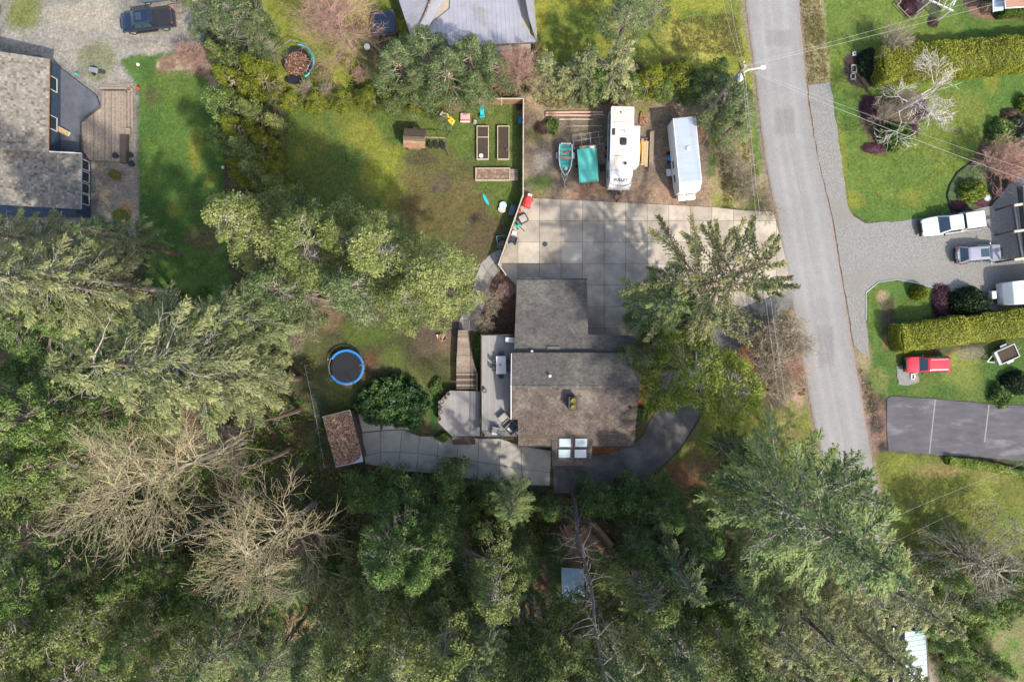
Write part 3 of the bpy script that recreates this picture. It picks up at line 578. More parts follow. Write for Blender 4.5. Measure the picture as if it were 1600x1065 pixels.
    wall_box(hp, [(808, 535), (975, 535), (975, 556), (808, 556)], 0, 4.2, M['wood_dark'])
    wall_box(hp, [(806, 556), (975, 556), (975, 675), (814, 675), (814, 645), (806, 645)], 0, 4.55, M['wood_dark'])
    y = P(0, 445)[1]
    for x in (838, 886):
        p = P(x, 445); gd = MB().box(p.x, p.y+.03, 0, 2.5, .06, 2.1).build('garage_door', M['white'], hp)
        for k in range(4): MB().box(p.x, p.y+.075, .05+k*.52, 2.4, .025, .48).build('door_panel', M['white'], gd)
    for x in (835, 940): p = P(x, 675); window(hp, p.x, p.y-.02, 1.6, 1.5, 1.2, 0)
    for yy in (580, 625): p = P(806, yy); window(hp, p.x-.02, p.y, 2.9, 1.8, 1.6, R(-90)); p = P(975, yy); window(hp, p.x+.02, p.y, 2.9, 1.4, 1.2, R(90))
in_house(_house)
# ---------------------------------------------------------------- decks
def deck(name, label, px, z, mt, along_y=True, bw=.14, railing=None):
    cx = sum(p[0] for p in px)/len(px); cy = sum(p[1] for p in px)/len(px)
    o0 = P(cx, cy, 0); t = thing(name, label, 'deck', o0)
    L_ = [tuple((P(x, y, z)-o0)[:2]) for x, y in px]
    if area(L_) and sum(L_[i][0]*L_[(i+1) % len(L_)][1]-L_[(i+1) % len(L_)][0]*L_[i][1] for i in range(len(L_))) < 0: L_ = L_[::-1]
    MB().prism([(a*.985, b_*.985) for a, b_ in L_], z-.28, z-.05).build('deck_frame', M['wood_dark'], t)
    mb = MB(); ax = 0 if along_y else 1; lo = min(p[ax] for p in L_); hi = max(p[ax] for p in L_); v = lo
    while v < hi:
        cell = [(v, -99), (v+bw-.012, -99), (v+bw-.012, 99), (v, 99)] if along_y else [(-99, v), (99, v), (99, v+bw-.012), (-99, v+bw-.012)]
        q = clip(L_, cell)
        if len(q) > 2 and area(q) > .01: mb.cur = random.random(); mb.prism(q, z-.04, z+random.uniform(-.002, .002))
        v += bw
    o = mb.build('deck_boards', mt, t); o['kind'] = 'stuff'
    xs_ = [p[0] for p in L_]; ys_ = [p[1] for p in L_]
    if z > .5:
        for i, p in enumerate(L_): MB().box(p[0]*.93, p[1]*.93, 0, .14, .14, z-.28).build('post', M['wood_dark'], t)
    return t, o0
def railing(t, o0, pts, z, mt, h=1.0, name='railing', sp=.13):
    P3 = [P(x, y, z)-o0+Vector((0, 0, 0)) for x, y in pts]
    mb = MB(); mb.tube([p+Vector((0, 0, h)) for p in P3], .045, 4); mb.tube([p+Vector((0, 0, .12)) for p in P3], .03, 4); ro = mb.build(name, mt, t)
    mb = MB()
    for a, b_ in zip(P3[:-1], P3[1:]):
        k = max(1, int((b_-a).length/sp))
        for i in range(k): p = a+(b_-a)*(i+.5)/k; mb.box(p.x, p.y, z+.12, .03, .03, h-.12)
    o = mb.build('balusters', mt, ro); o['kind'] = 'stuff'
    for p in P3: MB().box(p.x, p.y, z, .1, .1, h+.06).build('rail_post', mt, ro)
t, o0 = deck('upper_deck', 'grey upper deck along the west wall of the middle house with dining table', [(753, 524), (801, 524), (804, 545), (803, 650), (812, 655), (812, 682), (753, 682)], 2.4, M['deck'])
railing(t, o0, [(801, 523), (752.5, 523), (752.5, 610)], 2.4, M['wood_dark'], .95); railing(t, o0, [(752.5, 610), (752.5, 683), (811, 683)], 2.4, M['dkmetal'], .9)
t, o0 = deck('lower_deck', 'grey eight sided lower deck with a row of plant pots on its edge', [(703, 610), (749.5, 611), (749.5, 681), (706, 681), (685, 660), (685, 627)], 1.1, M['deck'])
mb = MB(); mb.box(0, 0, 0, 2.4, .35, .25); mb.box(0, .3, .25, 2.4, .35, .25); p = P(725, 683)-o0
for i, zz_ in enumerate((.15, .45, .75)): MB().box(p.x, p.y-.55+i*.3, 0 if i == 0 else zz_, 2.3, .3, .12 if i else .27).build('step', M['wood_dark'], t)
# boardwalk and stairs
t = thing('boardwalk', 'weathered wooden boardwalk with stairs down to the lower deck', 'boardwalk', P(728, 555))
A = [(716, 516), (715, 530), (714.5, 545), (713.5, 560), (713, 582)]; B = [(731, 516), (732, 530), (734, 545), (738, 560), (745.5, 582)]
k = 0; n = 26
for i in range(n):
    def at_(Lx, t_):
        yy = 516+(582-516)*t_; 
        for q in range(4):
            if Lx[q][1] <= yy <= Lx[q+1][1]: return (Lx[q][0]+(Lx[q+1][0]-Lx[q][0])*(yy-Lx[q][1])/(Lx[q+1][1]-Lx[q][1]), yy)
        return Lx[-1]
    a, b_, c_, d_ = at_(A, i/n), at_(B, i/n), at_(B, (i+.9)/n), at_(A, (i+.9)/n)
    mb = MB(); mb.cur = random.random(); l = P(728, 555)
    mb.prism([tuple((P(x, y, 1.3)-l)[:2]) for x, y in (a, b_, c_, d_)], 1.26, 1.3); mb.build('board', M['wood'], t)
for (x0, y0, x1, y1) in ((717, 518, 715, 582), (730, 518, 743, 582)):
    a = P(x0, y0, 1.2)-l; c_ = P(x1, y1, 1.2)-l; MB().tube([a, c_], .08, 4).build('joist', M['wood_dark'], t)
for i in range(6):
    p = P(729, 584.5+i*4.3, 1.2)-l; MB().box(p.x, p.y, 1.22-i*.02, 2.05, .22, .05).build('tread', M['wood_dark'] if i % 2 else M['wood'], t)
p = P(745.6, 596, 1.3)-l; MB().box(p.x, p.y, .2, .08, 1.8, 1.7).build('stair_rail', M['wood_dark'], t)
# ---------------------------------------------------------------- shed with leafy roof
sx, sy = 535, 683; t = thing('shed', 'small shed with roof covered in brown leaves beside the wire fence', 'shed', P(sx, sy)); l = P(sx, sy)
q = [(504, 651), (547, 640), (568, 720), (525, 729)]
mb = MB(); L4 = [tuple((P(x, y, 2.4)-l)[:2]) for x, y in q]; mb.prism([(a*.93, c*.93) for a, c in L4], 0, 2.3); mb.build('wall', M['wood_dark'], t)
mb = MB(); mb.prism(L4, [2.3, 2.45, 2.45, 2.3][::1], [2.4, 2.55, 2.55, 2.4]); ro = mb.build('roof', M['tarp_blue'], t)
q2 = [(505.5, 652), (546.5, 641.5), (558, 680), (565, 708), (562, 716), (554, 721), (526, 728), (514, 690)]
mb = MB(); mb.prism([tuple((P(x, y, 2.5)-l)[:2]) for x, y in dens(q2, 5, 1, 4)], 2.38, 2.572); mb.build('leaf_mat', M['leaflitter'], ro)
for a, c_ in ((0, 1), (1, 2), (2, 3)):
    p1 = Vector((*L4[a], 2.5)); p2 = Vector((*L4[c_], 2.55)); MB().tube([p1, p2], .045, 4).build('roof_edge', M['wood_pale'], t)
mb = MB(); V_ = []; F_ = []; T_ = []
for k in range(2600):
    x = random.uniform(506, 564); y = random.uniform(642, 726)
    if sdf(np.array([x]), np.array([y]), q2)[0] < 1: continue
    p = P(x, y, 2.5)-l; a = random.uniform(0, 6.3); s = random.uniform(.05, .13); b0 = len(V_)
    for kk in range(4): V_.append((p.x+s*math.cos(a+kk*1.57)*(1 if kk % 2 else .6), p.y+s*math.sin(a+kk*1.57)*(1 if kk % 2 else .6), 2.6+random.uniform(0, .06)))
    F_.append((b0, b0+1, b0+2, b0+3)); T_.append(random.random())
M['dead_leaf'] = leafmat('dead_leaves', (.11, .055, .035), (.38, .22, .14), (.6, .42, .3), .1, .9)
o = link('fallen_leaves', np_mesh('fallen_leaves', V_, F_, M['dead_leaf'], T_), ro); o['kind'] = 'stuff'
# ---------------------------------------------------------------- neighbour house, top left
def at_loc(o, fn):
    global P
    l_ = Vector((o.location.x, o.location.y, 0)); old = P
    P = lambda x, y, h=0.0: _P(x, y, h)-l_
    fn(); P = old
nb = thing('neighbour_house', 'navy blue house with pale shingle roofs at the left edge beside wooden deck', 'house', P(40, 200))
def _nb():
    roof_plane(nb, [(77, 92, 3.6), (75, 238, 3.6), (-20, 232, 5.4), (-20, 78, 5.4)], M['shingle_pale'], 0, seed=11, exposure=.24, width=.22)
    roof_plane(nb, [(127, 240, 2.7), (126, 327, 2.7), (-30, 318, 4.6), (-30, 232, 4.6)], M['shingle_pale'], 0, seed=12, exposure=.24, width=.22)
    mb = MB(); mb.tube([P(-30, 231.5, 4.7), P(127, 239.5, 2.8)], .07, 4); mb.build('fascia', M['white'], nb)
    mb = MB(); mb.tube([P(77.5, 92, 3.55), P(75.6, 238, 3.55)], .06, 4); mb.build('gutter', M['plank'], nb)
    mb = MB(); mb.tube([P(128, 240, 2.65), P(127, 327, 2.65)], .07, 4); mb.build('gutter', M['steel'], nb)
    wall_box(nb, [(98, 108), (-40, 100), (-40, 250), (98, 250)], 0, 3.3, M['navy'])
    wall_box(nb, [(142, 248), (-40, 248), (-40, 340), (142, 340)], 0, 2.45, M['navy'])
    for y in (262, 280, 298, 315):
        p = P(142, y); window(nb, p.x+.04, p.y, 1.3, 1.05, 1.9, R(90))
    for y in (140, 200): p = P(98, y); window(nb, p.x+.04, p.y, 1.6, 1.4, 1.3, R(90))
    MB().prism([tuple(P(x, y)[:2]) for x, y in [(84, 105), (100, 110), (152, 150), (158, 165), (128, 190), (126, 238), (100, 240), (84, 236)]], 0, .32).build('patio', M['patio'], nb)
at_loc(nb, _nb)
t, o0 = deck('wooden_deck', 'weathered brown wooden deck with side steps by the navy house', [(160, 142), (196, 142), (196, 253), (140, 250), (130, 235), (128, 192), (158, 168)], .45, M['wood'])
for i in range(3):
    for (x0, y0, w, h_) in ((199+i*4, 200, 3.6, 104),):
        pts = [tuple((P(x, y)-o0)[:2]) for x, y in ((x0-2, 146-i*4), (x0+1.6, 146-i*4), (x0+1.6, 205), (x0-2, 205))]
        MB().prism(pts, 0, .34-i*.11).build('step', M['wood'], t)
    pts = [tuple((P(x, y)-o0)[:2]) for x, y in ((158, 141-i*3.4), (201+i*4, 141-i*3.4), (201+i*4, 138-i*3.4), (158, 138-i*3.4))]
    MB().prism(pts, 0, .33-i*.11).build('step', M['wood'], t)
pts = [tuple((P(x, y)-o0)[:2]) for x, y in ((191, 212), (202, 212), (201, 256), (191, 256))]
MB().prism(pts, 0, .5).build('bench', M['wood_dark'], t)
for x in (195.5, 204): p = P(x, 207)-o0; MB().box(p.x, p.y, 0, .5, .6, .55).build('post_cap', M['wood'], t)
# ---------------------------------------------------------------- metal roof house, top
mh = thing('metal_roof_house', 'beige house under a pale grey standing seam metal roof at the top edge', 'house', P(740, 20))
def seam_slope(parent, px3, eave, sp=.42, mt=None, name='roof'):
    pts = [P(*p) for p in px3]; n = len(pts); a = pts[eave]; c = pts[(eave+1) % n]; u = (c-a).normalized()
    nn = (pts[1]-pts[0]).cross(pts[2]-pts[1]).normalized()
    if nn.z < 0: nn = -nn
    v = nn.cross(u)
    if v.dot(sum(pts, Vector())/n-a) < 0: v = -v
    loc = [((p-a).dot(u), (p-a).dot(v)) for p in pts]
    if sum(loc[i][0]*loc[(i+1) % n][1]-loc[(i+1) % n][0]*loc[i][1] for i in range(n)) < 0: loc = loc[::-1]
    to3 = lambda p, h: a+u*p[0]+v*p[1]+nn*h; m = len(loc)
    ro = MB().add([to3(p, -.1) for p in loc]+[to3(p, 0) for p in loc], [tuple(range(m))[::-1], tuple(range(m, 2*m))]+[(i, (i+1) % m, m+(i+1) % m, m+i) for i in range(m)]).build(name, mt or M['metal_roof'], parent)
    mb = MB(); x = min(p[0] for p in loc)+.05
    while x < max(p[0] for p in loc):
        q = clip(loc, [(x, -99), (x+.05, -99), (x+.05, 99), (x, 99)])
        if len(q) > 2 and area(q) > .005:
            k = len(q); mb.add([to3(p, 0) for p in q]+[to3(p, .03) for p in q], [tuple(range(k))[::-1], tuple(range(k, 2*k))]+[(i, (i+1) % k, k+(i+1) % k, k+i) for i in range(k)])
        x += sp
    o = mb.build('seams', mt or M['metal_roof'], ro); o['kind'] = 'stuff'
def _mh():
    seam_slope(mh, [(643, 62, 3.0), (655, 76, 3.0), (840, 66, 3.0), (815, 30, 3.9), (812, -60, 5.4), (702, -60, 5.6), (700, 0, 4.7)], 1)
    seam_slope(mh, [(840, 66, 3.0), (829, -60, 3.0), (812, -60, 5.4), (815, 30, 3.9)], 0)
    seam_slope(mh, [(623, 0, 3.0), (643, 60, 3.0), (652, 42, 3.3), (678, -20, 4.3), (678, -60, 4.3), (618, -60, 3.0)], 0)
    seam_slope(mh, [(644, 62, 3.02), (654, 45, 3.3), (679, -20, 4.3), (702, -20, 4.75), (655, 68, 3.05)], 1)
    mb = MB(); mb.tube([P(646, 56, 3.2), P(664, 22, 3.9), P(673, 0, 4.3)], .07, 5); mb.build('valley_debris', M['leaflitter'], mh)
    mb = MB(); mb.tube([P(655, 77, 2.98), P(840, 67, 2.98)], .08, 4); mb.build('gutter', M['wood_dark'], mh)
    wall_box(mh, [(650, 104), (828, 94), (820, -90), (640, -90)], 0, 2.8, M['stucco'])
    for x in (700, 760, 800): p = P(x, 101-(x-650)*.05); window(mh, p.x, p.y-.03, 1.5, 1.6, 1.1, 0)
at_loc(mh, _mh)
# ---------------------------------------------------------------- right edge: carport, terracotta roof, metal roof bottom right, tarp shelter
cp = thing('carport', 'dark open beamed carport at the right edge beside the grey car', 'carport', P(1600, 350))
def _cp():
    for y in (317, 358, 402): MB().tube([P(1584, y+4, 2.6), P(1640, y-4, 2.6)], .16, 4).build('beam', M['wood_pale'], cp)
    for y in (320, 361, 405):
        p = P(1585, y, 2.6); MB().box(p.x, p.y, 0, .16, .16, 2.6).build('post', M['wood_dark'], cp)
    MB().tube([P(1600, 290, 2.75), P(1608, 430, 2.75)], .12, 4).build('ridge_beam', M['wood_pale'], cp)
    MB().prism([tuple(P(x, y)[:2]) for x, y in ((1588, 292), (1660, 288), (1660, 412), (1601, 410))], 0, .04).build('floor_pad', M['black'], cp)
    MB().prism([tuple(P(x, y, 2.9)[:2]) for x, y in ((1600, 292), (1660, 288), (1660, 430), (1610, 430))], 2.8, 2.9).build('roof', M['stucco'], cp)
    MB().tube([P(1584, 320, .05), P(1590, 362, .05), P(1598, 408, .05)], .12, 4).build('sill', M['steel'], cp)
at_loc(cp, _cp)
tr = thing('terracotta_roof_house', 'corner of a house with flat terracotta coloured roof and white edge', 'house', P(1600, -10))
def _tr():
    MB().prism([tuple(P(x, y, 3)[:2]) for x, y in ((1568, -60), (1571, 12), (1660, 6), (1660, -60))], 2.9, 3.0).build('roof', M['brick_red'], tr)
    MB().tube([P(1568, -60, 3.05), P(1570.5, 13, 3.05), P(1660, 7, 3.05)], .08, 4).build('roof_edge', M['white'], tr)
    wall_box(tr, [(1552, -90), (1556, 18), (1660, 10), (1660, -90)], 0, 2.9, M['stucco'])
    MB().prism([tuple(P(x, y, 2.2)[:2]) for x, y in ((1550, -60), (1553, 18), (1568, 16), (1566, -60))], 2.1, 2.2).build('porch_roof', M['tarp_blue'], tr)
    MB().tube([P(1549, -60, 2.3), P(1552, 19, 2.3)], .07, 4).build('porch_beam', M['white'], tr)
at_loc(tr, _tr)
gr = thing('teal_roof_shed', 'shed with pale teal metal roof half under trees at the bottom edge', 'shed', P(1425, 1040))
def _gr():
    seam_slope(gr, [(1414, 985, 3.2), (1414, 1110, 3.2), (1452, 1110, 2.6), (1446, 985, 2.6)], 2, .5, M['green_roof'])
    seam_slope(gr, [(1414, 985, 3.2), (1414, 1110, 3.2), (1398, 1110, 2.6), (1396, 985, 2.6)], 2, .5, M['dkmetal'])
    MB().tube([P(1396, 980, 2.62), P(1396, 1110, 2.62)], .08, 4).build('gutter', M['white'], gr)
    wall_box(gr, [(1376, 960), (1425, 960), (1430, 1080), (1378, 1080)], 0, 2.5, M['wood_dark'])
    p = P(1436, 1055, 2.9); MB().box(p.x, p.y, 2.85, .6, .8, .2).build('skylight', M['white'], gr)
at_loc(gr, _gr)
tp = thing('tarp_shelter', 'small shelter with pale blue corrugated roof in the woods below the house', 'shelter', P(892, 905))
def _tp():
    pts = [P(877, 886, 2.2), P(912, 888, 2.3), P(914, 945, 2.0), P(878, 940, 1.9)]
    n = 16; mb = MB()
    for i in range(n):
        a = pts[0]+(pts[1]-pts[0])*i/n; c = pts[0]+(pts[1]-pts[0])*(i+1)/n; d = pts[3]+(pts[2]-pts[3])*(i+1)/n; e = pts[3]+(pts[2]-pts[3])*i/n
        m1 = (a+c)/2+Vector((0, 0, .06)); m2 = (d+e)/2+Vector((0, 0, .06)); mb.add([a, m1, m2, e, c, d], [(0, 1, 2, 3), (1, 4, 5, 2)])
    mb.build('roof', M['tarp_blue'], tp)
    for q in pts: MB().box(q.x*.97, q.y*.97, 0, .1, .1, q.z-.05).build('post', M['wood_dark'], tp)
    MB().tube([pts[2], pts[3]], .06, 4).build('roof_edge', M['red'], tp)
at_loc(tp, _tp)
pl = thing('plank_platform', 'broken reddish plank platform among the trees above the blue shelter', 'platform', P(915, 850))
def _pl():
    for (x0, y0, x1, y1, w) in ((882, 822, 902, 870, .9), (908, 822, 948, 868, .85), (905, 836, 938, 880, .85), (926, 818, 956, 852, .6), (896, 845, 915, 885, .6), (880, 838, 896, 862, .4)):
        a = P(x0, y0, .5); c = P(x1, y1, .5); n_ = int(w/.2+.5); d = (c-a).normalized(); s_ = Vector((-d.y, d.x, 0))
        for k in range(n_):
            o_ = s_*(k-(n_-1)/2)*.21; e = random.uniform(-.3, .3)
            m_ = (a+c)/2+o_+d*e; mb = MB(); mb.cur = random.random(); mb.box(m_.x, m_.y, .45+random.uniform(0, .05), (c-a).length, .19, .05, math.atan2(d.y, d.x)); mb.build('plank', M['plank'], pl)
    for (x0, y0, x1, y1) in ((880, 850, 950, 826), (890, 880, 950, 860)): MB().tube([P(x0, y0, .35), P(x1, y1, .35)], .09, 4).build('joist', M['wood_dark'], pl)
at_loc(pl, _pl)
# ================================================================ VEHICLES  (built along +x = front, ground at z=0)
def wheel(t, x, y, r=.36, w=.24):
    s = 1 if y > 0 else -1
    mb = MB(); prof = [(r*.62, -w/2), (r*.93, -w/2), (r, -w*.3), (r, w*.3), (r*.93, w/2), (r*.62, w/2)]
    n = 20; vs = [(x+a*math.cos(k*2*math.pi/n), y+b_*1.0, r+a*math.sin(k*2*math.pi/n)) for a, b_ in prof for k in range(n)]
    mb.add(vs, [(i*n+k, i*n+(k+1) % n, (i+1)*n+(k+1) % n, (i+1)*n+k) for i in range(5) for k in range(n)])
    wo = mb.build('wheel', M['rubber'], t, smooth=True)
    mb = MB(); mb.add([(x+r*.62*math.cos(k*2*math.pi/n), y+s*w*.38, r+r*.62*math.sin(k*2*math.pi/n)) for k in range(n)]+[(x, y+s*w*.3, r)], [(k, (k+1) % n, n) for k in range(n)])
    for k in range(5):
        a = k*2*math.pi/5; mb.tube([(x, y+s*w*.42, r), (x+r*.6*math.cos(a), y+s*w*.42, r+r*.6*math.sin(a))], .03, 4)
    mb.build('rim', M['steel'], wo)
def lower_body(t, st, paint, name='body'):
    """st: list of (x, halfwidth, z_bottom, z_belt, z_top)"""
    rings = []
    for x, w, z0, zb, zt in st:
        zc = zb+(zt-zb)*.75
        h = [(w*.9, z0), (w*.985, z0+.12), (w, (z0+zb)/2+.05), (w*.97, zb), (w*.9, zc), (w*.6, zt)]
        rings.append([(x, y, z) for y, z in h]+[(x, 0, zt+.015)]+[(x, -y, z) for y, z in h[::-1]]+[(x, 0, z0)])
    mb = MB(); mb.loft(rings); return mb.build(name, paint, t, smooth=True)
def cabin(t, xb0, xb1, xt0, xt1, wb, wt, zb, zt, paint, roof_name='roof', side_splits=(.5,), rear=True):
    """xb0<xb1 rear/front base; xt0,xt1 roof"""
    def rr_(x0, x1, w, z, r_=.12):
        pts = []
        for cx, cy, a0 in ((x1-r_, w-r_, 0), (x0+r_, w-r_, 90), (x0+r_, -w+r_, 180), (x1-r_, -w+r_, 270)):
            for k in range(4): a = R(a0+k*30); pts.append((cx+r_*math.cos(a), cy+r_*math.sin(a), z))
        return pts
    mb = MB(); mb.loft([rr_(xb0, xb1, wb, zb), rr_(xt0, xt1, wt, zt-.05), rr_(xt0+.05, xt1-.05, wt-.05, zt-.012), rr_(xt0+.22, xt1-.22, wt-.2, zt)])
    mb.build('cab', paint, t, smooth=True)
    def lerp(a, b_, k): return a+(b_-a)*k
    k0, k1 = .14, .86; e = .008
    def panel(name, pts, outward):
        o = Vector(outward).normalized()*e; o2 = o*2.5
        ps = [Vector(p) for p in pts]
        MB().add([p+o for p in ps]+[p+o2 for p in ps], [(0, 1, 2, 3), (7, 6, 5, 4), (0, 1, 5, 4), (1, 2, 6, 5), (2, 3, 7, 6), (3, 0, 4, 7)]).build(name, M['glass_car'], t)
    zA, zB = lerp(zb, zt-.05, .08), lerp(zb, zt-.05, .95)
    def fx(k): return lerp(xb1, xt1, k), lerp(xb0, xt0, k), lerp(wb, wt, k)
    a1, a0, aw = fx(.08); b1, b0, bw_ = fx(.95)
    panel('windscreen', [(a1, -aw+.1, zA), (a1, aw-.1, zA), (b1, bw_-.1, zB), (b1, -bw_+.1, zB)], (zt-zb, 0, xb1-xt1+.001))
    if rear: panel('rear_window', [(a0, -aw+.1, zA), (a0, aw-.1, zA), (b0, bw_-.1, zB), (b0, -bw_+.1, zB)], (-(zt-zb), 0, xt0-xb0+.001))
    sp = [0]+list(side_splits)+[1]
    for s in (1, -1):
        for i in range(len(sp)-1):
            q0, q1 = sp[i]+.025, sp[i+1]-.025
            lo = (lerp(a0+.12, a1-.12, q0), lerp(a0+.12, a1-.12, q1)); hi = (lerp(b0+.1, b1-.06, q0), lerp(b0+.1, b1-.06, q1))
            panel('side_window', [(lo[0], s*aw, zA), (lo[1], s*aw, zA), (hi[1], s*bw_, zB), (hi[0], s*bw_, zB)], (0, s, .3))
def mirrors(t, x, w, z, paint):
    for s in (1, -1):
        MB().lathe(x, s*(w+.12), [(.03, z-.06), (.1, z-.04), (.11, z+.06), (.05, z+.1)], 8, sx=.7, sy=1.3).build('mirror', paint, t, smooth=True)
def lights(t, xf, xr, w, z, zr=None):
    for s in (1, -1):
        MB().box(xf-.2, s*(w-.3), z-.06, .26, .34, .13, s*-.3).build('headlight', M['lamp_clear'], t, bevel=.03)
        MB().box(xr+.05, s*(w-.2), zr or z, .12, .16, .2).build('tail_light', M['lamp_red'], t, bevel=.02)
def bumpers(t, xf, xr, w, mt):
    MB().box(xf-.04, 0, .32, .24, w*1.8, .3).build('bumper', mt, t, bevel=.06); MB().box(xr+.04, 0, .35, .2, w*1.85, .26).build('bumper', mt, t, bevel=.05)
    MB().box(xf-.02, 0, .64, .16, w*1.05, .22).build('grille', M['black'], t, bevel=.02)
def place_px(px, py, dx, dy): return P(px, py, 1.0).x, P(px, py, 1.0).y, math.atan2(-dy, dx)
def vec_loc(px, py, h=1.0): p = P(px, py, h); return (p.x, p.y, 0)
# white pickup with canopy: front points left
t = thing('pickup_truck', 'white pickup truck with matching canopy on the gravel driveway', 'truck', vec_loc(1492, 348, 1.3), math.atan2(-10, -100) if 0 else math.pi+R(8))
W0 = .98
lower_body(t, [(-3.0, .86, .4, .85, 1.0), (-2.9, .95, .36, .95, 1.1), (-1.0, W0, .34, 1.0, 1.12), (.6, W0, .34, 1.0, 1.1), (1.4, W0, .34, .98, 1.1), (2.4, .95, .36, .92, 1.04), (2.85, .88, .4, .84, .96), (3.05, .7, .45, .75, .84)], M['white_car'])
cabin(t, -.75, 1.55, -.6, .75, .92, .74, 1.08, 1.86, M['white_car'])
cabin(t, -2.93, -.82, -2.75, -.86, .93, .80, 1.1, 1.88, M['white_car'], side_splits=())
mirrors(t, 1.15, .93, 1.25, M['black']); lights(t, 3.0, -3.0, .95, .82, 1.0); bumpers(t, 3.08, -3.05, .92, M['black'])
for x in (1.95, -1.85):
    for y in (.84, -.84): wheel(t, x, y, .39)
# red wagon
t = thing('station_wagon', 'red station wagon parked on grass beside the long clipped hedge', 'car', vec_loc(1450, 569, .8), math.pi+R(1))
lower_body(t, [(-2.2, .74, .35, .8, .9), (-2.1, .82, .3, .86, .95), (0, .85, .28, .88, .96), (1.0, .85, .28, .86, .95), (1.7, .83, .3, .79, .88), (2.0, .8, .33, .73, .82), (2.14, .74, .38, .66, .74), (2.22, .64, .4, .56, .63)], M['red_paint'])
cabin(t, -2.12, 1.0, -1.85, .3, .8, .64, .92, 1.46, M['red_paint'], side_splits=(.33, .66))
mirrors(t, .7, .82, 1.0, M['black']); lights(t, 2.15, -2.2, .82, .62, .8); bumpers(t, 2.22, -2.2, .8, M['black'])
for s in (1, -1): MB().tube([(-1.6, s*.5, 1.5), (.1, s*.5, 1.5)], .02, 5).build('roof_rail', M['steel'], t)
for x in (1.35, -1.3):
    for y in (.74, -.74): wheel(t, x, y, .31, .2)
# silver suv: front points right
t = thing('suv', 'silver grey sport utility car with dark sunroof facing the carport', 'car', vec_loc(1532, 396, 1.0), R(4))
lower_body(t, [(-2.25, .74, .4, .85, .98), (-2.15, .86, .36, .95, 1.05), (0, .9, .34, .98, 1.06), (1.0, .9, .34, .94, 1.02), (1.7, .88, .36, .87, .97), (2.05, .85, .38, .8, .9), (2.2, .79, .42, .72, .82), (2.28, .68, .46, .62, .7)], M['silver_paint'])
cabin(t, -2.12, 1.25, -1.55, .55, .85, .66, 1.02, 1.64, M['silver_paint'], side_splits=(.3, .62))
MB().box(.05, 0, 1.641, .85, .82, .012).build('sunroof', M['glass_car'], t, bevel=.004)
for s in (1, -1): MB().tube([(-1.5, s*.58, 1.6), (-1.45, s*.6, 1.68), (.35, s*.6, 1.68), (.45, s*.58, 1.6)], .022, 5).build('roof_rail', M['steel'], t)
MB().box(-2.3, .0, .7, .12, .7, .4).build('bike_rack', M['steel'], t, bevel=.02)
mirrors(t, .95, .88, 1.1, M['silver_paint']); lights(t, 2.2, -2.25, .86, .72, .9); bumpers(t, 2.3, -2.27, .84, M['black'])
for x in (1.38, -1.35):
    for y in (.8, -.8): wheel(t, x, y, .35, .22)
# navy pickup, front points left
t = thing('pickup_truck', 'dark navy crew cab pickup with black bed cover on pale gravel', 'truck', vec_loc(226, 29, 1.2), math.pi+R(7))
lower_body(t, [(-2.65, .84, .45, .95, 1.08), (-2.55, .92, .4, 1.02, 1.15), (-.8, .94, .38, 1.04, 1.15), (1.3, .94, .38, 1.02, 1.13), (2.0, .92, .4, .95, 1.07), (2.45, .85, .45, .86, .98), (2.62, .7, .5, .76, .85)], M['navy_paint'])
cabin(t, -.85, 1.45, -.7, .85, .88, .70, 1.12, 1.78, M['navy_paint'])
MB().box(-1.72, 0, 1.14, 1.62, 1.6, .05).build('bed_cover', M['black'], t, bevel=.02)
MB().box(.35, 0, 1.781, .6, .75, .012).build('sunroof', M['glass_car'], t, bevel=.004)
mirrors(t, 1.2, .9, 1.25, M['black']); lights(t, 2.6, -2.65, .92, .82, .95); bumpers(t, 2.65, -2.7, .9, M['dkmetal'])
for s in (1, -1): MB().box(.2, s*.98, .42, 2.2, .16, .05).build('running_board', M['black'], t)
for x in (1.7, -1.65):
    for y in (.8, -.8): wheel(t, x, y, .4, .26)
# second parked car at the top edge, mostly outside
t = thing('parked_car', 'dark blue grey car cut off by the top edge beside navy pickup', 'car', vec_loc(246, -14, .9), math.pi+R(7))
lower_body(t, [(-2.2, .8, .35, .8, .9), (0, .88, .3, .88, .96), (1.6, .85, .3, .8, .88), (2.2, .65, .38, .65, .72)], M['blue_grey'])
cabin(t, -2.1, 1.0, -1.7, .3, .83, .66, .92, 1.45, M['blue_grey'])
for x in (1.35, -1.3):
    for y in (.76, -.76): wheel(t, x, y, .32, .2)
# ---------------------------------------------------------------- white travel trailer, long axis = y, local origin at ground centre
def rbox(mb, x, y, z, sx, sy, sz, r=.12, top=.06):
    def ring(gx, zz, rr_):
        pts = []
        w, h = sx/2-gx, sy/2-gx
        for cx, cy, a0 in ((w-rr_, h-rr_, 0), (-w+rr_, h-rr_, 90), (-w+rr_, -h+rr_, 180), (w-rr_, -h+rr_, 270)):
            for k in range(4): a = R(a0+k*30); pts.append((x+cx+rr_*math.cos(a), y+cy+rr_*math.sin(a), zz))
        return pts
    mb.loft([ring(0, z, r), ring(0, z+sz-top, r), ring(top*.3, z+sz-top*.3, r), ring(top, z+sz, r)]); return mb
hR = 3.15
c = P(972, 226, hR); t = thing('travel_trailer', 'white travel trailer with black roof vent and BULLET lettering on its nose', 'trailer', (c.x, c.y, 0), R(-1.5))
SC = (70-hR)/70*S
L0 = 125*SC; wd = 36*SC
rbox(MB(), 0, .6, .55, wd, L0-1.5, hR-.55, .1).build('body', M['cream'], t, smooth=True)
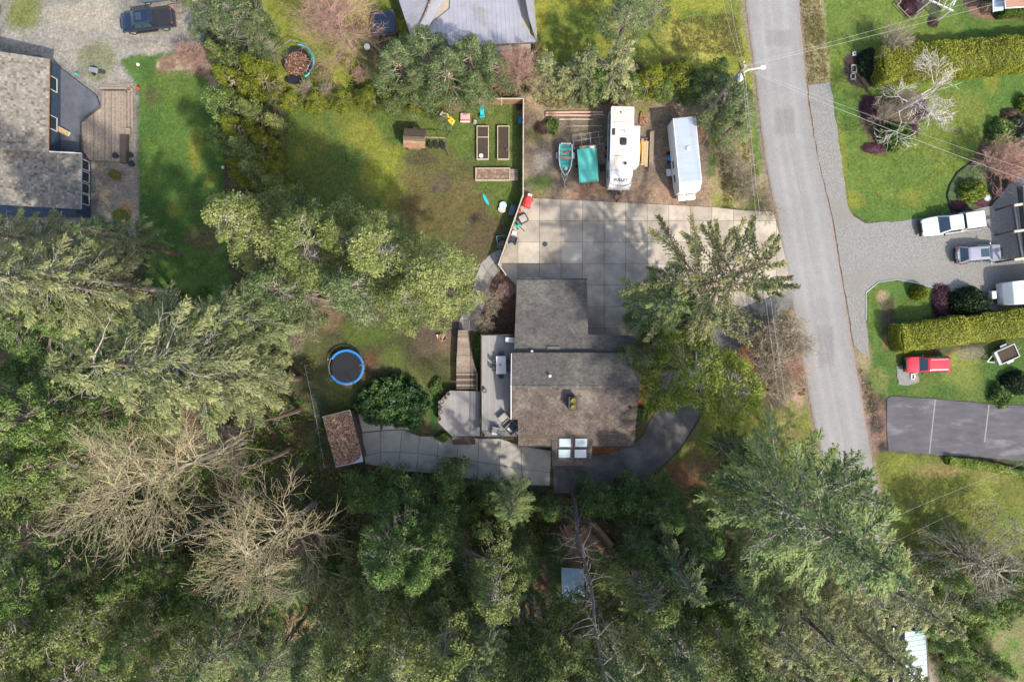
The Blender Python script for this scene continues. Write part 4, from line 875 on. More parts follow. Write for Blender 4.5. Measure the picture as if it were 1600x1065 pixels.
# sloped nose at the south end
ys = -L0/2+1.38; mb = MB()
w2 = wd/2
prof = [(0, hR-.01), (-.55, hR-.12), (-1.1, hR-.5), (-1.42, hR-1.1), (-1.5, hR-1.7), (-1.35, .6), (0, .55)]
vsl = []
for sx_ in (-w2+.005, w2-.005): vsl.append([(sx_*(1-.03*(-p[0])), ys+p[0], p[1]) for p in prof])
mb.loft(vsl); mb.build('nose_cap', M['white'], t, smooth=True)
mb = MB(); mb.tube([(-w2*.97, ys-.55, hR-.12), (-w2*.9, ys-1.15, hR-.5), (-w2*.5, ys-1.3, hR-.72), (w2*.5, ys-1.3, hR-.72), (w2*.9, ys-1.15, hR-.5), (w2*.97, ys-.55, hR-.12)], .03, 5); mb.build('trim_strip', M['blue_grey'], t)
def text_mesh(s, size, mt, parent, loc, rot, name='lettering', ext=.004):
    cu = bpy.data.curves.new('text', 'FONT'); cu.body = s; cu.size = size; cu.align_x = 'CENTER'; cu.align_y = 'CENTER'; cu.extrude = ext; cu.offset = size*.02
    to = bpy.data.objects.new('tmp', cu); C.objects.link(to); dg = bpy.context.evaluated_depsgraph_get()
    me = bpy.data.meshes.new_from_object(to.evaluated_get(dg)); bpy.data.objects.remove(to); me.name = name
    me.materials.clear(); me.materials.append(mt); o = link(name, me, parent, loc); o.rotation_euler = rot; return o
text_mesh('BULLET', .42, M['dkmetal'], t, (0, ys-.85, hR-.285), (math.atan2(.38, .55), 0, 0))
MB().tube([(-w2+.03, ys+.0, hR+.012), (w2-.03, ys, hR+.012)], .02, 4).build('roof_seam', M['steel'], t)
for yy_ in (2.2, .9, -1.1): MB().box(0, yy_, hR-.002, wd-.2, .05, .008).build('roof_seam', M['steel'], t)
MB().tube([(-w2, -L0/2+1.2, hR-.02), (-w2, L0/2-.25, hR-.02)], .035, 4).build('awning_rail', M['white'], t)
MB().tube([(-w2-.09, -L0/2+2.4, hR-.35), (-w2-.09, L0/2-.9, hR-.35)], .075, 8).build('awning', M['blue_grey'], t, smooth=True)
rbox(MB(), .12, .3, hR, .62, .7, .16, .12).build('air_conditioner', M['black'], t, smooth=True)
mb = MB(); mb.lathe(.35, -1.85, [(.24, hR), (.24, hR+.07), (.1, hR+.1)], 14); mb.build('roof_vent', M['white'], t); MB().lathe(.35, -1.85, [(.16, hR+.1), (.14, hR+.17), (.02, hR+.19)], 12).build('vent_cap', M['black'], t)
mb = MB(); mb.box(-.62, 3.35, hR, .46, .46, .05); mb.build('roof_hatch', M['white'], t, bevel=.02); MB().lathe(-.2, 3.15, [(.07, hR), (.06, hR+.12)], 8).build('pipe_vent', M['black'], t)
mb = MB(); mb.box(-.86, 1.25, hR, .3, .62, .03); mb.build('solar_panel', M['dkmetal'], t)
for i, (xx, yy) in enumerate(((.05, 1.45), (.2, 1.3))): MB().box(xx, yy, hR, .3 if i == 0 else .05, .05 if i == 0 else .35, .04).build('roof_bracket', M['steel'], t)
rbox(MB(), w2+.33, .05, .9, .66, 3.85, 2.0, .05).build('slide_out', M['white'], t, smooth=True)
for y in (-2.6, -.6, 1.6, 2.8): MB().box(-w2-.012, y, 1.55, .02, .8, .55).build('window', M['glass_car'], t, bevel=.005)
MB().box(-w2-.015, -1.6, .6, .03, .65, 1.9).build('door', M['white'], t, bevel=.01)
for i in range(2): MB().box(-w2-.3-i*.2, -1.6, .15+.25*(1-i), .3, .65, .04).build('step', M['black'], t)
for y in (-.45, .45):
    for x in (-w2+.15, w2-.15): wheel(t, x, y, .34, .22)
MB().tube([(-.7, -L0/2+.1, .5), (0, -L0/2-1.2, .5), (.7, -L0/2+.1, .5)], .06, 4).build('tow_frame', M['black'], t)
for x in (-.2, .2): MB().lathe(x, -L0/2-.32, [(.16, .55), (.17, .95), (.06, 1.05)], 12).build('propane_tank', M['dkmetal'], t, smooth=True)
MB().lathe(.05, -L0/2-1.0, [(.05, 0), (.05, .8), (.1, .85)], 8).build('jack', M['black'], t)
# ---------------------------------------------------------------- cargo trailer
hR = 2.9; c = P(1074, 234, hR); t = thing('cargo_trailer', 'long pale blue roofed enclosed cargo trailer beside the lumber pile', 'trailer', (c.x, c.y, 0), R(5.5)); SC = (70-hR)/70*S
L1 = 102*SC; w1 = 36*SC
rbox(MB(), 0, .0, .5, w1, L1, hR-.5, .06, .05).build('body', M['trailer_side'], t, smooth=True)
k = 7
for i in range(k):
    yy = -L1/2+.05+(L1-.1)*(i+.5)/k; MB().box(0, yy, hR-.005, w1-.14, (L1-.1)/k-.025, .03).build('roof_panel', M['trailer_roof'], t)
for s in (-1, 1): MB().box(s*(w1/2-.045), 0, hR+.001, .08, L1-.04, .035).build('roof_rail', M['white'], t)
mb = MB(); yb = -L1/2
mb.add([(-w1/2, yb, .55), (w1/2, yb, .55), (w1/2, yb, hR), (-w1/2, yb, hR), (-w1/2+.12, yb-.75, .55), (w1/2-.12, yb-.75, .55), (w1/2-.12, yb-.75, hR-.55), (-w1/2+.12, yb-.75, hR-.55)], [(0, 1, 2, 3), (4, 5, 6, 7), (0, 1, 5, 4), (1, 2, 6, 5), (2, 3, 7, 6), (3, 0, 4, 7)]); mb.build('nose', M['white'], t)
for x in (-.45, .45): rbox(MB(), x, yb-1.08, .6, .85, .55, .5, .06).build('tool_box', M['white'], t, smooth=True)
rbox(MB(), .05, .1, hR+.03, .36, .36, .14, .05).build('roof_vent', M['white'], t)
MB().tube([(-.5, yb-.7, .5), (0, yb-1.7, .5), (.5, yb-.7, .5)], .05, 4).build('tow_frame', M['black'], t)
for y in (-.5, .5):
    for x in (-w1/2, w1/2): wheel(t, x, y, .33, .2)
for y in (-2.4, -1.0): MB().box(-w1/2-.012, y, 1.2, .02, .7, .5).build('window', M['glass_car'], t)
MB().box(-w1/2-.25, -1.5, .35, .5, .7, .05).build('step', M['trailer_side'], t)
for y in (-2.6, -2.0, 2.6): MB().box(w1/2-.03, y, hR-.1, .1, .12, .1).build('marker_lamp', M['lamp_red'], t)
o = tag(MB().lathe(P(1044, 250).x, P(1044, 250).y, [(.2, 0), (.22, .5), (.15, .55)], 12).build('barrel', M['blue'], smooth=True), 'small blue barrel against the cargo trailer side', 'barrel')
MB().box(0, 0, 0, .25, .25, .35).build('handle', M['red'], t, (w1/2-1.6, L1/2+.15, 1.4))
# ---------------------------------------------------------------- boat on trailer
c = P(882.5, 252); t = thing('boat', 'small teal and white open boat on its trailer next to the green canopy', 'boat', (c.x, c.y, 0), R(-1))
st = [(1.45, .62, .0), (.9, .66, .0), (0, .66, 0), (-.8, .56, .04), (-1.4, .3, .12), (-1.75, .03, .22)]
rings = []
for y, w, zr_ in st: rings.append([(w, y, 1.05+zr_), (w*.9, y, .75), (0.001, y, .55+zr_*.6), (-w*.9, y, .75), (-w, y, 1.05+zr_), (-w*.86, y, 1.05+zr_), (-w*.7, y, .8), (0.0, y, .72+zr_*.5), (w*.7, y, .8), (w*.86, y, 1.05+zr_)])
MB().loft(rings).build('hull', M['teal_paint'], t, smooth=True)
for s in (1, -1): MB().tube([(s*w, y, 1.07+z_) for y, w, z_ in st], .05, 5).build('gunwale', M['white'], t)
for y, w in ((.95, 1.1), (.1, 1.1), (-.75, .8)): MB().box(0, y, .93, w, .3, .05).build('seat', M['wood'] if y == .1 else M['teal_paint'], t)
MB().box(0, 1.5, .85, 1.0, .1, .3).build('transom', M['white'], t)
MB().tube([(-.5, .75, 1.05), (-.1, .5, 1.1), (.2, .62, 1.08), (.45, .85, 1.05)], .06, 6).build('cushion', M['red'], t)
MB().lathe(.05, -1.0, [(.16, .95), (.18, 1.02), (.1, 1.06)], 10).build('bucket', M['pink'], t)
MB().tube([(-.75, 1.2, .5), (.75, 1.2, .5)], .04, 4).build('axle', M['steel'], t)
for s in (1, -1):
    wheel(t, s*.82, .45, .25, .16); MB().box(s*.84, .45, .5, .24, .62, .04).build('mudguard', M['steel'], t)
    MB().tube([(s*.6, 1.4, .45), (s*.3, -1.5, .45), (0, -2.2, .45)], .035, 4).build('trailer_rail', M['steel'], t)
MB().tube([(0, -2.0, .45), (0, -2.9, .45)], .04, 4).build('tow_bar', M['steel'], t); MB().lathe(.05, -2.7, [(.04, 0), (.04, .6), (.08, .62)], 8).build('jack', M['steel'], t)
# green tarp canopy on utility trailer
c = P(919, 257, 1.2); t = thing('tarp_covered_trailer', 'trailer covered with a bright teal tarp between the boat and travel trailer', 'trailer', (c.x, c.y, 0), R(4)); n = 12; V_ = []; rs = random.Random(5)
for j in range(n+1):
    for i in range(n+1):
        u, v = i/n-.5, j/n-.5; ridge = 1-abs(u)*1.4-max(0, abs(v)-.1)*1.0
        V_.append((u*1.95, v*3.3, 1.0+.55*max(0, ridge)+rs.uniform(-.018, .018)+.03*math.sin(i*1.3+j*.9)))
F_ = [(j*(n+1)+i, j*(n+1)+i+1, (j+1)*(n+1)+i+1, (j+1)*(n+1)+i) for j in range(n) for i in range(n)]
mb = MB(); mb.add(V_, F_)
edge = [i for i in range(n+1)]+[(j+1)*(n+1)-1 for j in range(1, n+1)]+[n*(n+1)+i for i in range(n-1, -1, -1)]+[j*(n+1) for j in range(n-1, 0, -1)]
b0 = len(mb.v); mb.add([(V_[i][0]*1.02, V_[i][1]*1.02, .55+rs.uniform(-.05, .05)) for i in edge]+[V_[i] for i in edge], [(k, (k+1) % len(edge), len(edge)+(k+1) % len(edge), len(edge)+k) for k in range(len(edge))])
mb.build('tarp', M['teal'], t, smooth=True)
MB().box(0, 0, .45, 1.6, 3.0, .12).build('bed', M['wood_dark'], t)
MB().box(.1, 1.78, .6, 1.7, .35, .5).build('load', M['wood'], t, bevel=.03); MB().box(.5, 1.75, .95, .5, .25, .2).build('bag', M['white'], t, bevel=.05)
for s in (1, -1): wheel(t, s*.9, .1, .3, .2)
MB().tube([(-.4, -1.5, .5), (0, -2.5, .5), (.4, -1.5, .5)], .04, 4).build('tow_frame', M['black'], t)
# steel frame behind
c = P(918, 220); t = thing('steel_frame', 'bare steel rack frame lying behind the teal tarp', 'frame', (c.x, c.y, 0), R(8))
for y in (-.65, .1, .65): MB().tube([(-1.6, y-.1, .5), (1.6, y, .5)], .035, 5).build('rail', M['steel'], t)
for x in (-1.55, -.7, .2, 1.1): MB().tube([(x, -.75, .5), (x+.05, .7, .5)], .03, 5).build('crossbar', M['steel'], t)
for x in (-1.5, 1.5):
    for y in (-.65, .65): MB().tube([(x, y, 0), (x, y, .5)], .03, 5).build('leg', M['steel'], t)
# logs
for i, (x0, y0, x1, y1, r_) in enumerate(((853, 176, 942, 175, .13), (852, 180, 925, 180.5, .12), (874, 186.5, 926, 186.5, .07), (884, 197.5, 941, 196.5, .035), (920, 179.5, 944, 179, .07))):
    a = P(x0, y0, r_); c = P(x1, y1, r_); m_ = (a+c)/2; m_.z = 0
    o = MB().tube([a-m_, (a+c)/2-m_+Vector((0, .03, 0)), c-m_], [r_, r_*.95, r_*.8], 9).build('log', M['wood_pale'] if i > 1 else M['twig_pink'], None, m_, smooth=True)
    tag(o, ['long peeled log, northernmost of the pile behind the tarp trailer', 'long peeled log just below the northernmost log', 'shorter thin log below the two long logs', 'thinnest pole lying nearest the steel rack', 'short thin log at the right end of the long logs'][i], 'log', 'peeled logs on the ground north of the boat')
# lumber pile
c = P(1008, 236); t = thing('lumber_pile', 'pile of yellow lumber and boards on bearers beside the slide out', 'lumber', (c.x, c.y, 0), R(-2))
for i in range(5): MB().box(-.42+i*.15, -.2-.05*i, .25, .13, 2.7-.1*(i % 3), .12).build('plank', M['wood_new'], t, rz=0)
for i in range(4): MB().box(-.35+i*.15, -.25, .38, .13, 2.3-.1*(i % 2), .1).build('plank', M['wood_new'], t)
for i in range(3): MB().box(.42+i*.14, -.1+.05*i, .3, .12, 3.9, .2).build('beam', M['wood'], t)
for y in (-1.1, 1.2): MB().box(.1, y, 0, 1.5, .16, .24).build('bearer', M['wood_dark'], t)
MB().tube([(-.65, -1.2, .3), (-.5, .9, .35)], .05, 5).build('pipe', M['yellow'], t)
# ---------------------------------------------------------------- right white trailer + utility trailer
hR = 2.5; c = P(1592, 455, hR); t = thing('camper_trailer', 'white camper trailer nose at the right edge on gravel by the hedge', 'trailer', (c.x+1.4, c.y, 0), R(5))
mb = MB(); mb.loft([[(-2.3, -1.05, .6), (-2.3, 1.05, .6), (-2.3, 1.05, 1.5), (-2.3, -1.05, 1.5)], [(-1.8, -1.15, .55), (-1.8, 1.15, .55), (-1.8, 1.15, 2.3), (-1.8, -1.15, 2.3)], [(-1.4, -1.17, .55), (-1.4, 1.17, .55), (-1.4, 1.17, 2.48), (-1.4, -1.17, 2.48)], [(2.5, -1.17, .55), (2.5, 1.17, .55), (2.5, 1.17, 2.5), (2.5, -1.17, 2.5)]]); mb.build('body', M['white'], t, bevel=.05)
rbox(MB(), -2.75, 0, .5, .5, .8, .5, .1).build('tank_cover', M['white'], t, smooth=True)
MB().tube([(-2.2, -.6, .5), (-3.5, 0, .5), (-2.2, .6, .5)], .05, 4).build('tow_frame', M['black'], t)
MB().lathe(-3.35, 0, [(.05, 0), (.05, .7), (.12, .75)], 8).build('jack', M['black'], t)
rbox(MB(), .1, 0, 2.5, .5, .5, .12, .06).build('roof_vent', M['white'], t); MB().box(-.8, .2, 2.5, .05, .9, .01).build('decal', M['blue_grey'], t)
for s in (1, -1): wheel(t, .8, s*1.05, .33, .2)
c = P(1565, 553); t = thing('utility_trailer', 'small white railed utility trailer with soil and weeds beside the hedge end', 'trailer', (c.x, c.y, 0), R(24))
MB().box(0, 0, .45, 2.1, 1.35, .06).build('bed', M['wood_dark'], t); MB().box(.05, 0, .5, 1.85, 1.15, .22).build('soil', M['soil'], t, bevel=.06)
for s in (1, -1):
    MB().box(0, s*.68, .45, 2.1, .06, .42).build('side_rail', M['white'], t); MB().box(s*1.05, 0, .45, .1 if s > 0 else .3, 1.4, .4).build('end_board', M['steel'], t); wheel(t, .1, s*.85, .28, .18)
    MB().box(.1, s*.86, .6, .7, .24, .04).build('mudguard', M['white'], t); MB().tube([(-1.1, s*.45, .45), (-1.95, 0, .45)], .05, 4).build('tow_bar', M['white'], t)
MB().tube([(1.1, -.2, .6), (1.9, 0, .3)], .07, 5).build('plank', M['wood'], t)
# ---------------------------------------------------------------- trampolines
def trampoline(px, py, rad, label, mt, pad, full=True, arc=(0, 360)):
    c = P(px, py); t = thing('trampoline', label, 'trampoline', (c.x, c.y, 0))
    MB().lathe(0, 0, [(rad*.86, .86), (rad*.86, .885)], 40).build('bouncing_mat', mt, t)
    n = 48; vs = []; a0, a1 = R(arc[0]), R(arc[1]); ks = n if full else n
    for i in range(n+1):
        a = a0+(a1-a0)*i/n
        for r_, z in ((rad*.88, .93), (rad*.92, .98), (rad*1.0, .97), (rad*1.01, .86)): vs.append((r_*math.cos(a), r_*math.sin(a), z))
    MB().add(vs, [(i*4+k, i*4+k+1, (i+1)*4+k+1, (i+1)*4+k) for i in range(n) for k in range(3)]).build('edge_pad', pad, t, smooth=True)
    ring = [(rad*math.cos(R(a)), rad*math.sin(R(a)), .86) for a in range(0, 361, 10)]; MB().tube(ring, .04, 5).build('frame_ring', M['steel'], t)
    for k in range(6):
        a = R(k*60+20); MB().tube([(rad*.98*math.cos(a), rad*.98*math.sin(a), 0), (rad*.98*math.cos(a), rad*.98*math.sin(a), .86)], .035, 5).build('leg', M['steel'], t)
    return t
t = trampoline(544.5, 573, 1.78, 'round trampoline with blue edge pad on the lawn beside the shed', M['net'], M['blue'], arc=(-150, 150))
for k in range(5):
    a = R(k*72+8); r_ = 1.8; mb = MB(); mb.tube([(r_*math.cos(a), r_*math.sin(a), .1), (r_*1.02*math.cos(a), r_*1.02*math.sin(a), 2.1), (r_*.93*math.cos(a), r_*.93*math.sin(a), 2.35)], .028, 5); mb.build('net_pole', M['steel'], t)
for k in range(5):
    a = R(k*72+8); a2 = R((k+1)*72+8); f = 1.68; MB().tube([(f*math.cos(a), f*math.sin(a), 2.34), (f*.86*math.cos((a+a2)/2), f*.86*math.sin((a+a2)/2), 1.6), (f*math.cos(a2), f*math.sin(a2), 2.34)], .012, 4).build('net_edge', M['net'], t)
c = P(467, 101); t = thing('old_trampoline', 'old round trampoline with torn edge and a heap of leaves on it', 'trampoline', (c.x, c.y, 0))
MB().lathe(0, 0, [(1.45, .7), (1.45, .73)], 30).build('bouncing_mat', M['net'], t)
pts = [(1.75*math.cos(R(a)), 1.75*math.sin(R(a)), .75) for a in range(-60, 85, 12)]; MB().tube(pts, .09, 6).build('edge_pad', M['cyan'], t)
pts = [(1.85*math.cos(R(a)), 1.85*math.sin(R(a)), 1.6) for a in range(-50, 200, 50)]; MB().tube(pts, .035, 5).build('net_rail', M['steel'], t)
V_ = []; F_ = []; T_ = []
for k in range(900):
    a = random.uniform(0, 6.3); r_ = 1.2*math.sqrt(random.random()); s = random.uniform(.04, .1); a2 = random.uniform(0, 6); b0 = len(V_)
    for kk in range(4): V_.append((r_*math.cos(a)+s*math.cos(a2+kk*1.57), -.2+r_*math.sin(a)+s*math.sin(a2+kk*1.57), .78+.25*(1-r_/1.2)+random.uniform(0, .05)))
    F_.append((b0, b0+1, b0+2, b0+3)); T_.append(random.random()**3)
MB().lathe(0, -.2, [(1.2, .73), (.6, .9), (.1, .98)], 18).build('compost_heap', M['soil'], t); o = link('fallen_leaves', np_mesh('fallen_leaves', V_, F_, M['dead_leaf'], T_), t); o['kind'] = 'stuff'
for k in range(6): a = R(k*60); MB().tube([(1.7*math.cos(a), 1.7*math.sin(a), 0), (1.7*math.cos(a), 1.7*math.sin(a), 1.6)], .03, 5).build('leg', M['steel'], t)
c = P(601, 38); t = thing('covered_sandbox', 'square dark covered sandbox beside the metal roofed house', 'sandbox', (c.x, c.y, 0), R(6))
MB().box(0, 0, .1, 2.2, 2.2, .3).build('cover', M['navy'], t, bevel=.04)
for k in range(4): a = k*math.pi/2; MB().box(1.2*math.cos(a), 1.2*math.sin(a), 0, .16, 2.55, .35, a).build('frame_board', M['wood_dark'], t)
c = P(574, 74); tag(MB().lathe(c.x, c.y, [(.15, .2), (.18, .05), (.3, 0), (.32, .2), (.24, .26)], 16).build('tyre_planter', M['white'], smooth=True), 'small white painted tyre lying near the dark sandbox', 'tyre')
c = P(461, 128); tag(MB().lathe(c.x, c.y, [(.7, .45), (.72, .5), (.6, .52)], 20, sx=1.2, sy=.6).build('garden_tub', M['net'], smooth=True), 'dark oval tub among the brush below old trampoline', 'tub')
# ---------------------------------------------------------------- toys & yard things
c = P(697, 185); t = thing('toy_slide', 'yellow and red plastic toddler slide on the lawn', 'slide', (c.x, c.y, 0), R(-32))
MB().add([(0, -.26, .75), (0, .26, .75), (.95, .26, .05), (.95, -.26, .05), (0, -.26, .69), (0, .26, .69), (.95, .26, 0), (.95, -.26, 0)], [(0, 1, 2, 3), (7, 6, 5, 4), (0, 1, 5, 4), (1, 2, 6, 5), (2, 3, 7, 6), (3, 0, 4, 7)]).build('slide_chute', M['yellow'], t)
for s in (1, -1): MB().tube([(0, s*.26, .85), (.95, s*.26, .14)], .05, 5).build('slide_edge', M['yellow'], t); MB().box(-.3, s*.28, 0, .5, .08, .95).build('side_panel', M['red'], t, bevel=.03)
MB().box(-.3, 0, .68, .5, .5, .06).build('platform', M['white'], t); MB().box(-.55, 0, .2, .12, .5, .08).build('step', M['blue'], t)
c = P(727, 185); t = thing('play_table', 'pink and white plastic play table on the lawn', 'toy', (c.x, c.y, 0))
rbox(MB(), 0, 0, 0, 1.0, .95, .3, .1).build('basin', M['pink'], t, smooth=True); MB().box(0, .1, .3, .8, .5, .03).build('lid', M['pink'], t); MB().box(0, -.3, .3, .95, .1, .05).build('stripe', M['red'], t); MB().box(0, -.43, .25, .98, .12, .08).build('rim', M['white'], t)
c = P(753, 174); t = thing('toy_slide', 'turquoise plastic toy slide near the garden beds', 'toy', (c.x, c.y, 0), R(3))
rbox(MB(), 0, 0, 0, .42, 1.15, .35, .08).build('body', M['cyan'], t, smooth=True); rbox(MB(), 0, -.58, 0, .5, .16, .42, .05).build('end', M['cyan'], t)
c = P(742, 193); t = thing('toy_chair', 'small pale grey plastic toy chair above the left planter', 'toy', (c.x, c.y, 0), R(-25))
MB().box(0, 0, .2, .32, .32, .04).build('seat', M['steel'], t, bevel=.01); MB().box(0, .16, .2, .32, .04, .35).build('backrest', M['white'], t, bevel=.01)
for x in (-.13, .13):
    for y in (-.13, .13): MB().box(x, y, 0, .04, .04, .2).build('leg', M['white'], t)
c = P(759, 312); rings = []
for y, w in ((-.62, .03), (-.45, .13), (-.1, .17), (.3, .15), (.55, .08), (.65, .02)): rings.append([(w, y, .05), (w*.7, y, .11), (-w*.7, y, .11), (-w, y, .05), (0, y, .03)])
tag(MB().loft(rings).build('bodyboard', M['cyan'], None, (c.x, c.y, 0), R(28), smooth=True), 'slim turquoise board lying on the mossy lawn', 'board')
c = P(785, 324.5); t = thing('toy_table', 'cream and pale blue plastic toy table by the grey storage box', 'toy', (c.x, c.y, 0), R(-15))
MB().lathe(0, .22, [(.36, 0), (.38, .3), (.33, .34)], 16).build('basin', M['tarp_blue'], t, smooth=True); MB().lathe(0, -.22, [(.38, 0), (.40, .28), (.35, .32)], 16, sy=.8).build('basin', M['cream'], t, smooth=True)
for a in range(6): MB().box(.24*math.cos(a), -.22+.2*math.sin(a), .32, .07, .07, .03).build('stud', M['wood_dark'], t)
c = P(800.5, 330); tag(rbox(MB(), 0, 0, 0, .62, 1.1, .55, .06).build('storage_box', M['blue_grey'], None, (c.x, c.y, 0), R(-17), smooth=True), 'blue grey storage box against the west side of fence', 'box')
c = P(824, 317); t = thing('push_cart', 'red covered cart at the corner of the concrete driveway', 'cart', (c.x, c.y, 0), R(-20))
mb = MB(); mb.loft([[(-.42, -.6, .3), (.42, -.6, .3), (.42, .6, .3), (-.42, .6, .3)], [(-.42, -.6, .55), (.42, -.6, .55), (.42, .6, .6), (-.42, .6, .6)], [(-.1, -.5, .75), (.1, -.5, .75), (.25, .5, .85), (-.25, .5, .85)]]); mb.build('cover', M['red'], t, bevel=.04)
MB().box(0, .72, .4, .45, .25, .3).build('white_lid', M['white'], t, bevel=.04)
for x in (-.38, .38):
    for y in (-.4, .4): MB().lathe(x, y, [(.1, 0), (.1, .3)], 8).build('wheel', M['rubber'], t)
c = P(813, 331); t = thing('toy_trike', 'small red and white ride on toy beside the fire table', 'toy', (c.x, c.y, 0), R(20)); MB().box(0, 0, .15, .45, .2, .14).build('body', M['red'], t, bevel=.04); MB().box(.15, 0, .29, .05, .3, .05).build('handlebar', M['white'], t)
for x, y in ((-.2, .13), (-.2, -.13), (.2, 0)): MB().lathe(x, y, [(.07, 0), (.07, .16)], 8).build('wheel', M['rubber'], t)
c = P(817, 342); t = thing('covered_tub', 'square grey plastic sandbox with pale lid on the driveway corner', 'tub', (c.x, c.y, 0), R(28))
rbox(MB(), 0, 0, 0, .98, .95, .35, .16).build('tub_shell', M['dkmetal'], t, smooth=True); rbox(MB(), 0, 0, .33, .72, .7, .1, .1).build('lid', M['cushion'], t, smooth=True)
c = P(808, 351.5); t = thing('push_mower', 'teal push mower with a dark handle below the grey tub', 'mower', (c.x, c.y, 0), R(-40))
rbox(MB(), 0, 0, .1, .75, .5, .22, .1).build('deck', M['teal_paint'], t, smooth=True); rbox(MB(), -.05, .02, .32, .3, .25, .2, .05).build('motor', M['black'], t); MB().tube([(.3, .0, .3), (1.05, -.1, .75)], .04, 5).build('handle', M['black'], t)
for x in (-.3, .3):
    for y in (-.26, .26): MB().lathe(x, y, [(.09, 0), (.1, .18)], 8).build('wheel', M['rubber'], t)
c = P(803, 364.5); tag(MB().box(0, 0, 0, .38, .38, .5, 0).build('cooler', M['white'], None, (c.x, c.y, 0), R(-15), bevel=.04), 'small white cooler between the mower and dark wagon', 'cooler')
c = P(801, 376); t = thing('dark_wagon', 'dark blue grey garden wagon against the fence on the driveway', 'wagon', (c.x, c.y, 0), R(-12))
MB().box(0, 0, .25, .85, .5, .05).build('bed', M['dkmetal'], t)
for s in (1, -1): MB().box(0, s*.25, .25, .85, .04, .25).build('side', M['navy'], t); MB().box(s*.42, 0, .25, .04, .5, .25).build('end', M['navy'], t)
for x in (-.3, .3):
    for y in (-.28, .28): MB().lathe(x, y, [(.12, 0), (.12, .25)], 8).build('wheel', M['rubber'], t)
MB().tube([(.42, 0, .3), (.75, .2, .5)], .025, 5).build('handle', M['steel'], t)
c = P(851.3, 381.3); tag(MB().lathe(c.x, c.y, [(.27, .052), (.27, .062), (.24, .062), (.02, .066)], 24).build('drain_cover', M['dkmetal']), 'round dark drain cover in the concrete driveway', 'drain cover')
c = P(784, 374); t = thing('wire_compost_bin', 'low green wire bin with clippings by the fence', 'bin', (c.x, c.y, 0), R(8))
for x in (-.5, .5): MB().tube([(x, -.9, .5), (x, .3, .5)], .03, 4).build('rail', M['teal_paint'], t)
for y in (-.9, .3): MB().tube([(-.5, y, .5), (.5, y, .5)], .03, 4).build('rail', M['teal_paint'], t)
for x in (-.5, .5):
    for y in (-.9, .3): MB().tube([(x, y, 0), (x, y, .5)], .025, 4).build('post', M['dkmetal'], t)
MB().lathe(0, -.55, [(.42, 0), (.4, .3), (.1, .42)], 12).build('clippings', M['leaflitter'], t)
# raised beds
def bed(px, py, w, l, label, rz=0, extra=None):
    c = P(px, py); t = thing('raised_bed', label, 'garden bed', (c.x, c.y, 0), rz, 'raised timber garden beds')
    for s in (1, -1): MB().box(s*(w/2), 0, 0, .07, l+.07, .42).build('side_board', M['wood_pale'], t); MB().box(0, s*l/2, 0, w-.07, .07, .42).build('end_board', M['wood_pale'], t)
    MB().box(0, 0, 0, w-.07, l-.07, .32).build('soil', M['soil'] if extra != 'straw' else M['leaflitter'], t); return t
t = bed(754.5, 224.5, 1.15, 3.35, 'left of the two upright planters, with crossbar and a white ring'); MB().box(0, .55, .3, 1.08, .05, .14).build('divider', M['wood_pale'], t)
rg = P(752, 245); tag(MB().lathe(rg.x, rg.y, [(.18, .33), (.22, .33), (.22, .42), (.18, .42)], 16).build('plant_ring', M['white'], smooth=True), 'white ring standing on soil in the left planter', 'ring')
bed(786.5, 224.5, 1.15, 3.35, 'right of the two upright planters, bare dark soil')
rg = P(792, 236); tag(MB().lathe(rg.x, rg.y, [(.1, .33), (.13, .33), (.13, .5), (.1, .5)], 12).build('plant_pot', M['pot'], smooth=True), 'little clay pot in the right planter', 'pot')
bed(770, 273.5, 3.45, 1.2, 'long crossways planter filled with brown straw below the other two', 0, 'straw')
c = P(803, 274); t = thing('wooden_pallet', 'pale wooden pallet step at the end of the crossways planter', 'pallet', (c.x, c.y, 0))
for i in range(6): mb = MB(); mb.cur = random.random(); mb.box(0, -.52+i*.2, .3, .8, .18, .05).build('slat', M['wood'], t)
for x in (-.32, .32): MB().box(x, -.02, 0, .1, 1.15, .3).build('bearer', M['wood_dark'], t)
# play structure
c = P(652, 225); t = thing('playhouse', 'weathered wooden swing set tower with gable roof and three black swings', 'playset', (c.x, c.y, 0), R(-3))
for s, nm in ((1, 0), (-1, 1)):
    for i in range(5):
        mb = MB(); mb.cur = random.random(); y0 = s*i*.19; z0 = 2.6-i*.13
        mb.add([(-1.05, y0, z0), (1.1, y0, z0), (1.1, y0+s*.2, z0-.14), (-1.05, y0+s*.2, z0-.14), (-1.05, y0, z0+.03), (1.1, y0, z0+.03), (1.1, y0+s*.2, z0-.11), (-1.05, y0+s*.2, z0-.11)], [(0, 1, 2, 3), (7, 6, 5, 4), (0, 1, 5, 4), (1, 2, 6, 5), (2, 3, 7, 6), (3, 0, 4, 7)]); mb.build('roof_board', M['plank'] if s < 0 and i > 1 else M['wood_dark'], t)
for x in (-.9, .95):
    for y in (-.7, .7): MB().box(x, y, 0, .1, .1, 2.1).build('post', M['wood_dark'], t)
MB().box(0, 0, 1.15, 1.9, 1.5, .06).build('floor', M['wood'], t); MB().box(0, .9, 1.2, 1.9, .05, .6).build('side_panel', M['wood_dark'], t); MB().box(0, -.92, 1.2, 1.2, .05, .55).build('side_panel', M['plank'], t)
MB().tube([(1.0, .1, 2.15), (3.1, .15, 2.15)], .06, 5).build('swing_beam', M['wood'], t)
for s in (1, -1): MB().tube([(3.05, .15, 2.15), (3.3, .15+s*1.3, 0)], .05, 5).build('leg', M['wood_dark'], t)
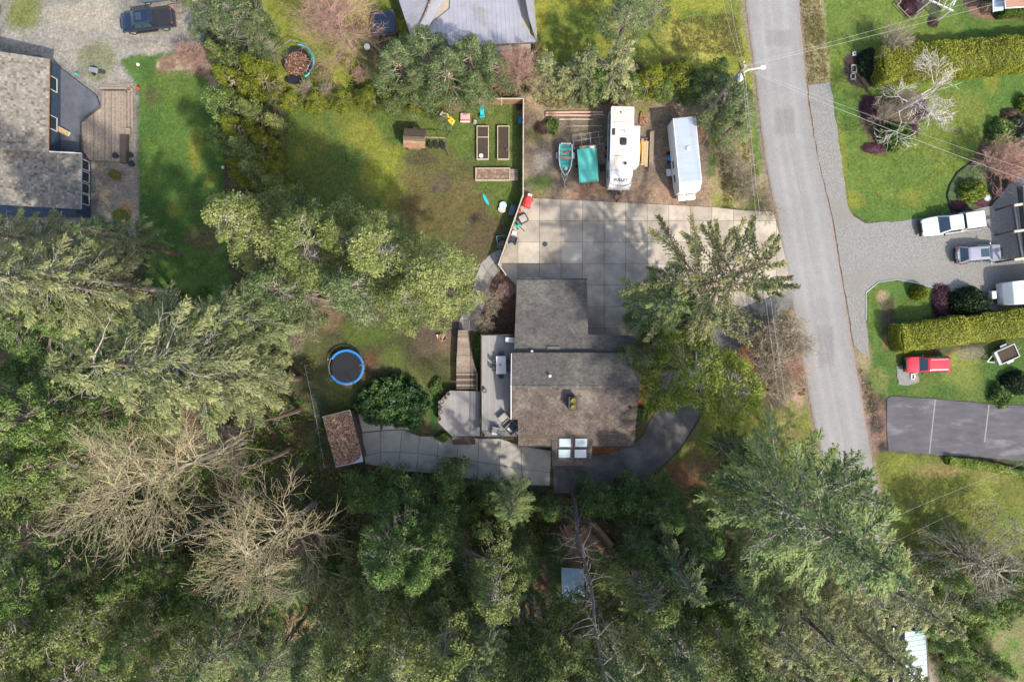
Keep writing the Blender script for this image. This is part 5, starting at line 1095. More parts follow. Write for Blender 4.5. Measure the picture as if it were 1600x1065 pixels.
for x in (1.4, 2.05, 2.7):
    sw = MB().box(x, -.15, .45, .42, .75, .04).build('swing_seat', M['black'], t, bevel=.015)
    for xx in (-.18, .18): MB().tube([(x+xx, -.15, .49), (x+xx, .12, 2.12)], .01, 3).build('chain', M['steel'], sw)
# fire pit
c = P(692, 527); t = thing('fire_pit', 'rusty round fire pit ring on bare dirt near the boardwalk', 'fire pit', (c.x, c.y, 0))
MB().lathe(0, 0, [(.34, 0), (.40, 0), (.42, .35), (.36, .36), (.32, .05)], 16).build('ring', M['plank'], t); MB().tube([(-.1, -.4, .4), (.25, .35, .42)], .04, 5).build('grate_bar', M['wood_pale'], t)
c = P(684, 525); tag(MB().box(0, 0, 0, .18, .4, .25).build('firewood', M['wood_pale'], None, (c.x, c.y, 0), R(20), bevel=.02), 'pale block of firewood beside the fire pit', 'firewood')
# deck furniture
z = 2.402; c = P(783, 570, 3.1); t = thing('dining_table', 'white topped rectangular dining table on the upper deck', 'table', (c.x, c.y, z), R(1))
MB().box(0, 0, .68, .98, 1.75, .05).build('tabletop', M['trailer_side'], t, bevel=.02)
for x in (-.42, .42):
    for y in (-.8, .8): MB().box(x, y, 0, .05, .05, .68).build('leg', M['dkmetal'], t)
tt = t
for i, (dx, dy, a, lb) in enumerate(((0, 1.08, 0, 'dark metal chair at the north end of the dining table'), (0, -1.08, 180, 'dark metal chair at the south end of the dining table'), (-.62, .35, 90, 'dark metal chair, upper one on the west side of the table'), (-.62, -.4, 90, 'dark metal chair, lower one on the west side of the table'), (.62, .35, 270, 'dark metal chair, upper one on the house side of the table'), (.62, -.4, 270, 'dark metal chair, lower one on the house side of the table'))):
    ch = thing('chair', lb, 'chair', (c.x+dx, c.y+dy, z), R(a), 'dining chairs on the upper deck')
    MB().box(0, 0, .43, .46, .44, .04).build('seat', M['dkmetal'], ch, bevel=.02); MB().box(0, .22, .5, .46, .04, .42).build('backrest', M['dkmetal'], ch, bevel=.015)
    for s in (1, -1):
        MB().tube([(s*.23, -.2, .0), (s*.23, -.2, .64), (s*.23, .22, .66)], .018, 5).build('armrest', M['dkmetal'], ch); MB().tube([(s*.2, .22, 0), (s*.2, .2, .43)], .018, 5).build('leg', M['dkmetal'], ch)
tag(MB().lathe(c.x-.08, c.y+.02, [(.06, z+.73), (.07, z+.95), (.03, z+1.0)], 10, sy=1.6).build('lantern', M['black']), 'small dark lantern standing on the dining table', 'lantern')
tag(MB().lathe(c.x-.02, c.y-.4, [(.1, z+.73), (.17, z+.79), (.15, z+.8), (.08, z+.75)], 16).build('bowl', M['white'], smooth=True), 'white bowl near the south end of the dining table', 'bowl')
def lounge(px, py, rz, label, cush, w=.8, l=.8, pillow=None):
    c = P(px, py, z+.4); t = thing('lounge_chair', label, 'chair', (c.x, c.y, z), R(rz), 'lounge chairs at the south end of the upper deck')
    MB().box(0, 0, .18, w, l, .14).build('frame', M['wicker'], t, bevel=.02); rbox(MB(), 0, -.04, .3, w-.18, l-.18, .12, .08, .04).build('seat_cushion', cush, t, smooth=True)
    MB().box(0, l/2-.06, .18, w, .13, .62).build('backrest', M['wicker'], t, bevel=.03)
    for s in (1, -1): MB().box(s*(w/2-.05), 0, .18, .1, l, .4).build('armrest', M['wicker'], t, bevel=.02)
    for x in (-w/2+.06, w/2-.06):
        for y in (-l/2+.06, l/2-.06): MB().box(x, y, 0, .06, .06, .18).build('leg', M['dkmetal'], t)
    if pillow: rbox(MB(), 0, -.28, .42, .6, .22, .08, .05).build('pillow', M['white'], t, smooth=True)
lounge(787, 653, -50, 'wicker lounge chair with grey cushion, northernmost of the three', M['cushion'], .85, .95)
lounge(774, 673, -12, 'wicker lounge chair at the south railing with white pillow', M['cushion'], .75, .85, 1)
lounge(799.5, 668, -42, 'dark wicker sofa chair beside the house with white pillow', M['dkmetal'], 1.0, 1.25, 1)
c = P(797.5, 531, 3.3); t = thing('barbecue', 'white covered barbecue against the house wall on upper deck', 'barbecue', (c.x, c.y, z), R(-4))
rbox(MB(), 0, 0, .1, 1.0, .5, .9, .06).build('body', M['white'], t, smooth=True); MB().box(.05, -.02, 1.0, .5, .2, .04).build('lid', M['steel'], t, bevel=.02)
for px, py, r_, zz_, lb in ((757, 610, .22, 2.4, 'dark round pot at the railing of the upper deck'), (755, 679, .16, 2.4, 'small dark pot in the southwest corner of the upper deck'), (798.5, 640, .2, 2.4, 'dark round planter against the house wall on the upper deck'), (700.5, 615, .19, 1.1, 'northernmost clay pot on the lower deck edge'), (696, 621, .17, 1.1, 'second pot from the north on the lower deck edge, black soil'), (690.5, 627, .23, 1.1, 'third pot from the north on the lower deck edge'), (688.5, 635.5, .15, 1.1, 'smallest pot of the row on the lower deck edge'), (688.5, 643, .22, 1.1, 'fifth pot from the north on the lower deck edge'), (686.5, 654, .2, 1.1, 'southernmost pot on the lower deck edge with pale rim')):
    c = P(px, py, zz_+.3); t = thing('plant_pot', lb, 'pot', (c.x, c.y, zz_+.002), 0, 'plant pots on the decks')
    MB().lathe(0, 0, [(r_*.7, 0), (r_, .3), (r_*1.05, .34), (r_*.85, .34), (r_*.8, .28)], 16).build('pot', M['pot'], t); MB().lathe(0, 0, [(r_*.8, .27), (r_*.2, .3)], 12).build('soil', M['wicker'] if r_ > .21 else M['soil'], t)
# ---------------------------------------------------------------- fences
def fence(name, label, pts, h, mt, step=2.4, pmt=None, cat='fence'):
    c = P(*pts[0]); t = thing(name, label, cat, (c.x, c.y, 0)); Q = [P(x, y, 0)-c for x, y in pts]
    for a, b_ in zip(Q[:-1], Q[1:]):
        n = max(1, round((b_-a).length/step)); d = (b_-a)/n; ang = math.atan2(d.y, d.x)
        for i in range(n):
            m_ = a+d*(i+.5); MB().box(m_.x, m_.y, .08, d.length-.12, .045, h-.12).build('fence_panel', mt, t, rz=0).data.transform(Matrix.Translation(m_) @ Matrix.Rotation(ang, 4, 'Z') @ Matrix.Translation(-m_))
            rl = MB().box(0, 0, 0, d.length-.1, .1, .05, ang).mesh('top_rail', pmt or mt); ro = link('top_rail', rl, t, (m_.x, m_.y, h-.04)); p = a+d*i; MB().box(p.x, p.y, 0, .13, .13, h+.06, ang).build('post', pmt or mt, t)
    p = Q[-1]; MB().box(p.x, p.y, 0, .13, .13, h+.06).build('post', pmt or mt, t); return t
def unfp(x, y, h): f = (70-h)/70; return (800+(x-800)*f, 532.5+(y-532.5)*f)
fp = [unfp(x, y, 1.8) for x, y in ((818, 153), (817.5, 304), (779, 413), (790, 428))]
fence('wooden_fence', 'pale topped wooden fence between back yard and trailer parking', fp, 1.8, M['wood'], 2.4, M['wood_pale'])
fp = [unfp(x, y, 1.8) for x, y in ((714, 154), (818, 154))]
fence('wooden_fence', 'short wooden fence across the north end of yard by the toys', fp, 1.8, M['plank'], 2.4, M['wood_pale'])
c = P(490, 575); t = thing('wire_fence', 'thin pale wire fence running past the shed into the trees', 'fence', (c.x, c.y, 0))
Q = [P(483, 570), P(500, 650), P(513, 725)]
for z_ in (.5, 1.0, 1.5): MB().tube([q-c+Vector((0, 0, z_)) for q in Q], .025 if z_ > 1.4 else .004, 3).build('wire', M['steel'], t)
for i in range(7): q = Q[0]+(Q[2]-Q[0])*i/6-c; MB().box(q.x, q.y, 0, .07, .07, 1.55).build('post', M['steel'], t)
fp = [(740, 735), (790, 775), (850, 790)]
c = P(740, 760); t = thing('edge_logs', 'low timber edging south of the concrete path', 'edging', (c.x, c.y, 0))
for (x0, y0, x1, y1) in ((575, 735, 628, 748), (742, 764, 800, 775)): MB().tube([P(x0, y0, .15)-c, P(x1, y1, .15)-c], .09, 6).build('log', M['wood'], t)
# ---------------------------------------------------------------- pergola
c = P(1452, 18); t = thing('pergola', 'white timber garden pergola over a bed at the top edge', 'pergola', (c.x, c.y, 0), R(-25))
for y in (-.62, .62): MB().box(0, y, 2.3, 2.6, .09, .16).build('beam', M['white'], t)
for x in (-1.0, -.4, .2, .8): MB().box(x, 0, 2.47, .06, 1.7, .08).build('rafter', M['wood_pale'], t)
MB().box(1.0, .3, 2.47, .1, 1.1, .08).build('rafter', M['white'], t)
for x in (-1.1, 1.1):
    for y in (-.62, .62): MB().box(x, y, 0, .1, .1, 2.3).build('post', M['white'], t)
c = P(1422, 14); t = thing('garden_fence', 'low timber frame around the dark flower bed by the white pergola', 'fence', (c.x, c.y, 0))
for (x0, y0, x1, y1) in ((1402, 8, 1425, 31), (1425, 31, 1437, 20), (1402, 8, 1420, -14)): MB().tube([P(x0, y0, .5)-c, P(x1, y1, .5)-c], .05, 4).build('rail', M['wood'], t)
for (x, y) in ((1402, 8), (1425, 31), (1437, 20), (1413, 19)): p = P(x, y)-c; MB().box(p.x, p.y, 0, .1, .1, .6).build('post', M['wood'], t)
# ---------------------------------------------------------------- power pole & lines
hT = 10.5; c = P(1162, 106, hT); t = thing('utility_pole', 'wooden utility pole with transformer and street lamp by the road', 'utility pole', (c.x, c.y, 0))
MB().tube([(0, 0, 0), (0, 0, hT+.4)], [.19, .13], 10).build('pole', M['bark_grey'], t, smooth=True)
MB().tube([(-.1, -.15, 9.2), (.05, -.25, 9.2)], .1, 4).build('bracket', M['steel'], t)
MB().lathe(.28, -.25, [(.24, 8.3), (.26, 8.4), (.26, 9.3), (.2, 9.4), (.05, 9.45)], 14).build('transformer', M['trailer_side'], t, smooth=True)
arm = [(0, 0, 8.6), (.9, .35, 9.2), (1.9, .15+.3, 9.35)]
MB().tube(arm, .07, 6).build('lamp_arm', M['white'], t)
mb = MB(); mb.lathe(2.1, .5, [(.05, 9.25), (.2, 9.28), (.18, 9.42), (.05, 9.48)], 12, sx=1.5); mb.build('lamp_head', M['white'], t, smooth=True)
MB().box(0, 0, 9.9, .1, 1.6, .12, R(20)).build('crossarm', M['wood_dark'], t)
for x in (-.5, 0, .5): MB().lathe(x*.3, x*1.3, [(.05, 10.02), (.06, 10.2), (.03, 10.22)], 8).build('insulator', M['white'], t)
def wireline(px0, z0, px1, z1, label, r=.018, sag=.6, mt=None):
    a = P(px0[0], px0[1], z0); b_ = P(px1[0], px1[1], z1); n = 24
    tag(MB().tube([a+(b_-a)*i/n-Vector((0, 0, sag*4*(i/n)*(1-i/n)))-a for i in range(n+1)], r, 4).build('power_line', mt or M['wire'], None, a), label, 'power line', 'overhead lines from the utility pole')
wireline((1164, 108), 10, (1640, 295), 6, 'lower overhead wire from the pole towards the right garden', .013)
wireline((1164, 106), 10.4, (1660, 282), 6.2, 'upper overhead wire from the pole towards the right garden', .009)
wireline((1163, 104), 10, (1680, -28), 6, 'lower overhead wire from the pole to the top right corner', .012)
wireline((1163, 102), 10.4, (1660, -40), 6.2, 'upper overhead wire from the pole to the top right corner', .009)
wireline((1163, 107), 10.3, (1250, 760), 9.5, 'right hand wire running south along the road', .012, 1.0)
wireline((1160, 107), 10.0, (1238, 760), 9.2, 'left hand wire running south along the road', .009, 1.0)
wireline((1163, 104), 10.3, (1135, -60), 9.8, 'right hand wire running north beside the road', .012)
wireline((1160, 104), 10.0, (1118, -60), 9.8, 'left hand wire running north beside the road', .009)
wireline((1161, 110), 9.3, (1093, 226), .1, 'dark guy wire down to the grass by the cargo trailer', .02, 0, M['dkmetal'])
wireline((1163, 112), 9.0, (1097, 228), .1, 'pale guy wire beside the dark guy wire', .016, 0)
wireline((1280, 860), 6, (1660, 700), 6, 'thin wire over the bottom right lawn, upper one', .008, .5)
wireline((1300, 900), 6, (1560, 770), 6, 'thin wire over the bottom right lawn, lower one', .006, .5)
# kerbside boxes, slabs, birdbath
for px, py, w, l, rz_, mt, nm, lb, ct in ((1333.5, 108, .5, .7, 0, 'stone', 'garden_stone', 'upper pale stone ring in the dark bed near the road', 'stone'), (1332, 120, .45, .55, 0, 'stone', 'garden_stone', 'lower pale stone ring in the dark bed near the road', 'stone'), (1334, 84.5, .28, .3, 0, 'white', 'utility_box', 'small white box at the top of the dark bed', 'box'), (1425.5, 588, .35, .5, 0, 'white', 'gravel_cover', 'small white framed cover in the gravel patch by the red car', 'cover'), (1370, 305, .2, .2, 0, 'white', 'marker', 'x', 'x')):
    if ct == 'x': continue
    c = P(px, py); t = thing(nm, lb, ct, (c.x, c.y, 0))
    for s in (1, -1): MB().box(s*w/2, 0, 0, .1, l, .15).build('side', M[mt], t); MB().box(0, s*l/2, 0, w+.1, .1, .15).build('end', M[mt], t)
c = P(1534.5, 311.5); t = thing('birdbath', 'round birdbath in a ring of dark purple heather at the drive', 'birdbath', (c.x, c.y, 0))
MB().lathe(0, 0, [(.2, 0), (.1, .1), (.09, .6), (.35, .75), (.38, .82), (.3, .8), (.05, .74)], 18).build('bowl', M['stone'], t, smooth=True); MB().lathe(0, 0, [(.28, .79), (.02, .8)], 16).build('water', M['skylight'], t)
c = P(110, 80); t = thing('wheelbarrow', 'dark trailer hitch cart on the gravel north of the wooden deck', 'cart', (P(150, 112).x, P(150, 112).y, 0), R(-10))
MB().box(0, 0, .3, .9, .5, .2).build('tray', M['steel'], t, bevel=.05); MB().box(.75, -.05, .3, .8, .3, .1).build('handle', M['dkmetal'], t)
for y in (-.3, .3): MB().lathe(-.1, y, [(.15, 0), (.15, .3)], 10).build('wheel', M['rubber'], t)
for px, py, mt, lb in ((121, 117, 'teal_paint', 'green ball on the grey patio roof edge'), (217.5, 139, 'red', 'red ball at the lawn edge beside deck steps'), (217, 102, 'white', 'white ball on the lawn below the gravel'), (134, 242, 'red', 'red ball beside the sunroom corner'), (349.5, 262, 'white', 'white ball near the cedar hedge on the left lawn')):
    c = P(px, py); tag(MB().lathe(c.x, c.y, [(.02, 0.0), (.13, .05), (.18, .17), (.13, .3), (.02, .35)], 12).build('ball', M[mt], smooth=True), lb, 'ball')
c = P(105, 208); t = thing('patio_lounger', 'wooden slatted lounger on the blue grey patio', 'lounger', (c.x, c.y, .32), R(-28)); 
for i in range(5): MB().box(-.5+i*.25, 0, .3, .22, .5, .04).build('slat', M['wood_new'], t)
for x in (-.5, .5): MB().box(x, 0, 0, .06, .45, .3).build('leg', M['white'], t)
for px, py, r_, lb in ((186.5, 246, .3, 'dark plant pot on the wooden deck by the bench'), (206, 243, .26, 'upper dark pot beside the gravel strip'), (208, 257, .32, 'lower dark pot beside the gravel strip')):
    c = P(px, py); t = thing('plant_pot', lb, 'pot', (c.x, c.y, .45 if px < 190 else 0)); MB().lathe(0, 0, [(r_*.7, 0), (r_, .35), (r_*.8, .33)], 14).build('pot', M['black'], t)
# swing gate / rusty frame by the navy pickup
c = P(275, 18); t = thing('rusty_trailer_frame', 'rusty bare trailer frame behind the navy pickup', 'frame', (c.x, c.y, 0), R(5))
for y in (-.5, .5): MB().tube([(-.3, y, .4), (1.0, y, .4)], .04, 4).build('rail', M['plank'], t)
for a, b_ in (((.2, -1.0, .4), (.2, 1.2, .4)), ((-.3, -.5, .4), (-1.1, 0, .4)), ((-.3, .5, .4), (-1.1, 0, .4))): MB().tube([a, b_], .045, 4).build('bar', M['plank'], t)
# pots by fence etc
for px, py, mt, r_, lb in ((811, 167, 'black', .35, 'black tyre lying inside the fence corner'), (813, 188, 'blue', .22, 'blue bucket against the fence')):
    c = P(px, py); tag(MB().lathe(c.x, c.y, [(r_*.5, .05), (r_, 0), (r_, .2), (r_*.5, .22)], 14, sy=1.0 if px < 812 else 1.8).build('tyre' if px < 812 else 'bucket', M[mt], smooth=True), lb, 'tyre' if px < 812 else 'bucket')
# sunbathing red branches pile by trailer
c = P(1006, 186); t = thing('firewood_pile', 'small pile of reddish split firewood north of the lumber', 'firewood', (c.x, c.y, 0))
for i in range(14): a = random.uniform(0, 3.14); x, y = random.gauss(0, .3), random.gauss(0, .25); MB().box(x, y, .02+.06*(i//5), .5, .1, .09, a).build('split_log', M['plank'], t)
# ================================================================ VEGETATION
def unit(v): return v/(np.linalg.norm(v, axis=-1, keepdims=True)+1e-9)
def leaf_quads(c, d, L_, W_, g, flat=.6, nrm=None):
    """c centres, d axis dirs, L,W sizes -> verts, faces (rhombus leaves)"""
    n = len(c); up = g.normal(size=(n, 3))*flat
    if nrm is None: up[:, 2] += 1
    else: up += nrm
    s = unit(np.cross(d, up)); L_ = np.broadcast_to(L_, n)[:, None]; W_ = np.broadcast_to(W_, n)[:, None]
    V = np.stack([c-d*L_/2, c+s*W_/2-d*L_*.1, c+d*L_/2, c-s*W_/2-d*L_*.1], 1).reshape(-1, 3)
    return V, np.arange(n*4).reshape(n, 4)
def tubes_np(segs, n=3):
    """segs array (k,8): p0,p1,r0,r1"""
    s = np.asarray(segs, float); p0 = s[:, :3]; p1 = s[:, 3:6]; d = unit(p1-p0)
    ref = np.where(np.abs(d[:, 2:3]) > .9, np.array([[1., 0, 0]]), np.array([[0, 0, 1.]])); a = unit(np.cross(d, ref)); b = np.cross(d, a)
    V = []
    for p, r in ((p0, s[:, 6:7]), (p1, s[:, 7:8])):
        for k in range(n): t = 2*math.pi*k/n; V.append(p+(a*math.cos(t)+b*math.sin(t))*r)
    V = np.stack(V, 1).reshape(-1, 3); base = (np.arange(len(s))*2*n)[:, None]
    F = [base+np.array([[k, (k+1) % n, n+(k+1) % n, n+k]]) for k in range(n)]
    return V, np.concatenate(F, 0)
def fir_proto(seed, H=28, Rr=5.5, t0=.3, nb=90, mt=None, wood=None, droop=.35, rise=.25, dens_=34, leaf=(.27, .085), pw=.85, curl=.0, k_=12, dead=14, twl=.42):
    g = np.random.default_rng(seed); C_ = []; D_ = []; T_ = []; segs = []
    for i in range(nb):
        t = t0+(1-t0)*((i+g.random())/nb)**.95*.985; az = i*2.39996+g.normal()*.25
        prof = min(1, ((1-t)/(1-t0))**pw*1.05)*min(1, .55+2.2*(t-t0)); L_ = max(.5, Rr*prof*g.uniform(.72, 1.18))
        n = 8; s = np.linspace(0, 1, n+1); azs = az+curl*s+g.normal()*.12*s
        r = L_*s; zz = H*t+L_*(rise*s-droop*s**2+.12*s**4)+.2*t*L_*s
        # integrate direction
        x = np.concatenate([[0], np.cumsum(np.diff(r)*np.cos(azs[1:]))]); y = np.concatenate([[0], np.cumsum(np.diff(r)*np.sin(azs[1:]))])
        pts = np.stack([x, y, zz], -1); br = g.normal()*.16
        for k in range(n): segs.append([*pts[k], *pts[k+1], .085*(1-s[k])*L_/5+.012, .085*(1-s[k+1])*L_/5+.008])
        m = max(6, int(dens_*L_/Rr)); u = np.sqrt(np.linspace(.04, 1, m)); idx = np.clip((u*n).astype(int), 0, n-1); f = u*n-idx
        o = pts[idx]*(1-f)[:, None]+pts[np.minimum(idx+1, n)]*f[:, None]; dr = unit(pts[np.minimum(idx+1, n)]-pts[idx])
        side = unit(np.cross(dr, [0, 0, 1.])); sg = np.where(np.arange(m) % 2 == 0, 1., -1.)[:, None]
        tl = L_*twl*(1-u*.78)*g.uniform(.6, 1.2, m)+.12
        tdir = unit(dr*.75+side*sg*(.95-.6*u[:, None])+np.array([0, 0, -.12])+g.normal(size=(m, 3))*.12)
        kk = (np.arange(k_)+.3)/k_
        c = o[:, None]+tdir[:, None]*(tl[:, None]*kk[None])[..., None]; c = c.copy(); c[..., 2] -= (tl[:, None]*kk**2*.22)
        c += g.normal(size=c.shape)*.045
        d = unit(tdir[:, None]+g.normal(size=c.shape)*.42+np.array([0, 0, -.1])); C_.append(c.reshape(-1, 3)); D_.append(d.reshape(-1, 3))
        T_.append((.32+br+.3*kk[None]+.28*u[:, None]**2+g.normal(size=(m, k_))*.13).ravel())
        for q in range(0, m, 2): e = o[q]+tdir[q]*tl[q]*.8; segs.append([*o[q], *e, .014, .005])
    for i in range(dead):
        t = g.uniform(t0*.75, .9); az = g.uniform(0, 6.28); L_ = Rr*g.uniform(.5, .9)*(1-(t-t0)*.9); p = np.array([0, 0, H*t]); dr = np.array([math.cos(az), math.sin(az), g.uniform(-.1, .5)])
        for k in range(5):
            q = p+dr*L_/5; segs.append([*p, *q, .045*(1-k/5)+.01, .045*(1-(k+1)/5)+.008])
            if k > 0:
                for w in range(2): e = q+unit(dr+g.normal(size=3)*.6)*L_*.22; segs.append([*q, *e, .014, .006])
            p = q; dr = unit(dr+g.normal(size=3)*.18)
    c = np.concatenate(C_); d = np.concatenate(D_); T = np.clip(np.concatenate(T_), 0, 1)
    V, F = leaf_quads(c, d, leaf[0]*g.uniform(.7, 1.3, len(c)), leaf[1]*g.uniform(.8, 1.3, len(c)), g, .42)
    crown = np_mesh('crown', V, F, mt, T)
    V, F = tubes_np(segs, 3); br = np_mesh('branches', V, F, wood or M['bark_grey'])
    tm = MB().tube([(0, 0, 0), (0, 0, .5), (.03, 0, H*.3), (0, .04, H*.7), (0, 0, H)], [H*.018, H*.013, H*.0105, H*.006, .02], 9).mesh('trunk', M['bark'], True)
    return dict(crown=crown, branches=br, trunk=tm, H=H)
def clump_proto(seed, H=22, Rr=4.5, t0=.35, nc=120, mt=None, leaf=(.2, .13), rc=(.55, 1.1), nl=150, shape=.75, wood=None, vert=.8, dead=26, hole=.0):
    g = np.random.default_rng(seed); C_ = []; D_ = []; T_ = []; N_ = []; segs = []; lob = g.uniform(-1, 1, 6)
    for i in range(nc):
        t = g.random()**.8; az = g.uniform(0, 6.28); zt = t0+(1-t0)*t
        env = (1-t)**shape*(.62+.38*min(1, t*3.5+.2)); env *= 1+.18*math.sin(2*az+lob[0]*6)+.14*math.sin(3*az+lob[1]*6+t*4)
        rr_ = Rr*env*g.uniform(.55, 1.05)**.6; cr = g.uniform(*rc)*(1-.35*t)
        p = np.array([rr_*math.cos(az), rr_*math.sin(az), H*zt-.1*rr_])
        if g.random() < .6:
            q = np.array([0, 0, p[2]-.35*rr_]); m_ = q+(p-q)*.5+np.array([0, 0, .1*rr_]); segs.append([*q, *m_, .07, .045]); segs.append([*m_, *p, .045, .015])
        n = int(nl*cr**1.4/.7); v = unit(g.normal(size=(n, 3))); v[:, 2] = np.abs(v[:, 2])*.9-.15*g.random(n)
        rad = cr*g.uniform(.55, 1.0, n)**.7*(1+.25*np.sin(v[:, 0]*5+i)*np.cos(v[:, 1]*5+i*2)); out = unit(np.array([p[0], p[1], 0]))*.3
        c = p+v*rad[:, None]*np.array([1, 1, vert]); C_.append(c); N_.append(v+np.array([0, 0, .35]))
        D_.append(unit(v*.3+out+g.normal(size=(n, 3))*.7)); b = g.normal()*.14
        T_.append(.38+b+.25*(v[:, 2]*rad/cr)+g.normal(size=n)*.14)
    for i in range(dead):
        t = g.uniform(t0, .95); az = g.uniform(0, 6.28); L_ = Rr*g.uniform(.75, 1.08)*(1-(t-t0)/(1-t0)*.75); p = np.array([0, 0, H*t]); dr = np.array([math.cos(az), math.sin(az), g.uniform(.0, .5)])
        for k in range(6):
            q = p+dr*L_/6; segs.append([*p, *q, .045*(1-k/6)+.012, .045*(1-(k+1)/6)+.01])
            if k > 1:
                for w in range(3): e = q+unit(dr+g.normal(size=3)*.6)*L_*.22; segs.append([*q, *e, .018, .007])
            p = q; dr = unit(dr+g.normal(size=3)*.2)
    c = np.concatenate(C_); d = np.concatenate(D_); T = np.clip(np.concatenate(T_), 0, 1)
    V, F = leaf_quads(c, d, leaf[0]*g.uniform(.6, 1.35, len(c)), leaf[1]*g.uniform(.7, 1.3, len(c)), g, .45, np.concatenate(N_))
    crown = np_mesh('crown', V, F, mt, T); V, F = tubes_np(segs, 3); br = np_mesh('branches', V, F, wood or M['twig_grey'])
    tm = MB().tube([(0, 0, 0), (0, 0, .4), (.06, 0, H*.3), (0, .08, H*.6), (0, 0, H*.93)], [H*.02, H*.014, H*.011, H*.007, .03], 9).mesh('trunk', M['bark'], True)
    return dict(crown=crown, branches=br, trunk=tm, H=H)
def bare_proto(seed, H=24, Rr=6.5, t0=.35, mt=None, levels=5, nmain=16, spread=1.0, trunk_r=.28, twr=.012, nsub=3, nmid=None, trunkmat=None, kink=.14, rise=.55, buds=0, splits=(.3, 1)):
    g = np.random.default_rng(seed); segs = []; tips = []
    def grow(p, d, L_, r, lev):
        n = 4 if lev < levels-1 else 3
        for k in range(n):
            q = p+d*L_/n; r2 = r*(1-.55*(k+1)/n); segs.append([*p, *q, r*(1-.55*k/n), r2]); p = q
            if lev < levels and (k >= 1 or lev > 1 or levels < 4):
                for w in range(nsub if k == n-1 else (nsub-1 if nmid is None else nmid)):
                    pd = unit(np.cross(d, g.normal(size=3))); a = g.uniform(.35, .8); dd = unit(d*math.cos(a)+pd*math.sin(a)+np.array([0, 0, .06])); grow(p, dd, L_*g.uniform(.5, .75), max(twr, r2*.6), lev+1)
            d = unit(d+g.normal(size=3)*kink+np.array([0, 0, .05]))
        if lev >= levels-1: tips.append(p)
    for i in range(nmain):
        t = t0+(1-t0)*(i/nmain)**.9*.9; az = i*2.4+g.normal()*.3; L_ = Rr*.62*(1-.55*(t-t0)/(1-t0))*g.uniform(.8, 1.15)*spread
        grow(np.array([0, 0, H*t]), unit(np.array([math.cos(az), math.sin(az), rise+t*.5])), L_, max(twr*2, trunk_r*.42*(1-t*.4)), 2 if levels >= 5 else 1)
    V, F = tubes_np(segs, 3); br = np_mesh('branches', V, F, mt)
    dd = dict(branches=br, H=H)
    if trunk_r > .03: dd['trunk'] = MB().tube([(0, 0, 0), (0, 0, .4), (.1, .05, H*.35), (-.05, .1, H*.7), (0, 0, H*.97)], [trunk_r*1.25, trunk_r, trunk_r*.75, trunk_r*.4, twr*2], 9).mesh('trunk', trunkmat or M['bark_grey'], True)
    if buds:
        tp_ = np.array(tips); tp_ = np.repeat(tp_, buds, 0)+g.normal(size=(len(tips)*buds, 3))*.07; V, F = leaf_quads(tp_, unit(g.normal(size=tp_.shape)), .11, .08, g, 1); dd['crown'] = np_mesh('crown', V, F, M['bud'], g.random(len(F)))
    return dd
def bush_proto(seed, mt, rx=1.0, ry=1.0, h=1.0, n=2600, leaf=(.16, .1), lump=.16, core=True, holes=0):
    g = np.random.default_rng(seed); v = unit(g.normal(size=(n, 3))); v[:, 2] = np.abs(v[:, 2])
    ph = g.uniform(0, 6.28, 6); f = 1+lump*(np.sin(v[:, 0]*5+ph[0])*np.cos(v[:, 1]*5+ph[1])+.8*np.sin(v[:, 1]*9+v[:, 2]*7+ph[2])*np.sin(v[:, 0]*8+ph[3]))
    rad = f*g.uniform(.82, 1.02, n); c = v*rad[:, None]*np.array([rx, ry, h]); c[:, 2] = np.maximum(c[:, 2], .03)
    d = unit(v*.5+g.normal(size=v.shape)*.8)
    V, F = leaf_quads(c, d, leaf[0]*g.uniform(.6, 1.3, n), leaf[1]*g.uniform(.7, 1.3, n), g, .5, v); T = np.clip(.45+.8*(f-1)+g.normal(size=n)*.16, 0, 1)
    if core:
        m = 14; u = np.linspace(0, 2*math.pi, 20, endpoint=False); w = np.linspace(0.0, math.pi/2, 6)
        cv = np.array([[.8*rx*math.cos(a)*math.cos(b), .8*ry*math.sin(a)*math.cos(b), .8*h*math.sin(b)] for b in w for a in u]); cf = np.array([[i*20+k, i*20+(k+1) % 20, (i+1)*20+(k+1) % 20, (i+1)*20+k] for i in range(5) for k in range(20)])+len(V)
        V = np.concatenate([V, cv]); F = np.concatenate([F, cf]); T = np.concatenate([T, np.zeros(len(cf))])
    return np_mesh('bush', V, F, mt, T)
LM = {}
LM['fir_dark'] = leafmat('dark_fir_needles', (.022, .052, .016), (.075, .135, .036), (.27, .34, .11))
LM['fir_olive'] = leafmat('olive_fir_needles', (.045, .068, .022), (.195, .225, .085), (.43, .43, .19))
LM['fir_grey'] = leafmat('grey_green_fir_needles', (.035, .065, .022), (.13, .185, .06), (.31, .36, .15))
LM['cedar'] = leafmat('cedar_sprays', (.04, .08, .022), (.155, .245, .06), (.34, .41, .13))
LM['cedar_light'] = leafmat('light_cedar_sprays', (.06, .09, .022), (.24, .29, .085), (.46, .47, .18))
LM['yellow'] = leafmat('yellow_green_sprays', (.045, .075, .01), (.21, .24, .02), (.38, .37, .05))
LM['bright'] = leafmat('bright_green_leaves', (.045, .09, .012), (.19, .26, .035), (.38, .42, .07))
LM['dark'] = leafmat('dark_shrub_leaves', (.01, .025, .01), (.035, .065, .022), (.08, .11, .04))
LM['rhodo'] = leafmat('rhododendron_leaves', (.012, .035, .012), (.045, .105, .03), (.13, .2, .05), .12, .4)
LM['pine'] = leafmat('pine_needles', (.035, .065, .024), (.155, .21, .08), (.33, .38, .17))
LM['hedge'] = leafmat('clipped_hedge_leaves', (.10, .12, .015), (.33, .35, .04), (.5, .48, .09))
LM['heather'] = leafmat('purple_heather', (.06, .03, .035), (.17, .06, .1), (.28, .1, .19))
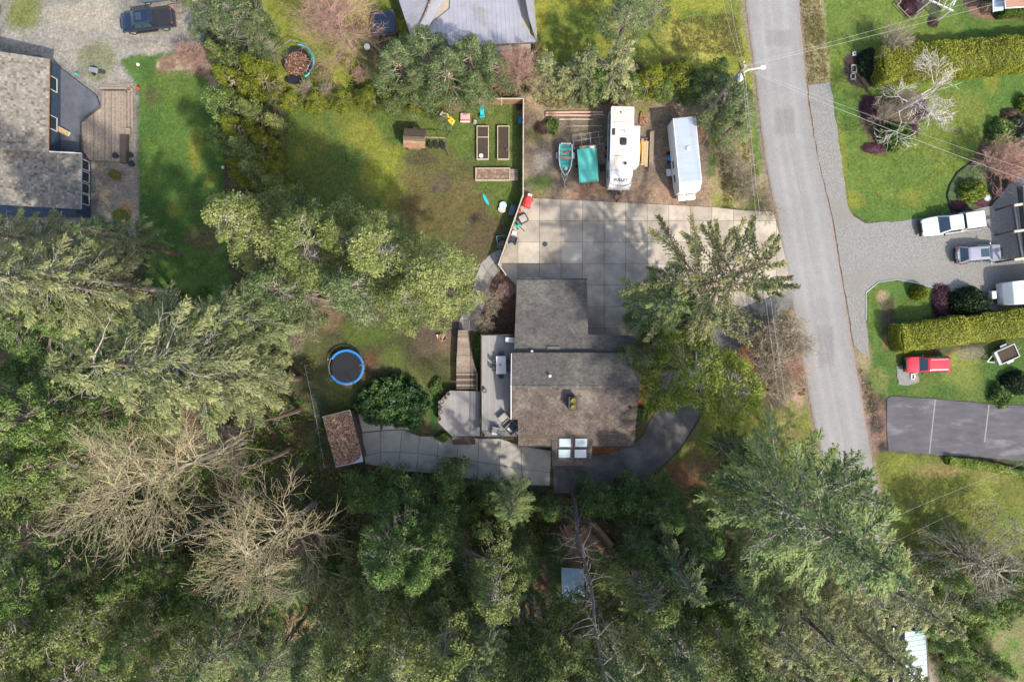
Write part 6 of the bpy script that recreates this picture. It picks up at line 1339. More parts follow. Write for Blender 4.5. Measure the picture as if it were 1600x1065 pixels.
LM['brown'] = leafmat('brown_brush', (.06, .04, .03), (.24, .165, .12), (.4, .3, .22))
LM['silver'] = leafmat('silver_green_leaves', (.06, .065, .045), (.22, .225, .16), (.42, .41, .30))
LM['tanleaf'] = leafmat('straw_leaves', (.1, .09, .03), (.3, .26, .1), (.45, .4, .2))
LM['fern'] = leafmat('undergrowth_leaves', (.04, .085, .02), (.14, .22, .04), (.30, .32, .08))
M['bud'] = LM['tanleaf']
LM['spruce'] = leafmat('spruce_needles', (.03, .05, .018), (.115, .14, .05), (.36, .34, .15))
LM['lime'] = leafmat('yellow_green_foliage', (.07, .12, .015), (.27, .33, .05), (.5, .48, .1))
PR = {}
PR['fir1'] = fir_proto(1, 30, 6.0, .25, 110, LM['fir_dark'])
PR['fir2'] = fir_proto(2, 30, 5.4, .28, 110, LM['fir_olive'], droop=.45, dead=26)
PR['fir3'] = fir_proto(3, 28, 5.0, .3, 95, LM['fir_grey'], droop=.5, dead=40)
PR['spruce'] = fir_proto(4, 26, 7.0, .1, 70, LM['spruce'], droop=.05, rise=.15, dens_=46, curl=.35, pw=.55, twl=.19, leaf=(.24, .1), dead=10, k_=9, wood=M['bark'])
PR['cedar1'] = clump_proto(5, 24, 4.6, .25, 150, LM['cedar'], nl=150)
PR['cedar2'] = clump_proto(6, 24, 4.4, .3, 140, LM['cedar_light'], nl=150, shape=.6, dead=44, wood=M['bark_grey'])
PR['cedar3'] = clump_proto(7, 22, 4.2, .22, 120, LM['pine'], nl=130, dead=40, wood=M['bark_grey'])
PR['bright'] = clump_proto(8, 16, 3.8, .2, 90, LM['bright'], nl=150, dead=24, wood=M['bark_grey'])
PR['lime'] = clump_proto(41, 17, 4.6, .15, 120, LM['lime'], nl=150, dead=34, wood=M['bark_grey'], shape=.45)
PR['pine'] = clump_proto(9, 11, 3.0, .2, 80, LM['pine'], leaf=(.2, .07), rc=(.45, .8), nl=230, shape=.5, dead=12)
PR['smallfir'] = fir_proto(10, 9, 2.0, .05, 60, LM['fir_olive'], dens_=20, leaf=(.22, .08), k_=6, dead=4)
PR['smallcedar'] = clump_proto(11, 7, 1.7, .03, 60, LM['yellow'], rc=(.4, .65), nl=150, leaf=(.16, .1), dead=3)
PR['smalldark'] = clump_proto(12, 9, 2.6, .08, 70, LM['cedar'], rc=(.5, .9), nl=130, dead=8)
PR['olive'] = clump_proto(13, 8, 1.8, .03, 60, LM['cedar_light'], rc=(.4, .7), nl=150, leaf=(.18, .1), dead=5)
PR['bare1'] = bare_proto(21, 25, 7.6, .4, M['twig_tan'], 5, 25, nsub=2, nmid=1, buds=1, twr=.016, rise=.75, kink=.1, trunk_r=.3)
PR['bare2'] = bare_proto(22, 21, 7.6, .35, M['twig_tan'], 5, 21, nsub=2, nmid=1, buds=1, twr=.016, rise=.75, kink=.1, trunk_r=.3)
PR['pinktree'] = bare_proto(23, 11, 6.6, .15, M['twig_pink'], 5, 52, nsub=2, nmid=1, twr=.015, trunk_r=.2, rise=.45, kink=.1)
PR['whitetree'] = bare_proto(24, 9, 4.6, .2, M['twig_white'], 4, 8, nsub=2, trunk_r=.2, kink=.28, rise=.25, twr=.022, trunkmat=M['twig_white'])
PR['brush'] = bare_proto(25, 2.4, 2.4, .05, M['twig_grey'], 4, 22, nsub=2, nmid=1, trunk_r=.04, rise=.9, twr=.012)
PR['brushpink'] = bare_proto(26, 2.6, 2.5, .05, M['twig_pink'], 4, 22, nsub=2, nmid=1, trunk_r=.04, rise=.9, twr=.011)
PR['silver'] = clump_proto(27, 7, 4.4, .25, 70, LM['silver'], rc=(.6, 1.1), nl=90, leaf=(.26, .06), shape=.35, dead=50, wood=M['twig_grey'])
def tree(name, kind, px, py, H, label, cat='tree', s=1.0, group=None, hf=.62, rz=None, lean=None):
    pr = PR[kind]; k = H/pr['H']; c = P(px, py, H*hf); t = thing(name, label, cat, (c.x, c.y, -.05), rz if rz is not None else random.uniform(0, 6.28), group)
    for part in ('trunk', 'branches', 'crown'):
        if part in pr:
            o = link(part, pr[part], t)
            if part != 'trunk': o['kind'] = 'stuff'
    t.scale = (k*s, k*s, k)
    if lean: t.rotation_euler = (lean[0], lean[1], 0)
    return t
T = tree
T('fir_tree', 'fir1', 1030, 480, 15, 'dark fir left of the sparse spruce at the garage corner', s=1.5, hf=.5)
T('fir_tree', 'fir2', 1085, 500, 14, 'olive fir filling the middle between garage corner fir and spruce', s=1.3, hf=.5)
T('spruce_tree', 'spruce', 1110, 440, 27, 'sparse tall spruce with long curved branches over the concrete driveway', hf=.52, s=.94)
T('conifer_tree', 'lime', 1075, 580, 17, 'bright green conifer between the house and the spruce', s=.95)
T('conifer_tree', 'lime', 1140, 606, 15, 'yellow green conifer over the curved driveway end', s=.95)
T('conifer_tree', 'cedar2', 1005, 560, 11, 'small light green tree touching the east end of the house roof', s=1.0)
T('fir_tree', 'fir1', 1262, 812, 32, 'huge dark fir reaching over the road at the lower right', s=1.25, hf=.6)
T('fir_tree', 'fir2', 1372, 905, 27, 'olive fir beside the bottom right lawn with pale tips', s=1.0)
T('fir_tree', 'fir1', 1150, 700, 11, 'low dark fir tip in front of the yellow lawn below driveway', s=1.0)
T('fir_tree', 'fir2', 285, 563, 36, 'great olive fir lying across the left, tip near the left edge', s=1.05, hf=.6)
T('fir_tree', 'fir2', 350, 600, 26, 'shorter olive fir merging with the great left fir', s=1.0)
T('fir_tree', 'fir3', 380, 500, 24, 'grey green fir between the great left fir and light green trees', s=1.0)
for a in (('cedar2', 680, 435, 21, 'light green clumpy tree with lobes next to the boardwalk end', 1.05), ('cedar2', 600, 400, 23, 'light green clumpy tree in the middle of the lawn edge', .95), ('cedar2', 500, 385, 24, 'light green tree third from the boardwalk side', 1.0), ('cedar2', 400, 360, 22, 'palest light green tree at the left end of its row', 1.0), ('cedar2', 545, 380, 20, 'light green tree behind the middle of the row', .95), ('cedar2', 640, 470, 20, 'light green tree nearest the bare dirt patch', .9), ('cedar2', 445, 345, 19, 'light green tree at the back left of the row', .95), ('cedar3', 560, 455, 22, 'grey green tree in front of the light green row', .95), ('cedar3', 445, 455, 20, 'grey green tree between the row and the left firs', 1.0), ('cedar3', 720, 470, 9, 'soft grey green tree over the start of the boardwalk', .8)):
    T('conifer_tree', a[0], a[1], a[2], a[3], a[4], s=a[5], group='light green trees between the two lawns')
T('fir_tree', 'fir2', 55, 440, 30, 'olive fir with long bare trunk below the navy house', s=1.0, hf=.65)
T('fir_tree', 'fir2', 40, 375, 22, 'olive fir touching the south wall of the navy house', s=.95)
T('fir_tree', 'fir3', 180, 372, 18, 'greener fir at the edge of the left lawn', s=.95)
forest_l = [('cedar1', 30, 500, 22, 'bright cedar at the left edge below the bare trunk'), ('cedar1', 120, 505, 16, 'small bright cedar left of the grey fir'), ('cedar1', 40, 655, 24, 'dark cedar at the left edge under the great fir tip'), ('cedar1', 115, 655, 17, 'dark cedar beside the first bare maple crown'), ('cedar2', 20, 745, 22, 'lighter cedar at the left edge halfway down the wood'), ('cedar1', 75, 725, 20, 'cedar left of the first bare maple'), ('smalldark', 250, 650, 8, 'low dark shrub tree under the great fir'), ('cedar1', 20, 850, 22, 'deep green cedar at the left edge beside bare maple'), ('cedar1', 85, 905, 20, 'cedar below left of the bare maples'), ('cedar2', 150, 960, 20, 'lighter cedar in the lower left wood'), ('cedar1', 210, 900, 14, 'short cedar between the lower left wood and bare maples'), ('cedar2', 50, 985, 24, 'tall light cedar near the lower left corner'), ('cedar1', 230, 985, 17, 'cedar right of the light lower left cedar'), ('cedar2', 120, 1045, 22, 'light cedar at the bottom edge left'), ('cedar2', 15, 1040, 24, 'cedar in the lower left corner'), ('cedar2', 270, 1045, 20, 'light cedar at the bottom edge near the grey firs'), ('fir3', 350, 1010, 18, 'grey fir with bare twigs near the bottom left'), ('cedar3', 395, 920, 14, 'grey green tree below the second bare maple'), ('fir3', 420, 1040, 20, 'grey fir at the bottom edge left of the rusty clearing'), ('fir3', 470, 910, 15, 'grey fir left of the big pale green tree'), ('fir1', 330, 940, 12, 'low dark fir beneath the second bare maple'), ('smalldark', 330, 880, 9, 'dark shrub tree at the foot of the second bare maple'), ('smalldark', 280, 940, 10, 'dark shrub tree in the lower left wood gap'), ('smalldark', 40, 580, 9, 'dark shrub tree left of the great fir tip'), ('smalldark', 170, 600, 7, 'small dark shrub tree under the great fir'), ('fir3', 215, 485, 10, 'thin grey fir beside the pale leaning trunk'), ('smalldark', 300, 560, 7, 'dark shrub tree near the left lawn end')]
forest_b = [('cedar1', 620, 850, 22, 'green cedar right of the bare maples'), ('cedar1', 665, 870, 19, 'rounded cedar left of the dark gap'), ('cedar2', 600, 930, 20, 'light green cedar in the bottom middle'), ('cedar2', 560, 990, 21, 'cedar at the left flank of the bottom middle group'), ('cedar2', 640, 1000, 24, 'palest yellow green cedar at the bottom middle'), ('cedar2', 585, 1050, 23, 'cedar at the bottom edge under the pale cedar'), ('cedar1', 690, 940, 16, 'shaded cedar beside the dark gap'), ('smalldark', 570, 775, 9, 'dark tree south of the leafy shed'), ('smalldark', 620, 760, 8, 'dark tree below the concrete path, first from the shed'), ('fir1', 650, 770, 9, 'dark fir below the concrete path'), ('smalldark', 700, 760, 8, 'dark tree below the middle of the concrete path'), ('fir1', 800, 790, 13, 'dark spreading fir left of the snag'), ('smalldark', 765, 770, 7, 'low dark tree where the path ends'), ('cedar2', 775, 905, 19, 'cedar right of the dark gap'), ('cedar1', 812, 885, 13, 'cedar left of the plank platform'), ('fir3', 765, 965, 20, 'grey fir at the bottom centre'), ('cedar1', 835, 1015, 18, 'cedar below the pale blue shelter'), ('cedar3', 740, 1020, 22, 'grey green tree at the bottom edge centre'), ('cedar2', 820, 1050, 23, 'cedar at the bottom edge below shelter'), ('cedar3', 905, 1045, 20, 'grey green tree just below the shelter'), ('cedar3', 960, 1030, 22, 'grey green tree beside the snag at the bottom'), ('cedar1', 1000, 845, 13, 'cedar right of the plank platform'), ('smalldark', 940, 785, 8, 'dark tree at the south edge of the curved driveway'), ('smalldark', 1000, 790, 9, 'dark tree south of the curved driveway bend'), ('cedar1', 1040, 800, 14, 'cedar between the driveway bend and large fir'), ('cedar2', 1010, 915, 19, 'cedar right of the shelter'), ('fir3', 1060, 890, 20, 'grey fir with many dead twigs in the lower right wood'), ('cedar1', 1090, 830, 16, 'cedar left of the huge dark fir'), ('cedar3', 1050, 990, 22, 'grey green tree in the lower right wood'), ('cedar2', 1120, 990, 23, 'yellowish tree near the bottom right centre'), ('fir1', 1150, 920, 22, 'dark fir left of the huge fir'), ('fir2', 1200, 970, 24, 'olive fir at the bottom right'), ('fir3', 1170, 1045, 22, 'grey fir at the bottom edge right'), ('cedar1', 1030, 1055, 20, 'cedar at the bottom edge right of the snag'), ('fir2', 1280, 985, 25, 'olive fir in the lower right wood near the teal roof'), ('fir2', 1250, 1050, 24, 'olive fir at the bottom edge near the teal roof'), ('fir2', 1368, 1005, 21, 'olive fir directly left of the teal roof'), ('fir1', 1335, 768, 17, 'dark fir crown on the road side of the huge fir'), ('smalldark', 1030, 760, 6, 'small dark shrub tree at the bend kerb'), ('smalldark', 860, 800, 6, 'small bright edged shrub tree at the asphalt pad corner'), ('smalldark', 720, 800, 7, 'small shrub tree above the dark gap'), ('fir3', 720, 1060, 18, 'thin grey fir at the bottom edge'), ('cedar3', 500, 1010, 17, 'grey green tree right of the rusty clearing'), ('smalldark', 530, 880, 8, 'dark shrub tree between bare maple and cedars'), ('smalldark', 955, 940, 6, 'small tree right of the blue shelter'), ('smalldark', 868, 868, 5, 'small tree left of the plank platform'), ('smalldark', 958, 880, 5, 'small tree at the right end of the plank platform'), ('fir3', 925, 985, 15, 'grey fir overhanging the shelter from below'), ('cedar2', 540, 905, 12, 'pale cedar in the gap right of the second bare maple'), ('cedar2', 700, 985, 22, 'light cedar between the pale cedar and the grey fir'), ('cedar2', 860, 1040, 22, 'light cedar at the bottom edge below the shelter'), ('bright', 1100, 960, 18, 'bright green tree in the lower right wood')]
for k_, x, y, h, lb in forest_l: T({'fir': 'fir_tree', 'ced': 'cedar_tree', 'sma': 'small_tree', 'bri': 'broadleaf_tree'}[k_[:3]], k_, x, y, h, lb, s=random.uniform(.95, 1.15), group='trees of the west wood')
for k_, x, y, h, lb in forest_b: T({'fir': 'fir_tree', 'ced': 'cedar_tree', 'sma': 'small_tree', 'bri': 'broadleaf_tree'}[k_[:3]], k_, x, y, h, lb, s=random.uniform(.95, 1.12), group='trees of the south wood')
T('bare_maple', 'bare1', 262, 735, 25, 'leafless tan maple, upper left of the two big bare trees')
T('bare_maple', 'bare2', 425, 840, 20, 'leafless tan maple, lower right of the two big bare trees', s=1.0)
T('bare_tree', 'pinktree', 528, 34, 10, 'leafless pinkish tree on the lawn left of the metal roof', s=.8)
T('bare_tree', 'whitetree', 1440, 150, 9, 'white branched bare tree in the right garden bed', s=1.1)
T('bare_tree', 'pinktree', 810, 112, 7, 'small leafless tree north of the yard fence corner', s=.7)
# snag: leaning dead trunk with stubs
a = P(893, 770); b_ = P(950, 1075, 30); t = thing('dead_snag', 'tall dead leaning trunk beside the plank platform', 'dead tree', a); d = b_-a
MB().tube([d*k/10+Vector((math.sin(k*1.3)*.15, math.cos(k)*.15, 0)) for k in range(11)], [.22*(1-k/13) for k in range(11)], 9).build('trunk', M['snag'], t, smooth=True)
g = np.random.default_rng(88); segs = []
for i in range(70):
    k = g.uniform(.12, 1); p = np.array(d)*k; az = g.uniform(0, 6.28); dr = np.array([math.cos(az), math.sin(az), g.uniform(-.1, .5)]); L_ = g.uniform(.8, 2.6)*(1.15-k*.5)
    for q in range(4):
        e = p+dr*L_/4; segs.append([*p, *e, .045*(1-q/4)+.008, .045*(1-(q+1)/4)+.006])
        if q > 0:
            for w in range(2): f = e+unit(dr+g.normal(size=3)*.6)*L_*.3; segs.append([*e, *f, .012, .005])
        p = e; dr = unit(dr+g.normal(size=3)*.22)
V, F = tubes_np(segs, 3); link('branches', np_mesh('branches', V, F, M['snag']), t)['kind'] = 'stuff'
# bare long trunks standing in the wood (crowns merge above)
for px, py, H, lb in ((278, 458, 22, 'pale bare trunk lying out over the end of the left lawn'), (470, 590, 16, 'reddish bare trunk right of the great left fir, upper'), (468, 640, 12, 'reddish bare trunk beside the wire fence'), (455, 700, 14, 'reddish trunk north of the bare maples'), (415, 762, 21, 'long grey bare trunk between the two bare maples')):
    c = P(px, py); t = thing('limbless_tree', lb, 'tree trunk', (c.x, c.y, 0)); MB().tube([(0, 0, 0), (.1, 0, H*.4), (0, .1, H)], [.28, .2, .05], 8).build('trunk', M['bark_grey'] if H > 21 else M['snag'] if H > 20 else M['bark'], t, smooth=True)
    V, F = tubes_np([[0, 0, z0, math.cos(z0*3)*1.2, math.sin(z0*3)*1.2, z0+.4, .03, .01] for z0 in np.linspace(2, H, 12)], 3); link('stubs', np_mesh('stubs', V, F, M['bark_grey']), t)['kind'] = 'stuff'
# cedar column along the west boundary
for i, (x, y, h, kd, lb) in enumerate([(352, 95, 9, 'olive', 'northernmost cedar of the west boundary row'), (400, 110, 8, 'smallcedar', 'bright yellow green cedar beside the old trampoline'), (345, 160, 8, 'smalldark', 'dark green cedar at the lawn corner, second in the row'), (370, 200, 8, 'smallcedar', 'yellowish cedar third in the west boundary row'), (395, 175, 7, 'olive', 'olive cedar facing the back yard, upper'), (385, 235, 8, 'olive', 'olive cedar in the middle of the west boundary row'), (412, 225, 6, 'smallcedar', 'yellow green cedar facing the back yard, middle'), (400, 270, 8, 'olive', 'olive cedar fifth in the west boundary row'), (425, 265, 6, 'smallcedar', 'small bright cedar facing the back yard, lower'), (430, 290, 7, 'olive', 'olive cedar near the light green trees'), (375, 265, 7, 'smallcedar', 'bright cedar on the lawn side, lower'), (360, 125, 8, 'smallcedar', 'bright cedar above the brush, left'), (428, 190, 5, 'olive', 'low olive cedar at the top of the dirt strip'), (345, 215, 6, 'smalldark', 'dark cedar facing the left lawn')]):
    T('cedar_tree', kd, x, y, h, lb, s=1.0, group='cedars of the west boundary row', hf=.6)
T('conifer_tree', 'cedar3', 365, 22, 13, 'big grey green conifer at the top edge above the boundary row', s=1.25)
T('conifer_tree', 'cedar3', 405, 60, 9, 'grey green conifer above the bright cedar', s=1.0)
T('conifer_tree', 'pine', 325, 5, 10, 'pale conifer at the top edge beside the rusty frame', s=1.1)
for i, (x, y, h, lb) in enumerate([(625, 105, 10, 'leftmost pine of the clump south of the metal roof'), (668, 85, 11, 'tallest pine against the metal roof'), (700, 120, 11, 'pine in the middle of the clump'), (735, 95, 10, 'pine right of the middle one'), (765, 110, 9, 'rightmost pine of the clump'), (655, 130, 8, 'low pine at the front of the clump'), (740, 135, 7, 'low pine near the fence corner')]):
    T('pine_tree', 'pine', x, y, h, lb, s=1.1, group='pines south of the metal roof')
for i, (kd, x, y, h, lb) in enumerate([('smallfir', 850, 108, 8, 'slender pale fir first from the bare tree'), ('smallfir', 912, 108, 10, 'dark fir with pale shoots, second in the parking row'), ('smallfir', 965, 100, 11, 'tallest fir of the parking row'), ('smalldark', 935, 125, 6, 'green tree under the second and third fir'), ('smallcedar', 1020, 118, 6, 'bright green tree right of the tallest fir'), ('smallcedar', 1060, 112, 7, 'brightest tree of the parking row'), ('smalldark', 1085, 128, 5, 'dark tree left of the utility pole'), ('smalldark', 985, 130, 5, 'low tree north of the travel trailer'), ('smallfir', 880, 125, 6, 'small fir between the first two'), ('smalldark', 1040, 135, 4, 'low dark tree behind the cargo trailer')]):
    T({'sm': 'small_tree'}[kd[:2]], kd, x, y, h, lb, s=1.2, group='trees north of the trailer parking')
T('conifer_tree', 'pine', 1138, 158, 9, 'blue green pine beside the utility pole', s=1.35)
T('conifer_tree', 'pine', 1152, 190, 7, 'lower blue green pine next to the road verge', s=1.35)
T('conifer_tree', 'smalldark', 1122, 108, 6, 'dark round tree under the pole top', s=.9)
T('conifer_tree', 'cedar3', 985, 8, 12, 'grey green conifer at the top edge right of the metal roof', s=1.15)
T('conifer_tree', 'cedar3', 1030, -5, 10, 'grey green conifer cut by the top edge', s=1.0)
T('silver_tree', 'silver', 1530, 880, 8, 'silvery grey broad tree below the bottom right lawn', s=1.1)
T('small_tree', 'smalldark', 1575, 895, 7, 'green tree right of the silvery tree at the lawn edge', s=1.1)
T('small_tree', 'smalldark', 1490, 905, 7, 'dark bushy tree left of the silvery tree', s=1.0)
T('small_tree', 'smalldark', 1530, 950, 7, 'dark bushy tree below the silvery tree', s=1.1)
T('small_tree', 'cedar1', 1590, 930, 9, 'green tree at the right edge below the silvery tree', s=1.0)
T('small_tree', 'smalldark', 1490, 1010, 6, 'dark tree right of the teal roof', s=1.15)
T('small_tree', 'smalldark', 1560, 1040, 6, 'dark tree near the lower right corner', s=1.0)
T('small_tree', 'smalldark', 1462, 975, 7, 'dark tree above the teal roof', s=1.0)
T('small_tree', 'smalldark', 1510, 1060, 5, 'low tree at the bottom edge right of the teal roof', s=1.1)
# brush & shrubs
def shrub(name, kind, px, py, h, label, s=1.0, group=None, cat='shrub'): return T(name, kind, px, py, h, label, cat, s, group, .3)
for i, (x, y, h, lb) in enumerate([(1212, 520, 3.0, 'tan bare brush under the spruce tips'), (1190, 570, 3.2, 'tan bare brush beside the rust mulch'), (1225, 575, 2.6, 'tan bare brush nearest the road, middle'), (1205, 610, 2.4, 'tan bare brush at the southern end'), (1238, 535, 2.4, 'tan bare brush nearest the road, upper'), (1180, 535, 2.6, 'tan bare brush west of the wires')]):
    shrub('bare_shrub', 'brushpink' if i == 2 else 'brush', x, y, h, lb, 1.15, 'bare brush along the road east of the house')
for x, y, h, kd, lb in [(1150, 270, 2.2, 'brush', 'straw coloured brush on the verge right of cargo trailer'), (1165, 300, 2.2, 'brush', 'straw coloured brush where the verge meets the concrete'), (1130, 235, 1.8, 'brush', 'pale brush under the blue green pine'), (1195, 330, 1.8, 'brush', 'bare brush at the driveway mouth'), (1545, 255, 3.2, 'brushpink', 'rounded brown leafless shrub in the right garden'), (1560, 265, 2.8, 'brushpink', 'second brown leafless shrub near the path'), (1385, 75, 2.6, 'brush', 'olive bare shrub at the hedge end near the road'), (1405, 165, 1.8, 'brush', 'tangled shrub under the white branched tree'), (1375, 180, 1.8, 'brush', 'tangled shrub left of the white branched tree'), (770, 470, 1.8, 'brush', 'dry shrub between boardwalk and garage'), (758, 505, 1.8, 'brush', 'dry shrub at the top of the upper deck'), (790, 455, 1.5, 'brushpink', 'dry shrub at the garage corner'), (300, 92, 2.2, 'brushpink', 'brown brush heap on the dirt mound, left'), (325, 98, 2.4, 'brushpink', 'brown brush heap on the dirt mound, right'), (418, 70, 1.2, 'brushpink', 'reddish brush left of the old trampoline'), (395, 143, 1.2, 'brush', 'grey brush in the north hedge, leftmost'), (435, 145, 1.3, 'brush', 'grey brush in the north hedge, second'), (480, 142, 1.3, 'brush', 'grey brush in the north hedge, middle'), (515, 145, 1.3, 'brush', 'grey brush in the north hedge, fourth'), (565, 122, 1.5, 'brushpink', 'pinkish brush in the north hedge near the pines'), (355, 147, 1.2, 'brush', 'grey brush at the west end of the hedge'), (470, 530, 2.5, 'brush', 'tangle of bare twigs north of the trampoline'), (300, 640, 4, 'brushpink', 'reddish twigs above the first bare maple'), (370, 690, 4, 'brush', 'twigs right of the first bare maple'), (120, 780, 4, 'brushpink', 'reddish twigs left of the bare maple'), (980, 500, 1.2, 'brush', 'thin dry stems in the shade beside the garage'), (500, 850, 4, 'brushpink', 'reddish twigs below the second bare maple'), (700, 835, 4, 'brush', 'twigs at the dark gap')]:
    shrub('bare_shrub', kd, x, y, h, lb, 1.0)
for x, y, h, lb in [(455, 158, 2.2, 'first'), (495, 160, 2.4, 'second'), (535, 157, 2.6, 'third'), (575, 155, 2.8, 'fourth'), (615, 158, 2.6, 'fifth'), (655, 160, 2.4, 'sixth'), (690, 157, 2.2, 'seventh')]:
    shrub('hedge_shrub', 'smallcedar', x, y, h, lb+' yellow green shrub from the left along the north edge of the back yard', 2.3, 'yellow green shrubs along the north edge of the back yard')
for x, y, h, lb in [(500, 118, 2.2, 'yellow green shrub below the pink tree'), (545, 98, 2.0, 'small yellow shrub near the pink tree trunk'), (420, 128, 2.0, 'yellow green shrub left under the old trampoline'), (180, 265+8, 1.3, 'yellow flowering shrub at the foot of the wooden deck'), (188, 335, 1.6, 'shrub at the south end of the paved strip')]:
    shrub('garden_shrub', 'smallcedar', x, y, h, lb, 2.0)
B = {}
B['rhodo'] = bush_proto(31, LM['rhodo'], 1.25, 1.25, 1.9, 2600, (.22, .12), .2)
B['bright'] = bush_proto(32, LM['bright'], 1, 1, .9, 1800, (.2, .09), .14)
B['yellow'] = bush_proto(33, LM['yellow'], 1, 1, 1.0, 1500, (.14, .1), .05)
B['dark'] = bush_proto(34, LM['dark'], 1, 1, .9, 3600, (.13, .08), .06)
B['heather'] = bush_proto(35, LM['heather'], 1, 1, .5, 1500, (.12, .06), .1)
B['silver'] = bush_proto(36, LM['silver'], 1, 1, .9, 1800, (.2, .1), .14)
B['brown'] = bush_proto(37, LM['brown'], 1, 1, .6, 1500, (.2, .06), .16)
B['green'] = bush_proto(38, LM['cedar'], 1, 1, .8, 1600, (.18, .09), .16)
def bush(name, kind, px, py, rx, ry, h, label, group=None, cat='bush'):
    o = link(name, B[kind], None, P(px, py), random.uniform(0, 6.28) if abs(rx-ry) < .2 else 0); o.scale = (rx, ry, h); return tag(o, label, cat, group)
rh = thing('rhododendron', 'large dark green rhododendron mass between trampoline and lower deck', 'rhododendron', P(610, 625))
for x, y, r_ in [(578, 622, 1.0), (600, 606, 1.0), (620, 598, .85), (640, 612, 1.05), (655, 630, .9), (630, 638, 1.0), (605, 640, 1.05), (585, 645, .9), (648, 652, .75), (615, 622, 1.15), (570, 632, .8), (625, 655, .7)]:
    l = P(x, y)-P(610, 625); o = link('crown', B['rhodo'], rh, (l.x, l.y, 0), random.uniform(0, 6)); o.scale = (r_, r_, r_*random.uniform(.9, 1.2))
mb = MB()
for k in range(5): mb.tube([(0, 0, 0), (math.cos(k*1.3)*1.6, math.sin(k*1.3)*1.0, 1.4)], [.09, .04], 5)
mb.build('stems', M['bark'], rh)
for a in [('round_bush', 'dark', 1508, 473, 2.1, 1.65, 2.4, 'large round clipped dark green bush beside the hedge and gravel'), ('golden_bush', 'yellow', 1431, 457, .85, .85, 1.5, 'small golden round bush on the lawn island'), ('heather', 'heather', 1470, 470, 1.1, 1.9, 1.2, 'purple heather mound left of the round clipped bush'), ('heather', 'heather', 1357, 170, .9, 1.5, 1.0, 'purple heather at the left rim of the white tree bed'), ('heather', 'heather', 1365, 232, 1.3, .6, .8, 'purple heather strip at the bottom of the white tree bed'), ('heather', 'heather', 1425, 205, .6, .9, .8, 'bright purple heather right of the garden conifer'), ('heather', 'heather', 1438, 172, .7, 1.1, 1.2, 'pinkish heather under the white branches'), ('heather', 'heather', 1497, 322, 1.0, .6, .8, 'purple heather at the white truck end of the bed'), ('heather', 'heather', 1533, 313, 1.0, .6, .6, 'dark purple heather ring around the birdbath'), ('heather', 'heather', 1578, 272, .6, .9, 1.0, 'magenta shrub right of the brown leafless shrub'), ('rhododendron', 'bright', 1516, 300, 1.4, 1.1, 1.6, 'bright yellow green rhododendron near the white truck'), ('rhododendron', 'green', 1560, 208, 1.5, 1.4, 1.8, 'fresh green rhododendron at the garden bed edge'), ('rhododendron', 'silver', 1592, 210, 1.4, 1.7, 2.2, 'pale budded rhododendron at the right edge'), ('rhododendron', 'bright', 1600, 165, .9, 1.0, 1.4, 'bright small bush at the right edge above the rhododendrons'), ('round_bush', 'brown', 1577, 180, .9, .6, 1.2, 'brown domed shrub at the tip of the bed'), ('rhododendron', 'bright', 1600, 262, .8, .9, 1.2, 'green bush near the garden path'), ('garden_conifer', 'green', 1392, 215, 1.7, 1.4, 3.0, 'blue green conifer bush in the white tree bed'), ('garden_bush', 'green', 1560, 617, 1.3, 1.1, 1.5, 'green bush on the north edge of the asphalt driveway'), ('garden_bush', 'dark', 1585, 598, 1.7, 1.3, 1.5, 'dark brown green bush by the right edge above asphalt'), ('garden_bush', 'brown', 1540, 10, .9, .8, .8, 'brown shrub in the bed by the terracotta roof'), ('garden_bush', 'green', 1545, 2, .7, .7, 1.0, 'green shrub against the porch'), ('garden_bush', 'dark', 1355, 100, 1.2, 1.5, 1.4, 'black green shrub in the dark bed by the road'), ('garden_bush', 'heather', 1420, 12, .9, .9, .8, 'purplish plants inside the timber frame'), ('garden_bush', 'brown', 1458, 36, .5, .5, .8, 'brown plants at the pergola foot'), ('garden_bush', 'green', 750, 545, .6, 1.7, .9, 'green groundcover between boardwalk and upper deck'), ('garden_bush', 'green', 683, 605, .8, 1.1, .9, 'fern clump left of the stairs'), ('garden_bush', 'green', 692, 682, .9, .5, .8, 'fern clump at the lower deck corner'), ('garden_bush', 'green', 1000, 645, .8, .9, .9, 'shrub at the east wall by the mulch'), ('garden_bush', 'brown', 1011, 530, .7, .8, 1.2, 'orange brown shrub under the spruce, upper'), ('garden_bush', 'green', 862, 188+10, .9, .8, 1.0, 'yellow green weeds left of the logs'), ('garden_bush', 'brown', 850, 200, 1.0, .7, .8, 'red brown weeds beside the boat'), ('garden_bush', 'green', 400, 50, .9, .9, 1, 'low bush by the top conifers')]:
    bush(a[0], a[1], a[2], a[3], a[4], a[5], a[6], a[7])
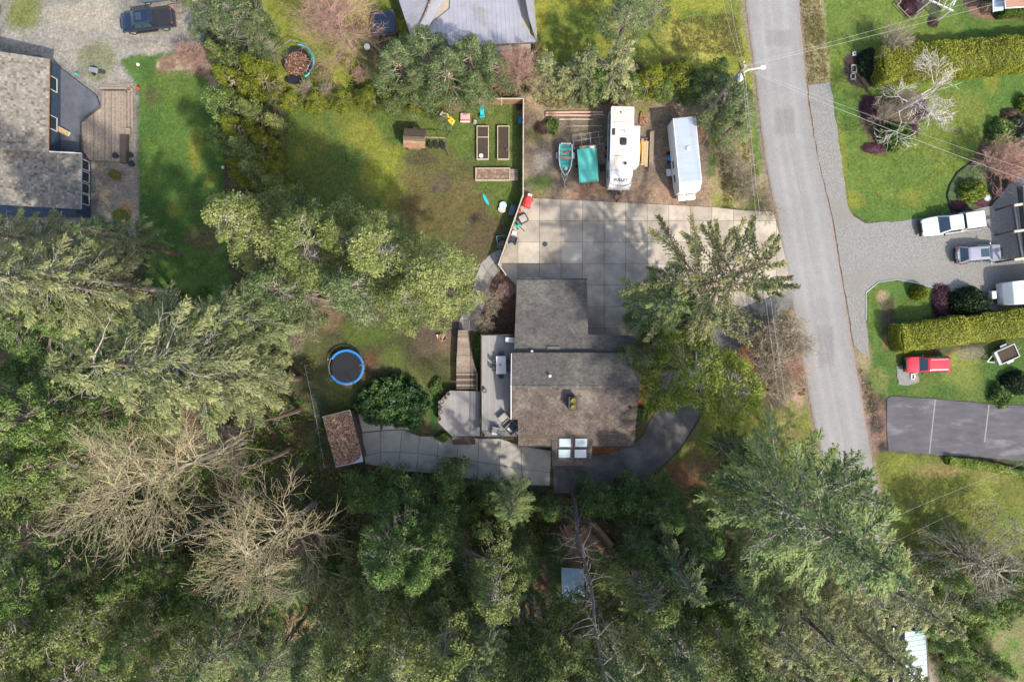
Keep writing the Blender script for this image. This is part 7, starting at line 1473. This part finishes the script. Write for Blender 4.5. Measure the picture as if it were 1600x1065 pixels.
# clipped hedges
def hedge(label, pts, w, h, mt, seed, dens_=150, taper=.9):
    g = np.random.default_rng(seed); c0 = P(*pts[0]); Q = np.array([list(P(x, y)-c0)[:2] for x, y in pts]); out = []; nrm = []
    seg = np.diff(Q, axis=0); sl = np.linalg.norm(seg, axis=1); tot = sl.sum()
    per = w+2*h; n = int(tot*per*dens_); u = g.random(n)*tot; v = g.random(n)*per; cs = np.concatenate([[0], np.cumsum(sl)]); i = np.clip(np.searchsorted(cs, u)-1, 0, len(seg)-1)
    a = Q[i]+seg[i]*((u-cs[i])/sl[i])[:, None]; d = seg[i]/sl[i][:, None]; s = np.stack([-d[:, 1], d[:, 0]], -1)
    lump = (np.sin(u*2.1+seed)*.05+np.sin(u*5.3)*.03+g.normal(size=n)*.035)
    off = np.where(v < h, -w/2, np.where(v < h+w, v-h-w/2, w/2)); z = np.where(v < h, v, np.where(v < h+w, h, per-v))
    k = 1-(1-taper)*z/h; off = off*k*(1+lump*1.2); z = z+lump*1.5-((np.abs(off)/(w/2))**6)*.22*(z > h*.9)
    c = np.concatenate([a+s*off[:, None], z[:, None]], 1); N_ = np.concatenate([s*np.where((v < h), -1, np.where(v < h+w, 0, 1))[:, None], np.where((v >= h) & (v < h+w), 1, .1)[:, None]], 1)
    # ends
    m = int(w*h*dens_); e = np.stack([np.zeros(m), g.uniform(-w/2, w/2, m), g.uniform(0, h, m)], -1); d0 = seg[0]/sl[0]; s0 = np.array([-d0[1], d0[0]])
    ce = np.concatenate([Q[0]-d0*(.25*np.cos(e[:, 1:2]/w*3))+s0*e[:, 1:2]*.95, e[:, 2:3]], 1); c = np.concatenate([c, ce]); N_ = np.concatenate([N_, np.tile([*(-d0), .1], (m, 1))])
    dd = unit(N_*.35+g.normal(size=c.shape)*.75); V, F = leaf_quads(c, dd, .17*g.uniform(.6, 1.3, len(c)), .1*g.uniform(.7, 1.3, len(c)), g, .5, N_)
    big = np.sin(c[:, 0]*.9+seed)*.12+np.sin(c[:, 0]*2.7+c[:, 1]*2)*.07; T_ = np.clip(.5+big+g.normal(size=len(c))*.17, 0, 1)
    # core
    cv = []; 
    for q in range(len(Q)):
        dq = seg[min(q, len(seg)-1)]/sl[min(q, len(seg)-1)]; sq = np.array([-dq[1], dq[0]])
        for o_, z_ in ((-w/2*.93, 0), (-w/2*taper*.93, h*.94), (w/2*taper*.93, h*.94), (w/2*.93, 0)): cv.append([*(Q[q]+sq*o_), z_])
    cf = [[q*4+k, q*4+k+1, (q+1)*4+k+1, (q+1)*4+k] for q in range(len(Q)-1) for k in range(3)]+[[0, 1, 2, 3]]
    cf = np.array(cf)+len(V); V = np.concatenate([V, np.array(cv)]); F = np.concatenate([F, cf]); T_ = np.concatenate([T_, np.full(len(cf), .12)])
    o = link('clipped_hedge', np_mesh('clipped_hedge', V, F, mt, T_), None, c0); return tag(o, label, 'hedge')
def up(x, y, h): f = (70-h)/70; return (800+(x-800)*f, 532.5+(y-532.5)*f)
hedge('long yellow green clipped hedge across the top right garden', [up(1382, 98, 2.6), up(1450, 88, 2.6), up(1520, 84, 2.6), up(1680, 68, 2.6)], 3.2, 2.6, LM['hedge'], 1, 130)
hedge('long clipped hedge between the gravel drive and red station wagon', [up(1412, 529, 2.4), up(1480, 519, 2.4), up(1560, 509, 2.4), up(1690, 492, 2.4)], 2.75, 2.4, LM['hedge'], 2, 140)
hedge('low dark green hedge along the south edge of the asphalt driveway', [(1478, 718), (1540, 727), (1600, 742), (1670, 750)], .9, .7, LM['bright'], 3, 130)
hedge('rough green hedge strip beside the terracotta roofed house', [(1556, 24), (1600, 20), (1680, 14)], 1.0, 1.4, LM['bright'], 5, 110)
# undergrowth in the woods
g = np.random.default_rng(99)
woods = [[(-40, 470), (230, 455), (330, 440), (480, 480), (490, 580), (520, 735), (640, 748), (740, 765), (860, 772), (980, 770), (1050, 800), (1150, 800), (1300, 820), (1380, 900), (1400, 1120), (-40, 1120)], [(1470, 900), (1640, 890), (1640, 950), (1540, 985), (1560, 1120), (1450, 1120)], [(330, 60), (420, 110), (560, 110), (700, 140), (820, 120), (1100, 130), (1100, 150), (900, 150), (820, 155), (700, 165), (440, 165), (440, 300), (350, 300), (335, 150)]]
cs = []
for wp, n in ((woods[0], 4200), (woods[1], 260), (woods[2], 420)):
    w_ = np.array(wp); x = g.uniform(w_[:, 0].min(), w_[:, 0].max(), n*2); y = g.uniform(w_[:, 1].min(), w_[:, 1].max(), n*2); k = sdf(x, y, wp) > 4; x, y = x[k][:n], y[k][:n]
    keep = (np.hypot((x-905)/55, (y-862)/60) > 1) & (np.hypot((x-470)/26, (y-975)/20) > 1) & (np.hypot((x-715)/18, (y-865)/40) > 1) & (vnoise(x, y, 1/45, 55) > .3) & ~((x > 1385) & (y > 935) & (x < 1470))
    x, y = x[keep], y[keep]; cs.append(np.stack([(x-800)*S, (532.5-y)*S], -1))
cs = np.concatenate(cs); m = 26; hh = g.uniform(.25, 1.3, len(cs)); ww = hh*g.uniform(.7, 1.2, len(cs))
v = unit(g.normal(size=(len(cs), m, 3))); v[..., 2] = np.abs(v[..., 2]); c = np.concatenate([cs, np.zeros((len(cs), 1))], 1)[:, None]+v*np.stack([ww, ww, hh], -1)[:, None]*g.uniform(.5, 1, (len(cs), m, 1))
tt = np.clip(.4+g.normal(size=(len(cs), 1))*.22+g.normal(size=(len(cs), m))*.14, 0, 1).ravel(); c = c.reshape(-1, 3)
V, F = leaf_quads(c, unit(v.reshape(-1, 3)*.6+g.normal(size=c.shape)*.6), .42*g.uniform(.5, 1.2, len(c)), .14, g, 1)
o = link('undergrowth', np_mesh('undergrowth', V, F, LM['fern'], tt)); tag(o, 'low ferns and shrubs covering the forest floor', 'undergrowth', kind='stuff')
# rough grass tufts on verges and lawn edges
def tufts(name, polys, n, mt, label, s=.16):
    cs = []
    for wp in polys:
        w_ = np.array(wp); a_ = area(wp); k0 = int(n*a_/sum(area(p) for p in polys)); x = g.uniform(w_[:, 0].min(), w_[:, 0].max(), k0*3); y = g.uniform(w_[:, 1].min(), w_[:, 1].max(), k0*3); k = sdf(x, y, wp) > 1; cs.append(np.stack([(x[k][:k0]-800)*S, (532.5-y[k][:k0])*S, np.full(k[k].shape[0], 0.0)[:k0]], -1))
    c = np.concatenate(cs); m = 5; c = np.repeat(c, m, 0)+g.normal(size=(len(c)*m, 3))*[.07, .07, .0]; d = unit(g.normal(size=c.shape)*[1, 1, .3]+[0, 0, .9]); c = c+d*s*.4
    V, F = leaf_quads(c, d, s*g.uniform(.6, 1.4, len(c)), s*.22, g, 1); o = link(name, np_mesh(name, V, F, mt, g.random(len(F)))); tag(o, label, 'grass', kind='stuff')
tufts('straw_grass', [[(1248, -20), (1282, -20), (1296, 128), (1262, 130), (1256, 60)], [(1120, 210), (1172, 190), (1192, 300), (1130, 322)], [(1170, 480), (1245, 500), (1262, 620), (1180, 610)], [(822, 155), (960, 150), (950, 168), (860, 172)], [(1050, 30), (1150, 20), (1165, 90), (1050, 80)], [(1338, 560), (1362, 600), (1384, 700), (1352, 640)]], 5200, LM['tanleaf'], 'dry straw grass on the verges', .2)
tufts('green_grass', [[(445, 175), (700, 175), (812, 170), (812, 300), (775, 400), (640, 400), (440, 300)], [(218, 110), (340, 160), (345, 300), (330, 400), (225, 380)], [(1330, 130), (1560, 150), (1500, 250), (1470, 330), (1350, 345), (1305, 200)], [(1372, 725), (1590, 765), (1590, 850), (1400, 870)], [(840, 10), (1150, 10), (1170, 110), (1050, 90), (860, 80)], [(1110, 600), (1255, 640), (1270, 700), (1130, 700)], [(500, 490), (680, 480), (700, 600), (560, 560)]], 15000, LM['hedge'], 'short uneven grass and moss blades over the lawns', .1)
print('OBJ', len(bpy.data.objects), 'TRI', sum(len(m.loops)-2*len(m.polygons) for m in bpy.data.meshes))
